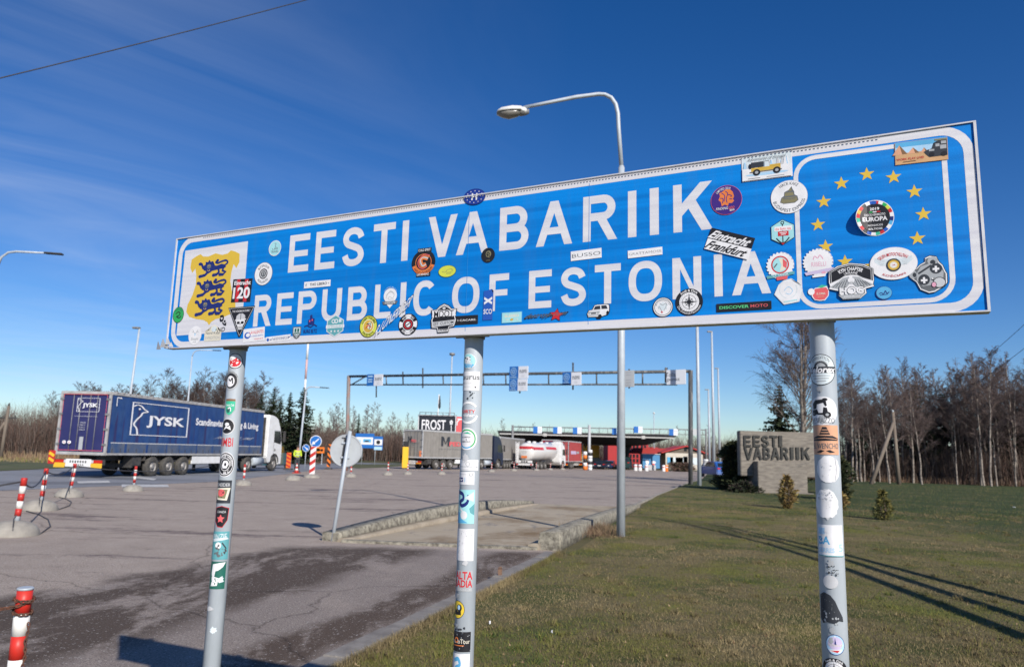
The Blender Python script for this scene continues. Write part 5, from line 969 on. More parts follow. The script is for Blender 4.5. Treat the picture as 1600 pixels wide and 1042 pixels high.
for i,(r0,r1,z0,z1) in enumerate(((.20,.17,.08,.28),(.17,.14,.28,.48),(.14,.11,.48,.68),(.11,.08,.68,.88),(.08,.05,.88,1.0))):
    mb=MB().use(redp if i%2==0 else whiteb); mb.lathe([(r0,z0),(r1,z1)],20); mb.build('stripe',t)
p=G(494,724); t=thing('road_work_sign','orange sign board low behind the arrow signs','road sign',A(496,722,92)*1.0); t.location.z=zg(92)
mb=MB().use(orangep); mb.box((0,0,1.75),(1.5,.06,.75),0,.02); mb.build('board',t); mb=MB().use(galv); mb.box((-.5,.05,.7),(.08,.06,1.5)); mb.box((.5,.05,.7),(.08,.06,1.5)); mb.build('leg',t)
mb=MB().use(blackp)
for x in(-.4,.05,.45): mb.lathe([(.16,-.04),(.16,-.035),(.10,-.035),(.10,-.04)],14,(x,0,1.75),'Y')
mb.build('symbols',t)
# info board, speed column
p=A(576,700,104); t=thing('info_board','blue and white information board on two legs beyond the round sign','information board',(p.x,104,zg(104)))
mb=MB().use(bluep); mb.box((-.6,0,3.25),(2.6,.1,2.0),.0,.02); mb.box((1.3,.1,2.95),(1.2,.1,1.9),0,.02); mb.build('board',t)
a=Art(1,1); a.rect(-1.8,2.75,.55,3.75,'whitep'); a.rect(.75,2.7,1.85,3.5,'whitep'); a.rect(-1.6,3.0,-1.1,3.4,'lblue'); a.rect(-.8,3.05,.3,3.5,'sky'); a.rect(-.6,3.1,.0,3.3,'char'); a.ell(1.3,3.1,.28,.28,'black',14); a.rect(.75,2.05,1.85,2.5,'lblue')
link('print',a.mesh('print',lambda x,y,h:(x,-.06-h,y),base=.002,step=.002),t)
mb=MB().use(galv)
for x in(-.9,.9): mb.tube([(x,.12,-.1),(x,.12,3.9)],.05,10)
mb.build('legs',t)
p=G(634,726); Y=76; p=A(634,700,Y); t=thing('marker_column','yellow column with a black top left of the grey lorry','marker column',(p.x,Y,zg(Y)))
mb=MB().use(yellowp); mb.box((0,0,1.15),(.58,.3,2.1),0,.03); mb.build('column',t); mb=MB().use(blackp); mb.box((0,0,2.48),(.54,.28,.54),0,.03); mb.build('top',t)
# ------------------------------------------------------------------ lamps
def lamp_head(mb_=None): pass
Y=15.3; b=Vector((2.28,15.3,.055)); t=thing('street_lamp','tall galvanised street lamp with a curved arm rising behind the sign','street lamp',b)
P_=lambda x,y:A(x,y,Y)-b
H0=A(968,262,Y).z-b.z
mb=MB().use(galv); mb.tube([(0,0,-.2),(0,0,H0)],[.088,.066],20); mb.tube([(0,0,H0),(0,0,H0+.03)],.058,20); mb.build('pole',t)
mb=MB().use(galv); q0=P_(967.5,262); q0.x=0; q0.y=0
arm=[q0,P_(966.5,200),P_(965.5,178),P_(962,163),P_(955,153),P_(945,148),P_(935,147.5),P_(900,152),P_(860,160),P_(818,168.5)]
mb.tube(arm,[.046]*5+[.044]*3+[.04,.038],14); mb.build('arm',t)
hd_=P_(806,172); e=P_(776,179)-hd_
lw=M('lamp housing white',(.70,.71,.70),.4,c2=(.55,.55,.53),scale=10); lg=M('lamp bowl',(.22,.21,.19),.25,spec=.6)
hx=lambda px_,py_:P_(px_,py_)
def lens(a,b,rows,m,name):
    # cross sections along the head from a to b: (f, half width, top, bottom)
    mb=MB().use(m); rs=[]
    for f,wd,tp,bt in rows:
        c=a.lerp(b,f); rs.append([c+Vector((0,wd*math.cos(R(30*k)),(tp if math.sin(R(30*k))>0 else bt)*abs(math.sin(R(30*k)))*1)) if abs(math.sin(R(30*k)))>1e-6 else c+Vector((0,wd*math.cos(R(30*k)),0)) for k in range(12)])
    mb.rings(rs,True,True); return mb.build(name,t)
a_,b_=P_(824,175),P_(776,178)
lens(a_,b_,[(0.0,.05,.05,-.05),(.08,.10,.10,-.06),(.18,.12,.12,-.03),(.22,.17,.13,.0),(.5,.19,.15,.0),(.85,.17,.12,.0),(.97,.12,.07,.0),(1.0,.05,.02,.0)],lw,'housing')
lens(a_,b_,[(.2,.10,.0,-.06),(.35,.15,.0,-.10),(.6,.165,.0,-.135),(.82,.14,.0,-.09),(.96,.10,.0,-.03),(1.0,.05,.0,-.01)],lg,'bowl')
lens(a_,b_,[(-.06,.05,.05,-.045),(.06,.075,.06,-.08),(.2,.11,.02,-.085),(.3,.12,.0,-.06)],galvd,'gear_box')
def pole_lamp(p,h,r0,r1,head,label,cat='street lamp',arm=None,name='street_lamp',gp='lamp posts about the border post'):
    t=thing(name,label,cat,p,0,gp); mb=MB().use(galv); mb.tube([(0,0,-.3),(0,0,h)],[r0,r1],12); mb.build('pole',t)
    if arm:
        ax_,az_=arm; mb=MB().use(galv); s=1 if ax_>0 else -1; rr=abs(ax_)*.28
        mb.tube([(0,0,h-.05),(s*rr*.15,0,h+rr*.6),(s*rr*.6,0,h+rr*1.0),(s*rr*1.2,0,h+rr*1.12),(ax_,0,h+rr*1.12+az_)],[r1*.9]*4+[r1*.7],10); mb.build('arm',t)
        mb=MB().use(dark if head=='flat' else lw); mb.box((ax_+s*.35,0,h+rr*1.12+az_),(1.0,.3,.09),0,.03); mb.build('lamp_head',t)
    else:
        mb=MB().use(lw if head=='round' else galvd)
        if head=='round': mb.lathe([(r1,h-.05),(.2,h),(.26,h+.12),(.18,h+.26),(.05,h+.32)],16); mb.build('lamp_head',t)
        elif head=='side':
            mb.box((-.25,0,h+.03),(.62,.28,.16),0,.04); mb.build('lamp_head',t)
        elif head=='mast': mb.lathe([(r1,h),(.5,h+.1),(.5,h+.5),(.1,h+.55)],12); mb.build('lamp_head',t)
    return t
p=A(0,430,40); pole_lamp((p.x-.8,40,0),11.2,.11,.07,'flat','tall street lamp at the left edge, its flat dark head on a long arm',arm=(2.6,.05)).rotation_euler=(0,.055,0)
p=A(207,610,60); pole_lamp((p.x-.3,60,zg(60)),11.0,.12,.07,'side','lamp post behind the blue lorry trailer, small head on top').rotation_euler=(0,.03,0)
p=A(300,560,90); pole_lamp((p.x,90,zg(90)),12.6,.12,.07,'flat','lamp post with a side arm seen under the left end of the sign',arm=(2.6,0))
p=A(466,720,80); pole_lamp((p.x,80,zg(80)),7.9,.13,.08,'flat','lamp post with a thin side arm in front of the dark spruces',arm=(1.6,.0)).rotation_euler=(0,.04,0)
p=A(1093,758,43.4); pole_lamp((p.x,43.4,0),11.5,.12,.08,'side','tall pole right of the gantry leg, rising behind the sign')
p=A(1116,742,88); pole_lamp((p.x,88,zg(88)),16.9,.19,.11,'side','tall lamp post, second right of the gantry leg')
p=A(1125,733,120); pole_lamp((p.x,120,zg(120)),16.6,.2,.12,'side','slim far lamp post, third right of the gantry leg')
p=A(1109,733,118); pole_lamp((p.x,118,zg(118)),12.9,.2,.12,'side','shorter far lamp post between the two tall ones')
p=A(701,700,135); pole_lamp((p.x,135,zg(130)),19.6,.2,.12,'mast','distant floodlight mast beside the middle post of the sign')
p=A(1022,700,160); pole_lamp((p.x,160,zg(130)),11.4,.12,.09,'round','thin distant lamp post above the canopy')
# red and white radio mast
p=A(470,700,150); t=thing('radio_mast','distant red and white radio mast above the spruces','mast',(p.x,150,zg(130)))
for i in range(6):
    mb=MB().use(whitep if i%2 else M('mast red hazed',(.55,.36,.35),.6)); mb.tube([(0,0,4*i),(0,0,4*i+4)],.22,10); mb.build('section',t)  # the red is paled, distance haze mixed into its colour
# ------------------------------------------------------------------ person in a hi-vis jacket
def skin(name,verts,edges,rad,mat,parent,sub=2):
    me=bpy.data.meshes.new(name); me.from_pydata(verts,edges,[]); o=bpy.data.objects.new(name,me); col.objects.link(o)
    m=o.modifiers.new('s','SKIN'); 
    for i,r_ in enumerate(rad): me.skin_vertices[0].data[i].radius=(r_,r_) if not isinstance(r_,tuple) else r_
    me.skin_vertices[0].data[0].use_root=True
    o.modifiers.new('d','SUBSURF').levels=sub; o.modifiers['d'].render_levels=sub
    me.materials.append(mat); 
    if parent: o.parent=parent
    return o
skinm=M('skin',(.42,.24,.17),.6); hiv=M('hi-vis yellow',(.52,.66,.03),.6,c2=(.40,.52,.03),scale=9); trou=M('work trousers',(.04,.045,.05),.8); hairm=M('dark hair',(.03,.022,.018),.7)
pp=A(463,737,51.8); 
# pelvis, spine, neck, head; x = left/right, -y = towards the camera; standing with the weight on one leg, elbows bent
vs=[(0,0,.95),(0,0,1.12),(0,-.01,1.30),(0,-.01,1.43),(0,-.02,1.52),(0,-.03,1.60),(0,-.03,1.70),
 (-.19,-.01,1.41),(-.25,.01,1.16),(-.20,-.18,1.02),(.19,-.01,1.41),(.25,.02,1.16),(.20,-.17,1.06),
 (-.09,0,.90),(-.10,-.03,.50),(-.11,.0,.10),(-.13,-.12,.04),(.09,0,.90),(.11,-.04,.50),(.13,.03,.10),(.16,-.09,.04),
 (-.18,-.25,.99),(.18,-.24,1.05)]
es=[(0,1),(1,2),(2,3),(3,4),(4,5),(5,6),(3,7),(7,8),(8,9),(3,10),(10,11),(11,12),(0,13),(13,14),(14,15),(15,16),(0,17),(17,18),(18,19),(19,20),(9,21),(12,22)]
rd_=[.13,.12,.14,.11,.055,.085,.075,.06,.045,.03,.06,.045,.03,.085,.06,.045,.04,.085,.06,.045,.04,.032,.032]
for hi,s in((21,-1),(22,1)):
    h0=Vector(vs[hi])
    for f in range(5):
        b0=h0+Vector(((-.03+.018*f) if f<4 else s*-.035,-.03 if f<4 else .0,-.005)); i0=len(vs); ln=(.030,.036,.034,.026,.024)[f]
        vs+= [tuple(b0),tuple(b0+Vector((0,-ln,-.012)))]; es+=[(hi,i0),(i0,i0+1)]; rd_+=[.010,.008]
person=skin('person',vs,es,rd_,skinm,None); person.location=(pp.x,51.8,zg(51.8)); person.rotation_euler=(0,0,R(35)); tag(person,'person standing behind the traffic cone in a yellow hi-vis jacket and dark trousers','person')
ji=[0,1,2,3,7,8,9,10,11,12]; mpv={k:i for i,k in enumerate(ji)}
skin('jacket',[vs[i] for i in ji],[(mpv[a],mpv[b]) for a,b in es if a in mpv and b in mpv],[.165,.155,.165,.125,.085,.07,.052,.085,.07,.052],hiv,person)
ti=[0,13,14,15,17,18,19]; mpv={k:i for i,k in enumerate(ti)}
skin('trousers',[vs[i] for i in ti],[(mpv[a],mpv[b]) for a,b in es if a in mpv and b in mpv],[.15,.105,.08,.065,.105,.08,.065],trou,person)
for s,i in((-1,16),(1,20)):
    mb=MB().use(blackp); mb.box((vs[i][0],vs[i][1]+.05,.05),(.11,.30,.10),0,.035); mb.build('shoe',person)
mb=MB().use(hairm); mb.rings([[(.0+rr*.085*math.cos(R(30*k)),-.02+rr*.10*math.sin(R(30*k)),z) for k in range(12)] for rr,z in((1.05,1.66),(1.12,1.71),(1.0,1.77),(.6,1.81),(.1,1.825))],True,True); mb.build('hair',person)
mb=MB().use(skinm); mb.box((0,-.125,1.655),(.022,.03,.035),0,.008); [mb.box((s*.088,-.03,1.65),(.014,.035,.055),0,.006) for s in(-1,1)]; mb.build('nose_and_ears',person)
mb=MB().use(blackp); [mb.lathe([(.008,-.004),(.008,.004)],8,(s*.032,-.112,1.675),'Y') for s in(-1,1)]; mb.box((0,-.108,1.615),(.05,.006,.008)); mb.build('eyes_and_mouth',person)
mb=MB().use(V['silver']); mb.lathe([(.171,1.10),(.171,1.15)],24,(0,0,0)); mb.lathe([(.172,1.26),(.172,1.30)],24,(0,-.01,0)); mb.build('reflective_band',person)
# ------------------------------------------------------------------ lorries
def wheel_meshes():
    mb=MB().use(rubber); mb.lathe([(.27,-.15),(.42,-.16),(.49,-.13),(.505,-.06),(.505,.06),(.49,.13),(.42,.16),(.27,.15)],32,axis='Y',cap=False); ty=mb.mesh('tyre')
    mb=MB().use(rimm); mb.lathe([(.29,-.13),(.29,-.10),(.25,-.06),(.19,-.05),(.13,-.10),(.12,-.15),(.07,-.16),(.0,-.16)],24,axis='Y',cap=False)
    for k in range(10): mb.lathe([(.018,-.085),(.018,-.05)],6,(.215*math.cos(R(36*k)),0,.215*math.sin(R(36*k))),'Y')
    mb.lathe([(.29,.13),(.0,.12)],24,axis='Y',cap=False); return ty,mb.mesh('rim')
TY,RM=wheel_meshes()
def wheel(t,x,y,s=1.0):
    w=link('wheel',TY,t,(x,y,.5*s)); w.scale=(s,s,s); r=link('rim',RM,w)
    if y>0: w.rotation_euler=(0,0,math.pi)
def curtain(L_,W,z0,z1,side,m,amp=.020,n=90):
    mb=MB().use(m); rs=[]
    zz=[z0,z0+.02,z0+.25,z0+.4,(z0+z1)/2,z1]
    vs=[]
    for i in range(n+1):
        x=.06+(L_-.12)*i/n; vs.append([mb.bm.verts.new((x,side*(W/2+.006+amp*(math.sin(i*1.9)+.6*math.sin(i*.7+2))*(.5 if j in(0,5) else 1)),z)) for j,z in enumerate(zz)])
    for a,b in zip(vs,vs[1:]):
        for j in range(5): mb.f([a[j],b[j],b[j+1],a[j+1]],True)
    return mb
def cab(t,x0,W,m,H=3.75,full=True):
    # tractor cab: side outline swept across, facing +x; x0 = back wall
    out=[(x0,.95),(x0+.35,.55),(x0+.55,.55),(x0+.70,.98),(x0+1.0,1.12),(x0+1.3,1.12),(x0+1.62,.95),(x0+1.75,.42),(x0+2.22,.42),(x0+2.28,.9),(x0+2.26,1.5),(x0+2.16,2.0),(x0+1.95,2.75),(x0+1.80,3.05),(x0+1.4,H-.15),(x0+.9,H),(x0+.1,H+.05),(x0,H-.2)]
    mb=MB().use(m); mb.prism(out,-W/2,W/2,.06); mb.build('cab',t)
    for s in(-1,1):
        mb=MB().use(glass); y=s*(W/2+.004); mb.poly([(x0+.95,y,1.95),(x0+1.98,y,1.82),(x0+2.06,y,2.05),(x0+1.85,y,2.72),(x0+.95,y,2.72)]); mb.build('side_window',t,recalc=False)
        mb=MB().use(dark); mb.box((x0+2.2,s*(W/2+.14),2.35),(.12,.2,.75),0,.04); mb.box((x0+2.1,s*(W/2+.05),2.7),(.05,.16,.05)); mb.build('mirror',t)
        mb=MB().use(dark); mb.box((x0+1.02,s*(W/2+.006),1.55),(.02,.008,.05)); mb.tube([(x0+.93,s*(W/2+.008),1.05),(x0+.93,s*(W/2+.008),2.75)],.008,4); mb.tube([(x0+.93,s*(W/2+.008),2.76),(x0+2.0,s*(W/2+.008),2.76)],.008,4); mb.box((x0+1.15,s*(W/2+.006),1.42),(.14,.012,.16),0,.004); mb.build('door_trim',t)
        mb=MB().use(dark); mb.tube([(x0+.60+.57*(1-math.cos(R(18*k))),s*(W/2+.01),.58+.57*math.sin(R(18*k))) for k in range(11)],.035,6); mb.build('wheel_arch',t)
        wheel(t,x0+1.17,s*(W/2-.17))
    mb=MB().use(glass); mb.poly([(x0+2.19,-W/2+.12,1.95),(x0+2.19,W/2-.12,1.95),(x0+1.96,W/2-.18,2.8),(x0+1.96,-W/2+.18,2.8)]); mb.build('windscreen',t)
def lorry(name,label,loc,head,Lt,m_side,m_rear,m_cab,z0=1.08,z1=4.0,W=2.55,wheels=(2.5,3.8,5.1),rear='plain',hascab=True,group=None,under=True,rail=None,gap=.55):
    t=thing(name,label,'lorry',loc,math.atan2(head[1],head[0]),group)
    mb=MB().use(m_rear); mb.box((Lt/2,0,(z0+z1)/2),(Lt,W-.02,z1-z0),0,.02); mb.build('body',t)
    for s in(-1,1): curtain(Lt,W,z0+.02,z1-.16,s,m_side).build('side_curtain',t,recalc=False)
    mb=MB().use(rail or greyp)
    for s in(-1,1):
        mb.box((Lt/2,s*(W/2+.01),z1-.07),(Lt,.06,.15),0,.01); mb.box((Lt/2,s*(W/2+.01),z0-.03),(Lt,.05,.10),0,.01)
        n=int(Lt/.45)
        for i in range(n): mb.box((.3+i*.45,s*(W/2+.03),z1-.01),(.12,.09,.05))
    mb.build('side_rail',t)
    if rear=='blue':
        me=MB().use(dark).box((0,0,0),(.035,.02,.20)).mesh('buckle')
        for i in range(int(Lt/.6)): link('buckle',me,t,(.35+i*.6,-(W/2+.03),z0+.13))
    # rear frame, doors
    mb=MB().use(rail or greyp)
    for s in(-1,1): mb.box((-.02,s*(W/2-.05),(z0+z1)/2),(.10,.11,z1-z0),0,.01)
    mb.box((-.02,0,z1-.06),(.12,W,.13),0,.01); mb.box((-.02,0,z0-.02),(.12,W,.14),0,.01); mb.build('rear_frame',t)
    mb=MB().use(galvd)
    for y in(-.62,-.25,.25,.62): mb.tube([(-.05,y,z0+.08),(-.05,y,z1-.16)],.018,6)
    for y in(-W/2+.1,W/2-.1):
        for k in range(4): mb.box((-.085,y,z0+.4+k*.7),(.03,.2,.09))
    mb.build('door_bars',t)
    # chassis
    mb=MB().use(dark)
    for s in(-1,1): mb.box((Lt*.47,s*.45,.92),(Lt*.86,.12,.24))
    for x in wheels: mb.tube([(x,-1.1,.5),(x,1.1,.5)],.07,8)
    mb.box((wheels[0]-1.55,0,.55),(.14,2.35,.2),0,.02); mb.build('chassis',t)
    mb=MB().use(dark)
    for s in(-1,1):
        mb.box(((wheels[0]+wheels[-1])/2,s*1.05,1.06),(wheels[-1]-wheels[0]+1.35,.45,.04)); mb.box((wheels[0]-.70,s*1.05,.93),(.04,.45,.28)); mb.box((wheels[-1]+.70,s*1.05,.93),(.04,.45,.28))
    mb.build('mudguard',t)
    for s in(-1,1): mb=MB().use(dark); mb.box((wheels[0]-1.25,s*.95,.78),(.75,.5,.5),0,.03); mb.build('tool_box',t)
    for x in wheels:
        for s in(-1,1): wheel(t,x,s*(W/2-.17))
    if under:
        mb=MB().use(whitep)
        for s in(-1,1): mb.box(((wheels[-1]+Lt*.70)/2+.5,s*(W/2-.05),.80),(Lt*.70-wheels[-1]-.4,.05,.42),0,.015)
        mb.build('underrun_panel',t)
        mb=MB().use(dark)
        for s in(-1,1): mb.box((Lt*.70+.2,s*.8,.5),(.14,.14,.8)); mb.box((Lt*.70+.2,s*.8,.1),(.3,.3,.04))
        mb.build('landing_leg',t)
    # bumper with lamps and plate
    mb=MB().use(dark); mb.box((.02,0,.72),(.12,W-.06,.26),0,.02); mb.build('rear_bumper',t)
    for s in(-1,1):
        mb=MB().use(redlens); mb.box((-.06,s*(W/2-.32),.75),(.06,.42,.14),0,.01); mb.use(amber).box((-.06,s*(W/2-.42),.60),(.05,.60,.12),0,.01); mb.use(V['silver']).box((-.06,s*(W/2-.62),.75),(.05,.14,.13),0,.01); mb.build('tail_light',t)
    mb=MB().use(whitep); mb.box((-.075,0,.68),(.03,1.3 if rear=='blue' else .9,.36),0,.008); mb.use(blackp)
    for i in range(7): mb.box((-.094,-.38+i*.13,.74),(.004,.07,.10))
    for i in range(5): mb.box((-.094,-.25+i*.11,.60),(.004,.06,.06))
    mb.build('number_plate',t)
    if hascab:
        x=Lt+gap-.15; cab(t,x,2.46,m_cab); wheel(t,x-2.5,1.08); wheel(t,x-2.5,-1.08)
        mb=MB().use(dark); mb.box((x-1.0,0,.78),(4.2,.85,.26)); mb.box((x-.12,0,2.3),(.06,2.1,2.6)); mb.build('tractor_frame',t)
        for s in(-1,1): mb=MB().use(galv); mb.tube([(x-1.85,s*.98,.68),(x-.4,s*.98,.68)],.30,16); mb.build('fuel_tank',t)
        mb=MB().use(dark)
        for s in(-1,1): mb.tube([(x-2.5-.62*math.cos(R(k*20)),s*1.08,.55+.62*math.sin(R(k*20))) for k in range(1,9)],.04,6)
        mb.build('tractor_mudguard',t)
    return t
def sideart(t,fn,x0,x1,z0,z1,W,name,label=None):
    a=Art((x1-x0)/2,(z1-z0)/2); fn(a); o=link(name,a.mesh(name,lambda x,y,h:((x0+x1)/2+x,-(W/2+.032+h),(z0+z1)/2+y),base=.0,step=.004),t); return o
def rearart(t,fn,y0,y1,z0,z1,name,x=-.085):
    a=Art((y1-y0)/2,(z1-z0)/2); fn(a); return link(name,a.mesh(name,lambda x_,y,h:(x-h,-((y0+y1)/2+x_),(z0+z1)/2+y),base=0,step=.004),t)
jb=M('curtain blue',(.009,.042,.165),.6,c2=(.028,.072,.19),scale=1.1,bump=.15,bscale=3); jr=M('rear door navy',(.022,.026,.105),.5,c2=(.035,.035,.12),scale=.7)
dirt=M('road dirt',(.10,.105,.115),.9)
h=Vector((2.25,15.5,0)).normalized(); rc=Vector((-19.95,35.1,0))
jy=lorry('lorry','long blue curtain sided lorry with a white cab on the road at left',rc,h,15.3,jb,jr,whitep,z0=1.14,z1=4.0,W=2.6,wheels=(3.7,5.08,6.46),rear='blue',rail=M('rail grey',(.42,.42,.42),.6,c2=(.3,.29,.28),scale=3),gap=1.1)
def goose(a,s=1.0):
    a.line([(-1,-1),(1,-1),(1,1),(-1,1)],.06,'white',True); a.curve([(-.98,.75),(-.86,.86),(-.72,.8),(-.62,.62),(-.5,.48),(-.66,.40),(-.72,.2),(-.84,-.05),(-.92,-.35),(-.82,-.6),(-.78,-.98)],.055,'white'); a.ell(-.78,.62,.035,.06,'white',10)
    a.text('JYSK',.18,-.12,1.38,.78,'white',.055)
sideart(jy,lambda a:goose(a),1.55,6.35,2.05,3.62,2.6,'logo')
sideart(jy,lambda a:a.text('Scandinavian Sleeping & Living',0,0,2,2,'white',.03),7.15,14.55,2.62,3.13,2.6,'lettering')
def j2(a): [a.text(s_,-.72+i*.72,0,.5,1.6,'silver',.01,.2) for i,s_ in enumerate(('JYSK.LV','JYSK.LT','JYSK.EE'))]
sideart(jy,j2,9.4,13.8,1.98,2.2,2.6,'web_address')
sideart(jy,lambda a:(a.rect(-1,-.5,1,.5,'silver')),.2,15.1,1.60,1.68,2.6,'stripe')
rd=random.Random(2)
def grime(a):
    for i in range(60):
        x=rd.uniform(-1,1); y=rd.uniform(-1,.6); a.ell(x,y,rd.uniform(.002,.009),rd.uniform(.05,.22),dirt,6)
a=Art(7.4,.25); a.rect(-1,-1,1,1,M('grimy skirt',(.035,.075,.17),.8,c2=(.10,.115,.15),scale=1.3)); link('skirt',a.mesh('skirt',lambda x,y,h_:(7.65+x,-(1.3+.026),1.42+y)),jy)
def corner(a): a.line([(-1,-1),(-1,1),(.6,1)],.3,'white')
sideart(jy,corner,.35,.75,3.35,3.75,2.6,'corner_mark')
rearart(jy,lambda a:goose(a),-.38,.76,3.05,3.68,'logo')
def j3(a):
    a.line([(-1,-1),(1,-1),(1,1),(-1,1)],.022,'coral',True); a.text('Scandinavian Sleeping & Living',.1,.21,1.05,.035,'silver',.01)
    for i in range(4): a.text(('JYSK.EE','JYSK.LT','JYSK.LV','JYSK.FI')[i],.0,-.02-.085*i,.26,.05,'silver',.01)
    a.rect(-.06,-.98,.12,-.52,'grey'); a.ell(-.74,-.72,.085,.06,'white',18); a.ell(-.5,-.72,.085,.06,'white',18); a.ell(-.74,-.72,.03,.02,'red',10); a.ell(-.5,-.72,.03,.02,'red',10)
rearart(jy,j3,-1.12,1.12,1.26,3.86,'rear_print',-.078)
for s in(-1,1):
    mb=MB().use(M('marker board yellow',(.70,.42,.03),.5)); mb.box((-.10,s*.95,.57),(.03,.56,.22),0,.008); mb.build('reflector_board',jy)
mb=MB().use(redp); mb.box((-.12,1.36,.92),(.03,.34,.62),.0,.01); mb.use(yellowp); mb.box((-.137,1.36,1.05),(.006,.30,.13),tilt=Matrix.Rotation(.5,3,'X')); mb.box((-.137,1.36,.80),(.006,.30,.12),tilt=Matrix.Rotation(.5,3,'X')); mb.build('marker_board',jy)
gs=M('curtain grey',(.25,.238,.22),.7,c2=(.20,.19,.172),scale=1.2,bump=.2,bscale=2); gr=M('rear grey',(.26,.245,.225),.65,c2=(.205,.195,.18),scale=1.5); nav=M('cab navy',(.012,.018,.045),.3,coat=.5)
h=Vector((.5,.866,0)); rc=Vector((-9.75,76.2,zg(76)))
g1=lorry('lorry','grey curtain sided lorry with a dark blue cab waiting left of the white tanker',rc,h,13.4,gs,gr,nav,z0=1.2,z1=3.95,W=2.5)
def mp_(a): [a.line(q_,.2,'char') for q_ in([(-.85,-.95),(-.85,.95)],[(-.25,-.95),(-.25,.95)],[(-.80,.8),(-.55,-.5),(-.30,.8)])]; a.text('PED',.35,-.45,1.1,.85,'coral',.03)
sideart(g1,mp_,3.0,7.0,2.35,3.4,2.5,'lettering'); sideart(g1,lambda a:a.rect(-1,-.6,1,.6,'dgrey'),2.6,7.2,2.05,2.10,2.5,'stripe'); rearart(g1,mp_,-.6,.5,2.65,3.3,'lettering')
def g1r(a): a.rect(-.75,.05,.8,.075,'dgrey'); a.rect(-.2,-.1,.35,-.075,'dgrey'); a.rect(-.15,-.2,.3,-.18,'grey')
rearart(g1,g1r,-1.1,1.1,1.3,3.8,'rear_print')
for s in(-1,1): mb=MB().use(M('marker orange',(.70,.22,.09),.5)); mb.box((-.06,s*1.0,1.55),(.04,.28,.6),0,.01); mb.build('marker_board',g1)
h=Vector((.25,.968,0)); rc=Vector((-1.1,94.6,zg(95)))+Vector((-h.y,h.x,0))*1.25
lorry('lorry','second grey lorry trailer between the dark blue cab and the white tanker',rc,h,13.2,gs,gr,nav,z0=1.2,z1=4.0,W=2.5,gap=.5)
def red_lorry(lb,x,Y,hd,m,cabm,Lt=9.0,z1=3.9,hc=False):
    return lorry('lorry',lb,(x,Y,zg(Y)),Vector(hd).normalized(),Lt,m,m,cabm,z0=1.15,z1=z1,W=2.5,wheels=(1.9,3.2) if Lt<10 else (2.5,3.8,5.1),hascab=hc,under=False)
rm=M('red curtain',(.34,.025,.04),.55,c2=(.26,.03,.04),scale=.9); drm=M('dark red curtain',(.24,.012,.03),.5); rdm=M('red container',(.42,.07,.07),.6,c2=(.33,.06,.06),scale=1.2); ylm=M('yellow curtain',(.62,.33,.03),.6)
t=red_lorry('dark red lorry trailer just right of the white tanker',6.6,124,(.30,.95,0),drm,nav,13,4.6,True)
t=red_lorry('pale red box lorry with white print on its rear doors',8.0,116,(.30,.95,0),rdm,nav,9,4.25)
def rp(a): a.text('EST',0,.55,1.2,.3,'cream',.02); a.rect(-.4,-.1,-.1,.3,'char'); a.rect(-.5,-.5,.0,-.42,'cream'); a.star(.1,-.65,.2,'orange')
rearart(t,rp,-1.1,1.1,1.4,3.9,'rear_print'); sideart(t,lambda a:(a.rect(-.9,-.5,.2,.5,'lilac'),a.rect(.3,-.3,.8,.4,'grey')),1,8,2,3,2.5,'print')
t=red_lorry('yellow lorry trailer right of the red box lorry',11.6,130,(.42,.90,0),ylm,nav,9,4.2)
sideart(t,lambda a:a.poly([(-.3,-.8),(.3,-.8),(0,.6)],'black'),1,4,2.2,3.4,2.5,'print'); rearart(t,lambda a:a.poly([(-.3,-.5),(.3,-.5),(0,.5)],'black'),-1,1,1.8,3.2,'print')
# tanker
Y=99; p=A(820,725,Y); h=Vector((.42,.907,0)); t=thing('tanker_lorry','white tanker lorry with a red band and a ladder at its rear','tanker',(p.x,Y,zg(Y)),math.atan2(h.y,h.x))
tank=M('tanker white',(.64,.64,.62),.3,c2=(.60,.59,.57),scale=2.5,coat=.4)
mb=MB().use(tank); N_=32
def sec(x,r,zc): return [(x,r*math.cos(2*math.pi*k/N_),zc+r*.98*math.sin(2*math.pi*k/N_)) for k in range(N_)]
mb.rings([sec(*q) for q in((-.22,.2,2.25),(-.18,.6,2.25),(-.05,.98,2.25),(.15,1.15,2.25),(.5,1.24,2.25),(3.6,1.25,2.25),(4.2,1.22,2.35),(5.2,1.22,2.35),(8.6,1.2,2.4),(9.1,1.05,2.4),(9.4,.6,2.4),(9.45,.1,2.4))]); mb.build('tank',t)
band_=M('tanker band red',(.50,.04,.05),.4)
mb=MB().use(band_); 
for a0,a1 in((14,32),(148,166)):
    for x0,x1,rr,zc in((.16,3.6,1.262,2.25),(4.6,8.4,1.235,2.36)):
        rs=[[(x,rr*math.cos(R(a0+(a1-a0)*k/6)),zc+rr*.98*math.sin(R(a0+(a1-a0)*k/6))) for k in range(7)] for x in(x0,x1)]
        v=[[mb.bm.verts.new(q) for q in r_] for r_ in rs]
        for k in range(6): mb.f([v[0][k],v[0][k+1],v[1][k+1],v[1][k]],True)
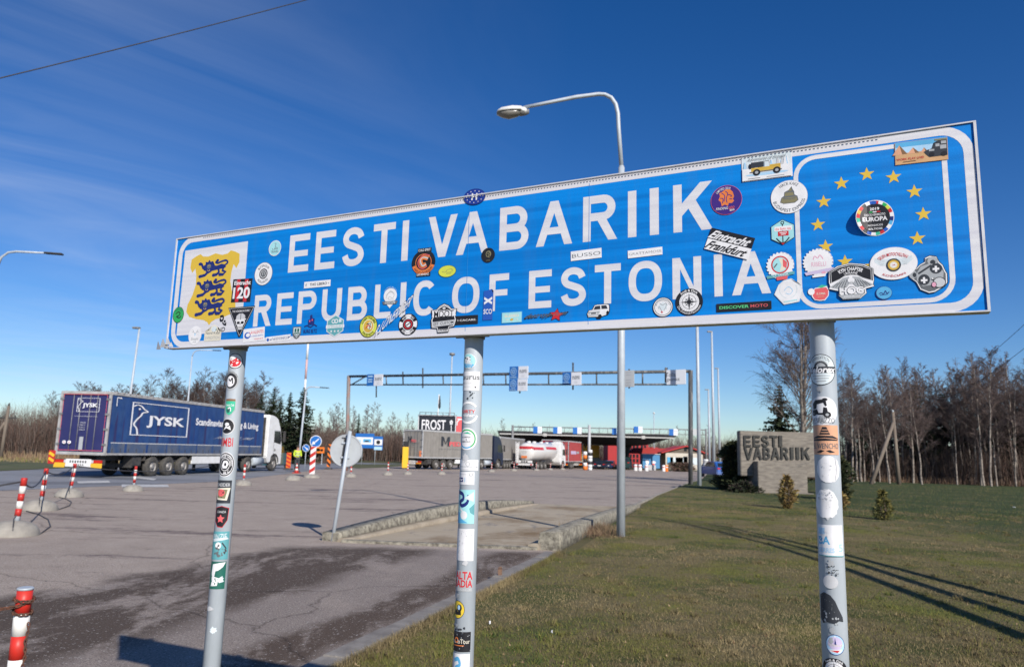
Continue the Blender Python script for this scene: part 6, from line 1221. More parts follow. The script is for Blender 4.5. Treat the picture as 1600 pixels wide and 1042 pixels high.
# right side faces -y: the band runs there and across the rounded back
for a0,a1 in((194,166),):
    pass
v=[]
for k in range(15):
    y=-1.13+2.26*k/14; xb=-.20+ .38*(abs(y)/1.2)**2.4; v.append([mb.bm.verts.new((xb-.035,y,z)) for z in(2.62,2.98)])
for a_,b_ in zip(v,v[1:]): mb.f([a_[0],b_[0],b_[1],a_[1]],True)
mb.build('red_band',t)
rearart(t,lambda a:(a.text('SPEDTRANS',0,.6,1.1,.16,'dgrey',.02),a.rect(-.35,.2,.4,.3,'silver'),a.rect(-.55,-1,.55,-.45,'orange')),-.75,.75,1.45,2.5,'rear_print',-.26)
mb=MB().use(whitep)
for y in(.75,1.2): mb.tube([(-.32,y,.75),(-.32,y,3.55)],.035,8)
for k in range(9): mb.tube([(-.32,.75,.95+k*.3),(-.32,1.2,.95+k*.3)],.025,6)
mb.box((-.30,.97,2.1),(.02,.30,2.6)); mb.build('ladder',t)
mb=MB().use(whitep); mb.box((-.1,0,.62),(.16,2.4,.26),0,.02); mb.box((-.05,0,.98),(.2,2.1,.30),0,.03); mb.build('rear_bumper',t)
mb=MB().use(blackp)
for y in(-.35,0,.35): mb.box((-.16,y,.98),(.03,.24,.16))
mb.build('valve_panel',t)
mb=MB().use(dark); mb.box((4.5,0,.95),(9,.9,.24)); mb.box((2.6,-1.0,1.05),(3.8,.45,.05)); mb.box((2.6,1.0,1.05),(3.8,.45,.05)); mb.build('chassis',t)
for x in(1.6,2.9,4.2):
    for s in(-1,1): wheel(t,x,s*1.08)
for s in(-1,1): mb=MB().use(redlens); mb.box((-.19,s*1.0,.62),(.04,.3,.14)); mb.build('tail_light',t)
mb=MB().use(tank)
for x in(1.2,3.0,5.5,7.5): mb.lathe([(.28,3.4),(.28,3.62),(.2,3.68)],14,(x,0,0))
mb.build('hatch',t); cab(t,9.7,2.46,whitep)
# ------------------------------------------------------------------ cars
def car(label,loc,rz,m,Lc=4.4,Wc=1.78,Hc=1.48,kind='car',name='parked_car',group=None):
    t=thing(name,label,kind,loc,rz,group); k=Lc/4.4; hz=Hc/1.48
    mb=MB().use(m); mb.prism([(0*k,.32),(.05*k,.62),(.08*k,.92*hz),(.15*k,.98*hz),(.55*k,Hc*.97),(1.3*k,Hc),(2.3*k,Hc*.98),(3.05*k,.98*hz),(4.1*k,.86*hz),(4.36*k,.70),(4.4*k,.4),(4.3*k,.25),(.1*k,.25)],-Wc/2,Wc/2,.07); mb.build('body',t)
    mb=MB().use(glass); z0,z1=.99*hz,Hc*.95
    for s in(-1,1): y=s*(Wc/2+.003); mb.poly([(.42*k,y,z0),(2.85*k,y,z0),(2.3*k,y,z1),(.7*k,y,z1)])
    mb.poly([(.155*k,-Wc*.41,1.0*hz),(.155*k,Wc*.41,1.0*hz),(.52*k,Wc*.36,Hc*.945),(.52*k,-Wc*.36,Hc*.945)]); mb.build('window',t,recalc=False)
    for s in(-1,1): mb=MB().use(redlens); mb.box((.06*k,s*(Wc/2-.2),.83*hz),(.06,.30,.14),0,.02); mb.build('tail_light',t)
    mb=MB().use(whitep); mb.box((.0,0,.6),(.05,.5,.11)); mb.build('number_plate',t)
    for x in(.8*k,3.5*k):
        for s in(-1,1):
            wheel(t,x,s*(Wc/2-.12),.62)
    return t
tealm=M('car teal',(.03,.10,.12),.3,c2=(.045,.12,.14),scale=2,coat=.6); carb=M('car black',(.012,.014,.018),.25,coat=.6); carn=M('car navy',(.02,.03,.07),.25,coat=.6); carg=M('car green',(.015,.035,.025),.3,coat=.6); carblue=M('car blue',(.02,.09,.33),.3,coat=.5)
p=A(443,730,58); car('teal estate car half hidden behind the white lorry cab',(p.x-2.35,59.5,zg(59)),R(84),tealm,4.2,1.85,1.85)
for px_,Y,m,lb,s in((938,128,carb,'black people carrier under the canopy beside the pillar',(4.8,2.0,1.9)),(959,126,carn,'dark blue car under the canopy left of the lamp pole',(4.4,1.8,1.45)),(984,124,carg,'dark green van in front of the red building',(4.8,1.9,2.1)),(946,122,carb,'black saloon car at the foot of the canopy pillar',(4.4,1.8,1.45))):
    p=A(px_,730,Y); car(lb,(p.x-1,Y,zg(Y)),R(75),m,*s)
p=A(1144,727,70); car('blue car behind the lamp posts at the edge of the lawn',(p.x,72,zg(72)),R(100),carblue,4.4,1.8,1.5)
p=A(1119,728,120); car('white car beyond the lamp posts, left of the dark shrub',(p.x,121,zg(121)),R(100),whitep,4.4,1.8,1.5)
# ------------------------------------------------------------------ gantry
gq=M('gantry paint worn',(.075,.08,.085),.65,.2,c2=(.30,.29,.28),scale=6,lo=.5,hi=.7,stretch=(1,1,.3)); rust=M('gantry leg rusty',(.20,.20,.20),.7,c2=(.30,.10,.05),scale=2.2,lo=.5,hi=.68,stretch=(1,1,.25))
pL=A(541,735,60.45); pR=A(1079,757,45.0); pL.z=zg(60); pR.z=0
tl=A(545,588,60.45); tr=A(1079,580,45.0); bl_=A(546,601,60.45); br=A(1079,600.5,45.0)
t=thing('sign_gantry','worn steel gantry with small sign panels spanning the asphalt','gantry',pL)
def gp(f,top): return ((tl.lerp(tr,f)) if top else bl_.lerp(br,f))-pL
mb=MB().use(rust); mb.tube([(0,0,-.2),tl-pL+Vector((0,0,.05))],.15,8); mb.build('leg',t)
mb=MB().use(gq); mb.tube([pR-pL-Vector((0,0,.2)),tr-pL+Vector((0,0,.05))],.14,8); mb.build('leg',t)
mb=MB().use(gq); mb.tube([gp(0,1),gp(1,1)],.10,8); mb.tube([gp(0,0),gp(.97,0)],.06,8)
fs=[(588-545)/534,(672-545)/534,(647-545)/534,(633-545)/534]
def fx(px_):       # photo column -> fraction along the beam
    d=ray(px_,590); a=tl-CP; bvec=tr-tl; den=bvec.x*d.y-bvec.y*d.x; return (a.y*d.x-a.x*d.y)/den
for q in(575,603,629,660,692,755,790,857,893,932,969,1004,1043,1063): f=fx(q); mb.tube([gp(f,1),gp(f,0)],.05,6)
mb.tube([gp(fx(548),0),gp(fx(572),1)],.05,6); mb.tube([gp(fx(1041),0)+Vector((0,0,.1)),gp(fx(1041),1)+Vector((0,0,.25))],.09,6)
mb.build('beam',t)
mb=MB().use(dark)
for q,up,dn in((588,0,1.0),(660,.55,.25),(629,.3,0),(812,0,.6),(895,.7,.35),(983,.2,.25)): f=fx(q); mb=MB().use(dark); mb.tube([gp(f,1)+Vector((0,0,up)),gp(f,0)-Vector((0,0,dn))],.055,6); mb.build('hanger',t)
bd=(tr-tl).normalized(); bn=Vector((bd.y,-bd.x,0)).normalized()
def gpanel(x0,x1,y0,y1,m,fn=None,white=None):
    f=(fx(x0)+fx(x1))/2; c=gp(f,1); Yd=(pL+c).y; z1=A((x0+x1)/2,y0,Yd).z-pL.z; z0=A((x0+x1)/2,y1,Yd).z-pL.z; wd=(gp(fx(x1),1)-gp(fx(x0),1)).length; c=Vector((c.x,c.y,(z0+z1)/2))+bn*.16; an=math.atan2(bd.y,bd.x)
    mb=MB().use(m); mb.box(c,(wd,.06,z1-z0),an,.008); o=mb.build('sign_panel',t)
    if fn:
        a=Art(wd/2,(z1-z0)/2); fn(a); e=Vector((math.cos(an),math.sin(an),0))
        link('print',a.mesh('print',lambda x,y,h:c+e*x+Vector((0,0,y))+bn*(.033+h),step=.003),o)
def eu(a):
    for i in range(12): a.star(.62*math.cos(R(30*i)),.1+.62*math.sin(R(30*i)),.14,'lblue',.6)
    a.ell(0,.1,.32,.32,'lblue',16); a.ell(0,.1,.2,.2,'signblue',12); a.rect(-.7,-.85,.7,-.75,'lblue')
def txt(a): a.text('BUSSID',0,.3,1.5,.28,'dgrey',.03); a.text('BUSES EU',0,.02,1.5,.2,'dgrey',.02); a.rect(-.3,-.4,.3,-.35,'silver'); a.rect(-.3,-.65,.3,-.6,'silver')
wsg=M('sign white',(.68,.70,.74),.5); gsg=M('sign grey',(.44,.46,.47),.5)
def b1(a): a.rect(-.7,.5,.7,.75,'lblue'); a.rect(-.6,.0,.6,.2,'lblue'); a.rect(-.6,-.4,.6,-.2,'lblue')
gpanel(576,586.5,585,603,bluep,b1); gpanel(587,600.5,585,603,wsg,txt)
gpanel(798,811.5,573,591.3,bluep,eu); gpanel(812,827,572.5,591.8,wsg,txt); gpanel(798,811.5,592,611,bluep,eu); gpanel(811,826,592.3,611,wsg,txt)
gpanel(881,894,582,600,bluep,eu); gpanel(894.5,910,582,602,wsg,txt)
def gt(a): [a.rect(-.5,y,.5,y+.1,'grey') for y in(.7,.4,-.2,-.5,-.8)]
gpanel(976,992.5,579,605,gsg,gt)
def lp_(a): a.text('Tolla',-.55,.35,1.1,.55,'dgrey',.01); a.text('punkt',-.25,-.35,1.3,.6,'dgrey',.01)
gpanel(1043,1073,578,601,wsg,lp_)
# second gantry in front of the canopy
Y=106; t=thing('sign_gantry','dark far gantry with blue and white panels in front of the canopy','gantry',(A(801,735,Y).x,Y,zg(Y))); o=Vector(t.location)
tp=lambda x,y:A(x,y,Y)-o
mb=MB().use(galvd); mb.tube([(0,0,0),tp(801,664)],.16,8); mb.build('leg',t)
q=tp(921,664); mb=MB().use(greyp); mb.tube([(q.x,0,0),q],.2,10); mb.build('leg',t); q=tp(1103,670); mb=MB().use(galvd); mb.tube([(q.x,0,0),q],.14,8); mb.build('leg',t)
mb=MB().use(galvd); mb.tube([tp(801,666.5),tp(1102,671.5)],.07,6); mb.tube([tp(801,675.5),tp(1102,679)],.05,6)
for k in range(23): x=801+k*13.5; mb.tube([tp(x,666.5+5*(x-801)/301),tp(x,675.5+3.5*(x-801)/301)],.04,5)
mb.build('beam',t)
for x in(838,869,900,961,995,1050):
    dy=(x-801)/301*5-(3 if x==995 else 0)
    mb=MB().use(bluep); c=(tp(x-1.5,671+dy)); mb.box(c-Vector((0,.15,0)),(.62,.06,.9)); mb.build('sign_panel',t)
    if x!=961: mb=MB().use(wsg); c=(tp(x+5.3,671+dy)); mb.box(c-Vector((0,.15,0)),(.6,.06,.9)); mb.use(greyp); mb.box(c-Vector((0,.19,-.15)),(.36,.01,.1)); mb.build('sign_panel',t)
mb=MB().use(gsg); mb.box(tp(1085,675)-Vector((0,.15,0)),(.7,.06,.9)); mb.build('sign_panel',t)
# white and black striped traffic column under it, barriers, barrels
def striped(px_,Y,w,z1,label,cols,name='striped_post',cat='striped post',n=5):
    p=A(px_,730,Y); t=thing(name,label,cat,(p.x,Y,zg(Y)))
    for i in range(n): mb=MB().use(cols[i%len(cols)]); mb.lathe([(w,z1*i/n),(w,z1*(i+1)/n-.01)],14); mb.build('band',t)
    return t
striped(922,104,.30,2.8,'black and white banded foot of the far gantry leg',(whitep,whitep,blackp),n=7)
striped(914,108,.28,2.6,'thin banded post left of the far gantry leg',(orangep,whitep,blackp),n=5)
striped(1103,100,.34,1.9,'white and grey banded barrel post by the edge of the lawn',(whitep,greyp),n=7)
for px_,lb,m in((993,'white barrel left of its pair before the dark van',whitep),(1000,'white barrel right of its pair before the dark van',whitep),(1010,'short white post by the blue kiosk',whitep),(1037,'tall white post with a dark neighbour by the kiosk',whitep),(1041,'orange barrier block at the kiosk',orangep),(916,'orange barrier block under the canopy pillar',orangep)):
    Y=112; p=A(px_,730,Y); t=thing('barrier_post',lb,'barrier',(p.x,Y,zg(Y))); mb=MB().use(m); mb.lathe([(.28,0),(.30,.1),(.26,.5),(.27,.9),(.22,.95),(.0,.98)],16); mb.build('drum',t); mb=MB().use(redp if m is whitep else whitep); mb.lathe([(.275,.6),(.275,.72)],16); mb.build('band',t)
# ------------------------------------------------------------------ customs canopy
cx0=A(778,673,125); cx1=A(1056,680,125); zb=zg(125)
t=thing('canopy','long dark border canopy with a white fascia line over the lanes','canopy',((cx0.x+cx1.x)/2,137,zb)); ox=(cx0.x+cx1.x)/2; hw=(cx1.x-cx0.x)/2
mb=MB().use(M('canopy dark',(.010,.011,.013),.8)); zt=5.25-zb
mb.rings([[(-hw,-12,zt),(hw,-12,zt),(hw,14,zt),(-hw,14,zt)],[(-hw,-12,zt-.35),(hw,-12,zt-.35),(hw,14,zt-.35),(-hw,14,zt-.35)],[(-hw+4.2,-8,zt-1.75),(hw-4.2,-8,zt-1.75),(hw-4.2,10,zt-1.75),(-hw+4.2,10,zt-1.75)]],True,False); mb.build('roof',t)
mb=MB().use(M('fascia white',(.42,.42,.40),.5)); mb.box((0,-12.05,zt-.52),(hw*2-.6,.08,.20)); 
for x in(-7.0,9.4): mb.box((x,-12.12,zt-.52),(.6,.08,.5))
mb.build('fascia',t)
mb=MB().use(M('pillar mottled',(.035,.035,.035),.7,c2=(.20,.17,.08),scale=.7,lo=.55,hi=.7,stretch=(1,1,.6)))
for x,y in((A(908,700,128).x-ox,-6),(A(908,700,128).x-ox+9,2),(-8,3)): mb.lathe([(1.0,0),(.95,2.5),(1.15,3.6),(1.5,zt-1.7)],12,(x,y,0))
mb.build('pillar',t)
# ------------------------------------------------------------------ buildings
redw=M('red cladding',(.42,.03,.035),.7,c2=(.36,.03,.03),scale=.6); winm=M('dark panes',(.02,.025,.03),.15)
Y=160; x0=A(950,700,Y).x; x1=A(1013,700,Y).x; x2=A(1030,700,Y).x; zb=zg(Y)
t=thing('red_building','red clad two storey building behind the canopy','building',((x0+x1)/2,Y,zb)); c=(x0+x1)/2
mb=MB().use(redw); zt=A(980,693,Y).z-zb; mb.box((0,4,zt/2),(x1-x0,8,zt)); mb.box(((x1-c)+(x2-x1)/2,5,zt*.44),(x2-x1,8,zt*.88)); mb.build('wall',t)
for q in(985.5,990.5,996,1003,1008):
    for k in range(5): mb=MB().use(winm); mb.box((A(q,700,Y).x-c,-.03,.7+k*.95),(.45,.08,.7)); mb.build('window',t)
mb=MB().use(greyp); mb.box((A(972,700,Y).x-c,-.04,1.9),(2.0,.1,3.8)); mb.build('door',t)
Y=142; x0=A(1040,710,Y).x; x1=A(1098,710,Y).x; c=(x0+x1)/2; zb=zg(Y); t=thing('office_building','low white office with a red edged gable of dark boards','building',(c,Y,zb)); hw=(x1-x0)/2
mb=MB().use(M('render cream',(.58,.54,.46),.8,c2=(.5,.46,.40),scale=1)); ze=3.2; mb.box((0,5,ze/2),(hw*2,10,ze)); mb.build('wall',t)
mb=MB().use(M('gable boards',(.11,.09,.075),.8,c2=(.17,.14,.11),scale=3,stretch=(4,1,.3))); ap=A(1072,698.5,Y); 
mb.prism([(-hw*1.0,ze),(hw*1.05,ze),(ap.x-c+hw*.0,ap.z-zb)],-.02,9.9); mb.build('gable',t)
rr=M('roof edge red',(.45,.035,.03),.6); mb=MB().use(rr)
for a_,b_ in(((-hw*1.25,ze-.12),(ap.x-c,ap.z-zb+.12)),((ap.x-c,ap.z-zb+.12),(hw*1.25,ze-.12))):
    mb.rings([[(a_[0],y,a_[1]),(b_[0],y,b_[1]),(b_[0],y,b_[1]+.2),(a_[0],y,a_[1]+.2)] for y in(-.5,10.3)],True,False)
mb.build('roof',t)
mb=MB().use(M('roof tiles red',(.42,.05,.04),.7)); zr=A(1000,699,Y).z-zb
mb.rings([[(-hw-7,2,ze-.3),(-hw+2.5,2,ze-.3),(-hw+5,6,zr),(-hw-5,6,zr)],[(-hw-7,10,ze-.3),(-hw+2.5,10,ze-.3),(-hw+5,6.2,zr),(-hw-5,6.2,zr)]],True,False); mb.build('side_roof',t)
for q,w_,m in((1047,1.1,V['sky']),(1057,2.4,V['pale']),(1064.5,2.2,V['pale']),(1085,1.6,V['pale'])): mb=MB().use(m); mb.box((A(q,710,Y).x-c,-.03,1.75),(w_,.1,1.3)); mb.build('window',t)
mb=MB().use(winm); mb.box((A(1071,710,Y).x-c,-.03,1.7),(.8,.1,1.8)); mb.box((A(1071,702,Y).x-c,-.05,4.0),(.5,.1,.8)); mb.build('door',t)
Y=131; x0=A(1004,715,Y).x; x1=A(1031,715,Y).x; t=thing('kiosk','light blue lane kiosk with a white logo panel','kiosk',((x0+x1)/2,Y,zg(Y))); w_=x1-x0
mb=MB().use(M('kiosk blue',(.06,.22,.42),.5)); mb.box((0,1.3,1.5),(w_,2.6,2.4),0,.03); mb.build('wall',t); mb=MB().use(greyp); mb.box((0,-.15,.45),(w_*.5,.3,.9)); mb.box((0,1.3,2.75),(w_+.3,2.9,.12)); mb.build('roof',t)
a=Art(w_/2,1.2); a.ell(-.45,-.1,.2,.35,'white',16); a.ell(.25,-.15,.28,.22,'white',16); a.rect(.1,-.5,.4,-.3,'coral'); link('logo_panel',a.mesh('logo_panel',lambda x,y,h:(x,-.01-h,1.5+y),base=.01,step=.004),t)
# FROST billboard, its flag pole, the orange board next to it
Y=132; o=A(683,660,Y); t=thing('billboard','dark billboard reading FROST with a flower, behind the grey lorry','billboard',(o.x,Y,zg(130))); zb=zg(130)
z0=A(683,672,Y).z-zb-1.2; z1=A(683,648,Y).z-zb; hw=A(713,660,Y).x-o.x
mb=MB().use(M('billboard navy',(.010,.014,.022),.5)); mb.box((0,.2,(z0+z1)/2),(hw*2,.4,z1-z0)); mb.build('panel',t)
a=Art(hw,(z1-z0)/2); a.line([(-.97,-.95),(.97,-.95),(.97,.95),(-.97,.95)],.05,'white',True); a.text('FROST',-.17,.1,1.25,.9,'white',.012); [a.ell(.74+.055*math.cos(R(90+72*i)),.35+.14*math.sin(R(90+72*i)),.035,.09,'white',10) for i in range(5)]; a.line([(.74,.1),(.76,-.6)],.035,'white'); link('lettering',a.mesh('lettering',lambda x,y,h:(x,-.01-h,(z0+z1)/2+y),base=.01,step=.006),t)
mb=MB().use(galvd); [mb.tube([(hw*(k/3-1)*.9+hw*.3*0,-.2,z1),(hw*(k/3-1)*.9,-1.0,z1+.35)],.05,5) for k in range(7)]; mb.tube([(-hw*.9,-1.0,z1+.35),(hw*.9,-1.0,z1+.35)],.05,5); mb.build('lamp_rail',t)
mb=MB().use(galvd); [mb.tube([(s*hw*.6,.3,0),(s*hw*.6,.3,z0+.2)],.2,8) for s in(-1,1)]; mb.build('leg',t)
p=A(721,665,134); t=thing('advert_board','coral advertising board beside the dark billboard','advert board',(p.x,134,zg(130))); mb=MB().use(V['coral']); z=p.z-zg(130); mb.box((0,0,z),(2.6,.3,3.2)); mb.build('panel',t); mb=MB().use(galvd); mb.tube([(0,.3,0),(0,.3,z)],.2,8); mb.build('leg',t)
a=Art(1.3,1.6); a.ring(0,.2,.7,.6,.14,'white',20,200); a.rect(-.6,.7,.6,.8,'white'); link('print',a.mesh('print',lambda x,y,h:(x,-.16-h,z+y),base=.01),t)
p=A(682,672,136); t=thing('flag_pole','white flag pole with a dark furled flag above the billboard','flag pole',(p.x,136,zg(130))); zt=A(682,616,136).z-zg(130)
mb=MB().use(whitep); mb.tube([(0,0,0),(.2,0,zt)],.1,8); mb.build('pole',t); mb=MB().use(V['char']); mb.rings([[(.35+.18*math.cos(R(60*k))*s,.18*math.sin(R(60*k))*s,z) for k in range(6)] for z,s in((zt-.2,.4),(zt-1.0,1.0),(zt-2.2,1.4),(zt-2.6,.8))],True,True); mb.build('flag',t)
# ------------------------------------------------------------------ concrete monument
Y=36.6; a0=A(1160,770,Y); a1=A(1290,770,Y); t=thing('border_monument','rough concrete monument reading EESTI VABARIIK in raised letters','monument',(a0.x,Y,0),.02)
bc=M('board marked concrete',(.25,.225,.19),.95,c2=(.14,.125,.108),scale=2.2,bump=.6,bscale=12,stretch=(1,1,5))
W_=a1.x-a0.x; z0=A(1200,744,Y).z; z1=A(1200,673.5,Y).z
mb=MB().use(bc); mb.box((W_/2,.40,(z0+z1)/2),(W_,.5,z1-z0),0,.025); mb.build('slab',t)
q0=A(1185,770,Y-.5).x-a0.x; q1=A(1263,770,Y-.5).x-a0.x; zp=A(1200,721,Y-.5).z
mb=MB().use(bc); mb.box(((q0+q1)/2,.45,zp/2-.1),(q1-q0,1.9,zp+.2),0,.02); mb.box(((q0+q1)/2,.45,.03),(q1-q0+.5,2.2,.12),0,.02); mb.build('plinth',t)
castm=M('dark cast letters',(.030,.031,.030),.85,c2=(.055,.055,.05),scale=9)
def raised(ch,xa,xb,ya,yb,depth):
    x0_=A(xa,710,Y).x-a0.x; x1_=A(xb,710,Y).x-a0.x; zt_=A(xa,ya,Y).z; zb_=A(xa,yb,Y).z; a=Art(); letter(a,ch,x0_,x1_,zb_,zt_,min(.098,(x1_-x0_)))
    mb=MB().use(castm)
    for i,(ps,m) in enumerate(a.L):
        for j,p in enumerate(ps):
            mb.rings([[(x,.149,z) for x,z in p],[(x,.15-depth-.003*i-.001*(j%2),z) for x,z in p]],True,False)
    mb.build('lettering',t)
for s_,xs,ya,yb in(('EESTI',((1164,1175),(1178.5,1189.5),(1192,1203.5),(1205.5,1217),(1219.5,1224.5)),680,697.5),('VABARIIK',((1164,1178),(1178.5,1192),(1194,1205),(1206.5,1220),(1222,1234),(1237,1242),(1246,1251),(1254.5,1268)),698.5,717.5)):
    for c_,(xa,xb) in zip(s_,xs): raised(c_,xa,xb,ya,yb,.075)
# ------------------------------------------------------------------ utility poles and wires
wood=M('pole wood',(.20,.165,.13),.9,c2=(.13,.105,.085),scale=3,stretch=(1,1,.15))
p=G(1405,757.5); zt=A(1401,642,p.y).z; q=G(1361,757)-p
t=thing('utility_pole','weathered wooden utility pole propped by a slanting strut at the wood edge','utility pole',p)
mb=MB().use(wood); mb.tube([(0,0,-.3),(-.18,0,zt)],[.17,.12],10); mb.build('pole',t); mb=MB().use(wood); mb.tube([q,(-.15,.0,zt-.8)],[.16,.12],10); mb.build('strut',t)
mb=MB().use(V['pale']); mb.lathe([(.05,0),(.07,.05),(.06,.12),(.03,.15)],10,(-.18,0,zt)); mb.build('insulator',t); ptop=p+Vector((-.18,0,zt+.1))
p=A(3,700,75); p.z=zg(75); t=thing('utility_pole','leaning wooden utility pole with a cross arm at the left edge','utility pole',p); zt=A(14,634,75).z-p.z; dx=A(14,634,75).x-p.x
mb=MB().use(wood); mb.tube([(0,0,-.3),(dx,0,zt)],[.17,.13],10); mb.build('pole',t); mb=MB().use(wood); mb.tube([(-1.9,0,0),(dx-.2,0,zt-1.6)],[.16,.12],10); mb.build('strut',t)
mb=MB().use(dark); mb.box((dx*.8,0,zt-1.2),(1.9,.12,.14)); [mb.lathe([(.07,0),(.09,.12),(.04,.22)],8,(dx*.8+x,0,zt-1.13)) for x in(-.8,.8)]; mb.lathe([(.08,0),(.1,.15),(.04,.3)],8,(dx,0,zt)); mb.build('cross_arm',t)
wirem=M('cable',(.03,.03,.035),.6)
def wire(label,p0,p1,s,r):
    mb=MB().use(wirem); mb.tube(sag(p0,p1,s,24),r,6); tag(mb.build('overhead_wire'),label,'wire')
a_=A(-60,137,14); b_=A(560,-22,20)
wire('thick dark wire crossing the sky at upper left',a_,b_,.05,.013)
wire('upper of two thin wires running from the propped pole to the right',ptop,A(1680,430,25),.9,.011)
wire('lower of two thin wires running from the propped pole to the right',ptop-Vector((0,0,.5)),A(1690,470,25),.9,.011)
# ------------------------------------------------------------------ trees
class TB:
    def __init__(s): s.v=[];s.f=[]
    def tube(s,pts,rad,n=3):
        up=None; base=len(s.v)
        for i,p in enumerate(pts):
            t=(pts[min(i+1,len(pts)-1)]-pts[max(i-1,0)]).normalized()
            if up is None: up=t.orthogonal().normalized()
            up=(up-t*up.dot(t)).normalized(); sd=t.cross(up)
            for k in range(n):
                a=2*math.pi*k/n; s.v.append(tuple(p+(up*math.cos(a)+sd*math.sin(a))*rad[i]))
        for i in range(len(pts)-1):
            for k in range(n): a=base+i*n+k; b=base+i*n+(k+1)%n; s.f.append((a,b,b+n,a+n))
    def mesh(s,name,mat):
        me=bpy.data.meshes.new(name); me.from_pydata(s.v,[],s.f); me.materials.append(mat); me.polygons.foreach_set('use_smooth',[True]*len(s.f)); me.update(); return me
bark=M('birch bark',(.30,.26,.22),.9,c2=(.12,.10,.09),scale=1.6,lo=.42,hi=.60,stretch=(1,1,2.2))
twigm=M('birch twigs',(.10,.071,.064),.9,c2=(.145,.11,.10),scale=.6)
twigd=M('alder twigs',(.085,.060,.053),.9)
needle=M('spruce needles',(.020,.034,.016),.85,c2=(.040,.055,.022),scale=1.2); barkd=M('spruce bark',(.10,.075,.06),.9)
def birch(seed,H,r0,label,spread=1.0,low=.34,lean=.05,group=None,name='birch_tree',dense=1.0,stems=1,twig=None):
    rd=random.Random(seed); tr=TB(); cr=TB(); V3=Vector
    for st in range(stems):
        la=rd.uniform(0,6.28); ll=lean+(.10*st); n=9; Hs=H*(1-.12*st)
        tp=[V3((math.cos(la)*ll*H*(i/n)**1.3+rd.uniform(-.06,.06)*(i>0),math.sin(la)*ll*H*(i/n)**1.3+rd.uniform(-.06,.06)*(i>0),Hs*i/n)) for i in range(n+1)]; tp[0].z=-.2
        tr.tube(tp,[r0*(1-.93*(i/n)**.9)+.008 for i in range(n+1)],7)
        def on(f): x=f*n; i=min(int(x),n-1); return tp[i].lerp(tp[i+1],x-i)
        nb=int((30 if stems==1 else 24)*dense)
        for b in range(nb):
            f=low+(1-low)*((b+rd.random())/nb)**.95; f=min(f,.985); p=on(f); az=rd.uniform(0,6.28); el=R(rd.uniform(35,62))
            ln=H*spread*(.30*(1-f)**.75+.05)*rd.uniform(.7,1.15)*(1 if f>low+.08 else .6)
            d=V3((math.cos(az)*math.cos(el),math.sin(az)*math.cos(el),math.sin(el))); q=[p]; m=5
            for i in range(m): 
                d=(d+V3((rd.uniform(-.16,.16),rd.uniform(-.16,.16),.03-.10*(i/m)))).normalized(); q.append(q[-1]+d*ln/m)
            rb=max(.011,r0*.26*(1-f)+.008); (tr if ln>H*.14 and stems>1 else cr).tube(q,[rb*(1-.8*i/m)+.004 for i in range(m+1)],4 if rb>.03 else 3)
            for s_ in range(int(9*dense)+2):
                g=rd.uniform(.2,1)*m; i=min(int(g),m-1); p2=q[i].lerp(q[i+1],g-i); d2=(d+V3((rd.uniform(-1,1),rd.uniform(-1,1),rd.uniform(-.15,.8)))).normalized(); l2=ln*rd.uniform(.22,.45)
                q2=[p2,p2+d2*l2*.5,p2+d2*l2*.95+V3((0,0,-.04*l2))]; cr.tube(q2,[.011,.009,.007],3)
                for k in range(6):
                    g2=rd.uniform(.15,1); p3=q2[0].lerp(q2[2],g2); d3=(d2+V3((rd.uniform(-1,1),rd.uniform(-1,1),rd.uniform(-.9,.5)))).normalized(); l3=l2*rd.uniform(.3,.65)
                    cr.tube([p3,p3+d3*l3*.55,p3+d3*l3+V3((0,0,-.15*l3))],[.0085,.007,.005],3)
    t=thing(name,label,'tree',(0,0,-60),0,group); link('trunk',tr.mesh('trunk',bark),t); link('crown',cr.mesh('crown',twig or twigm),t); return t
def spruce(seed,H,rad,label,group=None,mat=None,name='spruce_tree',low=.06):
    rd=random.Random(seed); tr=TB(); tr.tube([Vector((0,0,-.2)),Vector((rd.uniform(-.05,.05),0,H*.5)),Vector((0,0,H))],[H*.016,H*.009,.01],6); v=[];f=[]
    nw=int(H*4.4)
    for w_ in range(nw):
        fz=low+(1-low)*(w_/nw); z=H*fz; R0=rad*(1-fz)**.85*rd.uniform(.75,1.1)+.10; nb=rd.randint(6,9)
        for b in range(nb):
            if rd.random()<.12: continue
            az=rd.uniform(0,6.28); ln=R0*rd.uniform(.6,1.15); dr=rd.uniform(.12,.42); m=max(3,int(ln*6))
            for i in range(m):
                g=(i+rd.random())/m; x=ln*g; zz=z-dr*ln*g+.18*ln*g*g; c=Vector((math.cos(az)*x,math.sin(az)*x,zz)); s=.10+.20*(1-g*.6)*rd.uniform(.6,1.2)*min(1,ln)
                for k in range(6):
                    u=Vector((rd.uniform(-1,1),rd.uniform(-1,1),rd.uniform(-.7,.3))).normalized(); w2=u.cross(Vector((0,0,1))).normalized()*s*.42; o=len(v)
                    e=c+u*s; v+=[tuple(c-w2),tuple(c+w2),tuple(e+w2*.3-Vector((0,0,s*.25))),tuple(e-w2*.3-Vector((0,0,s*.25)))]; f.append((o,o+1,o+2,o+3))
    t=thing(name,label,'tree',(0,0,-60),0,group); link('trunk',tr.mesh('trunk',barkd),t); me=bpy.data.meshes.new('crown'); me.from_pydata(v,[],f); me.materials.append(mat or needle); link('crown',me,t); return t
def place(lst,kit):
    used=set()
    for i,(k,x,y,s,rz,lb) in enumerate(lst):
        src=kit[k]
        if k in used: dup(src,(x,y,zg(min(y,130))),rz,s,lb)
        else: used.add(k); src.location=(x,y,zg(min(y,130))); src.rotation_euler=(0,0,rz); src.scale=(s,s,s); src['label']=lb
rd=random.Random(11)
LBR='bare white stemmed birch in the wood behind the lawn at right'; LBL='bare birch in the row beyond the blue lorry at left'; LBM='thin bare birch in the far brown wood behind the grey lorry'
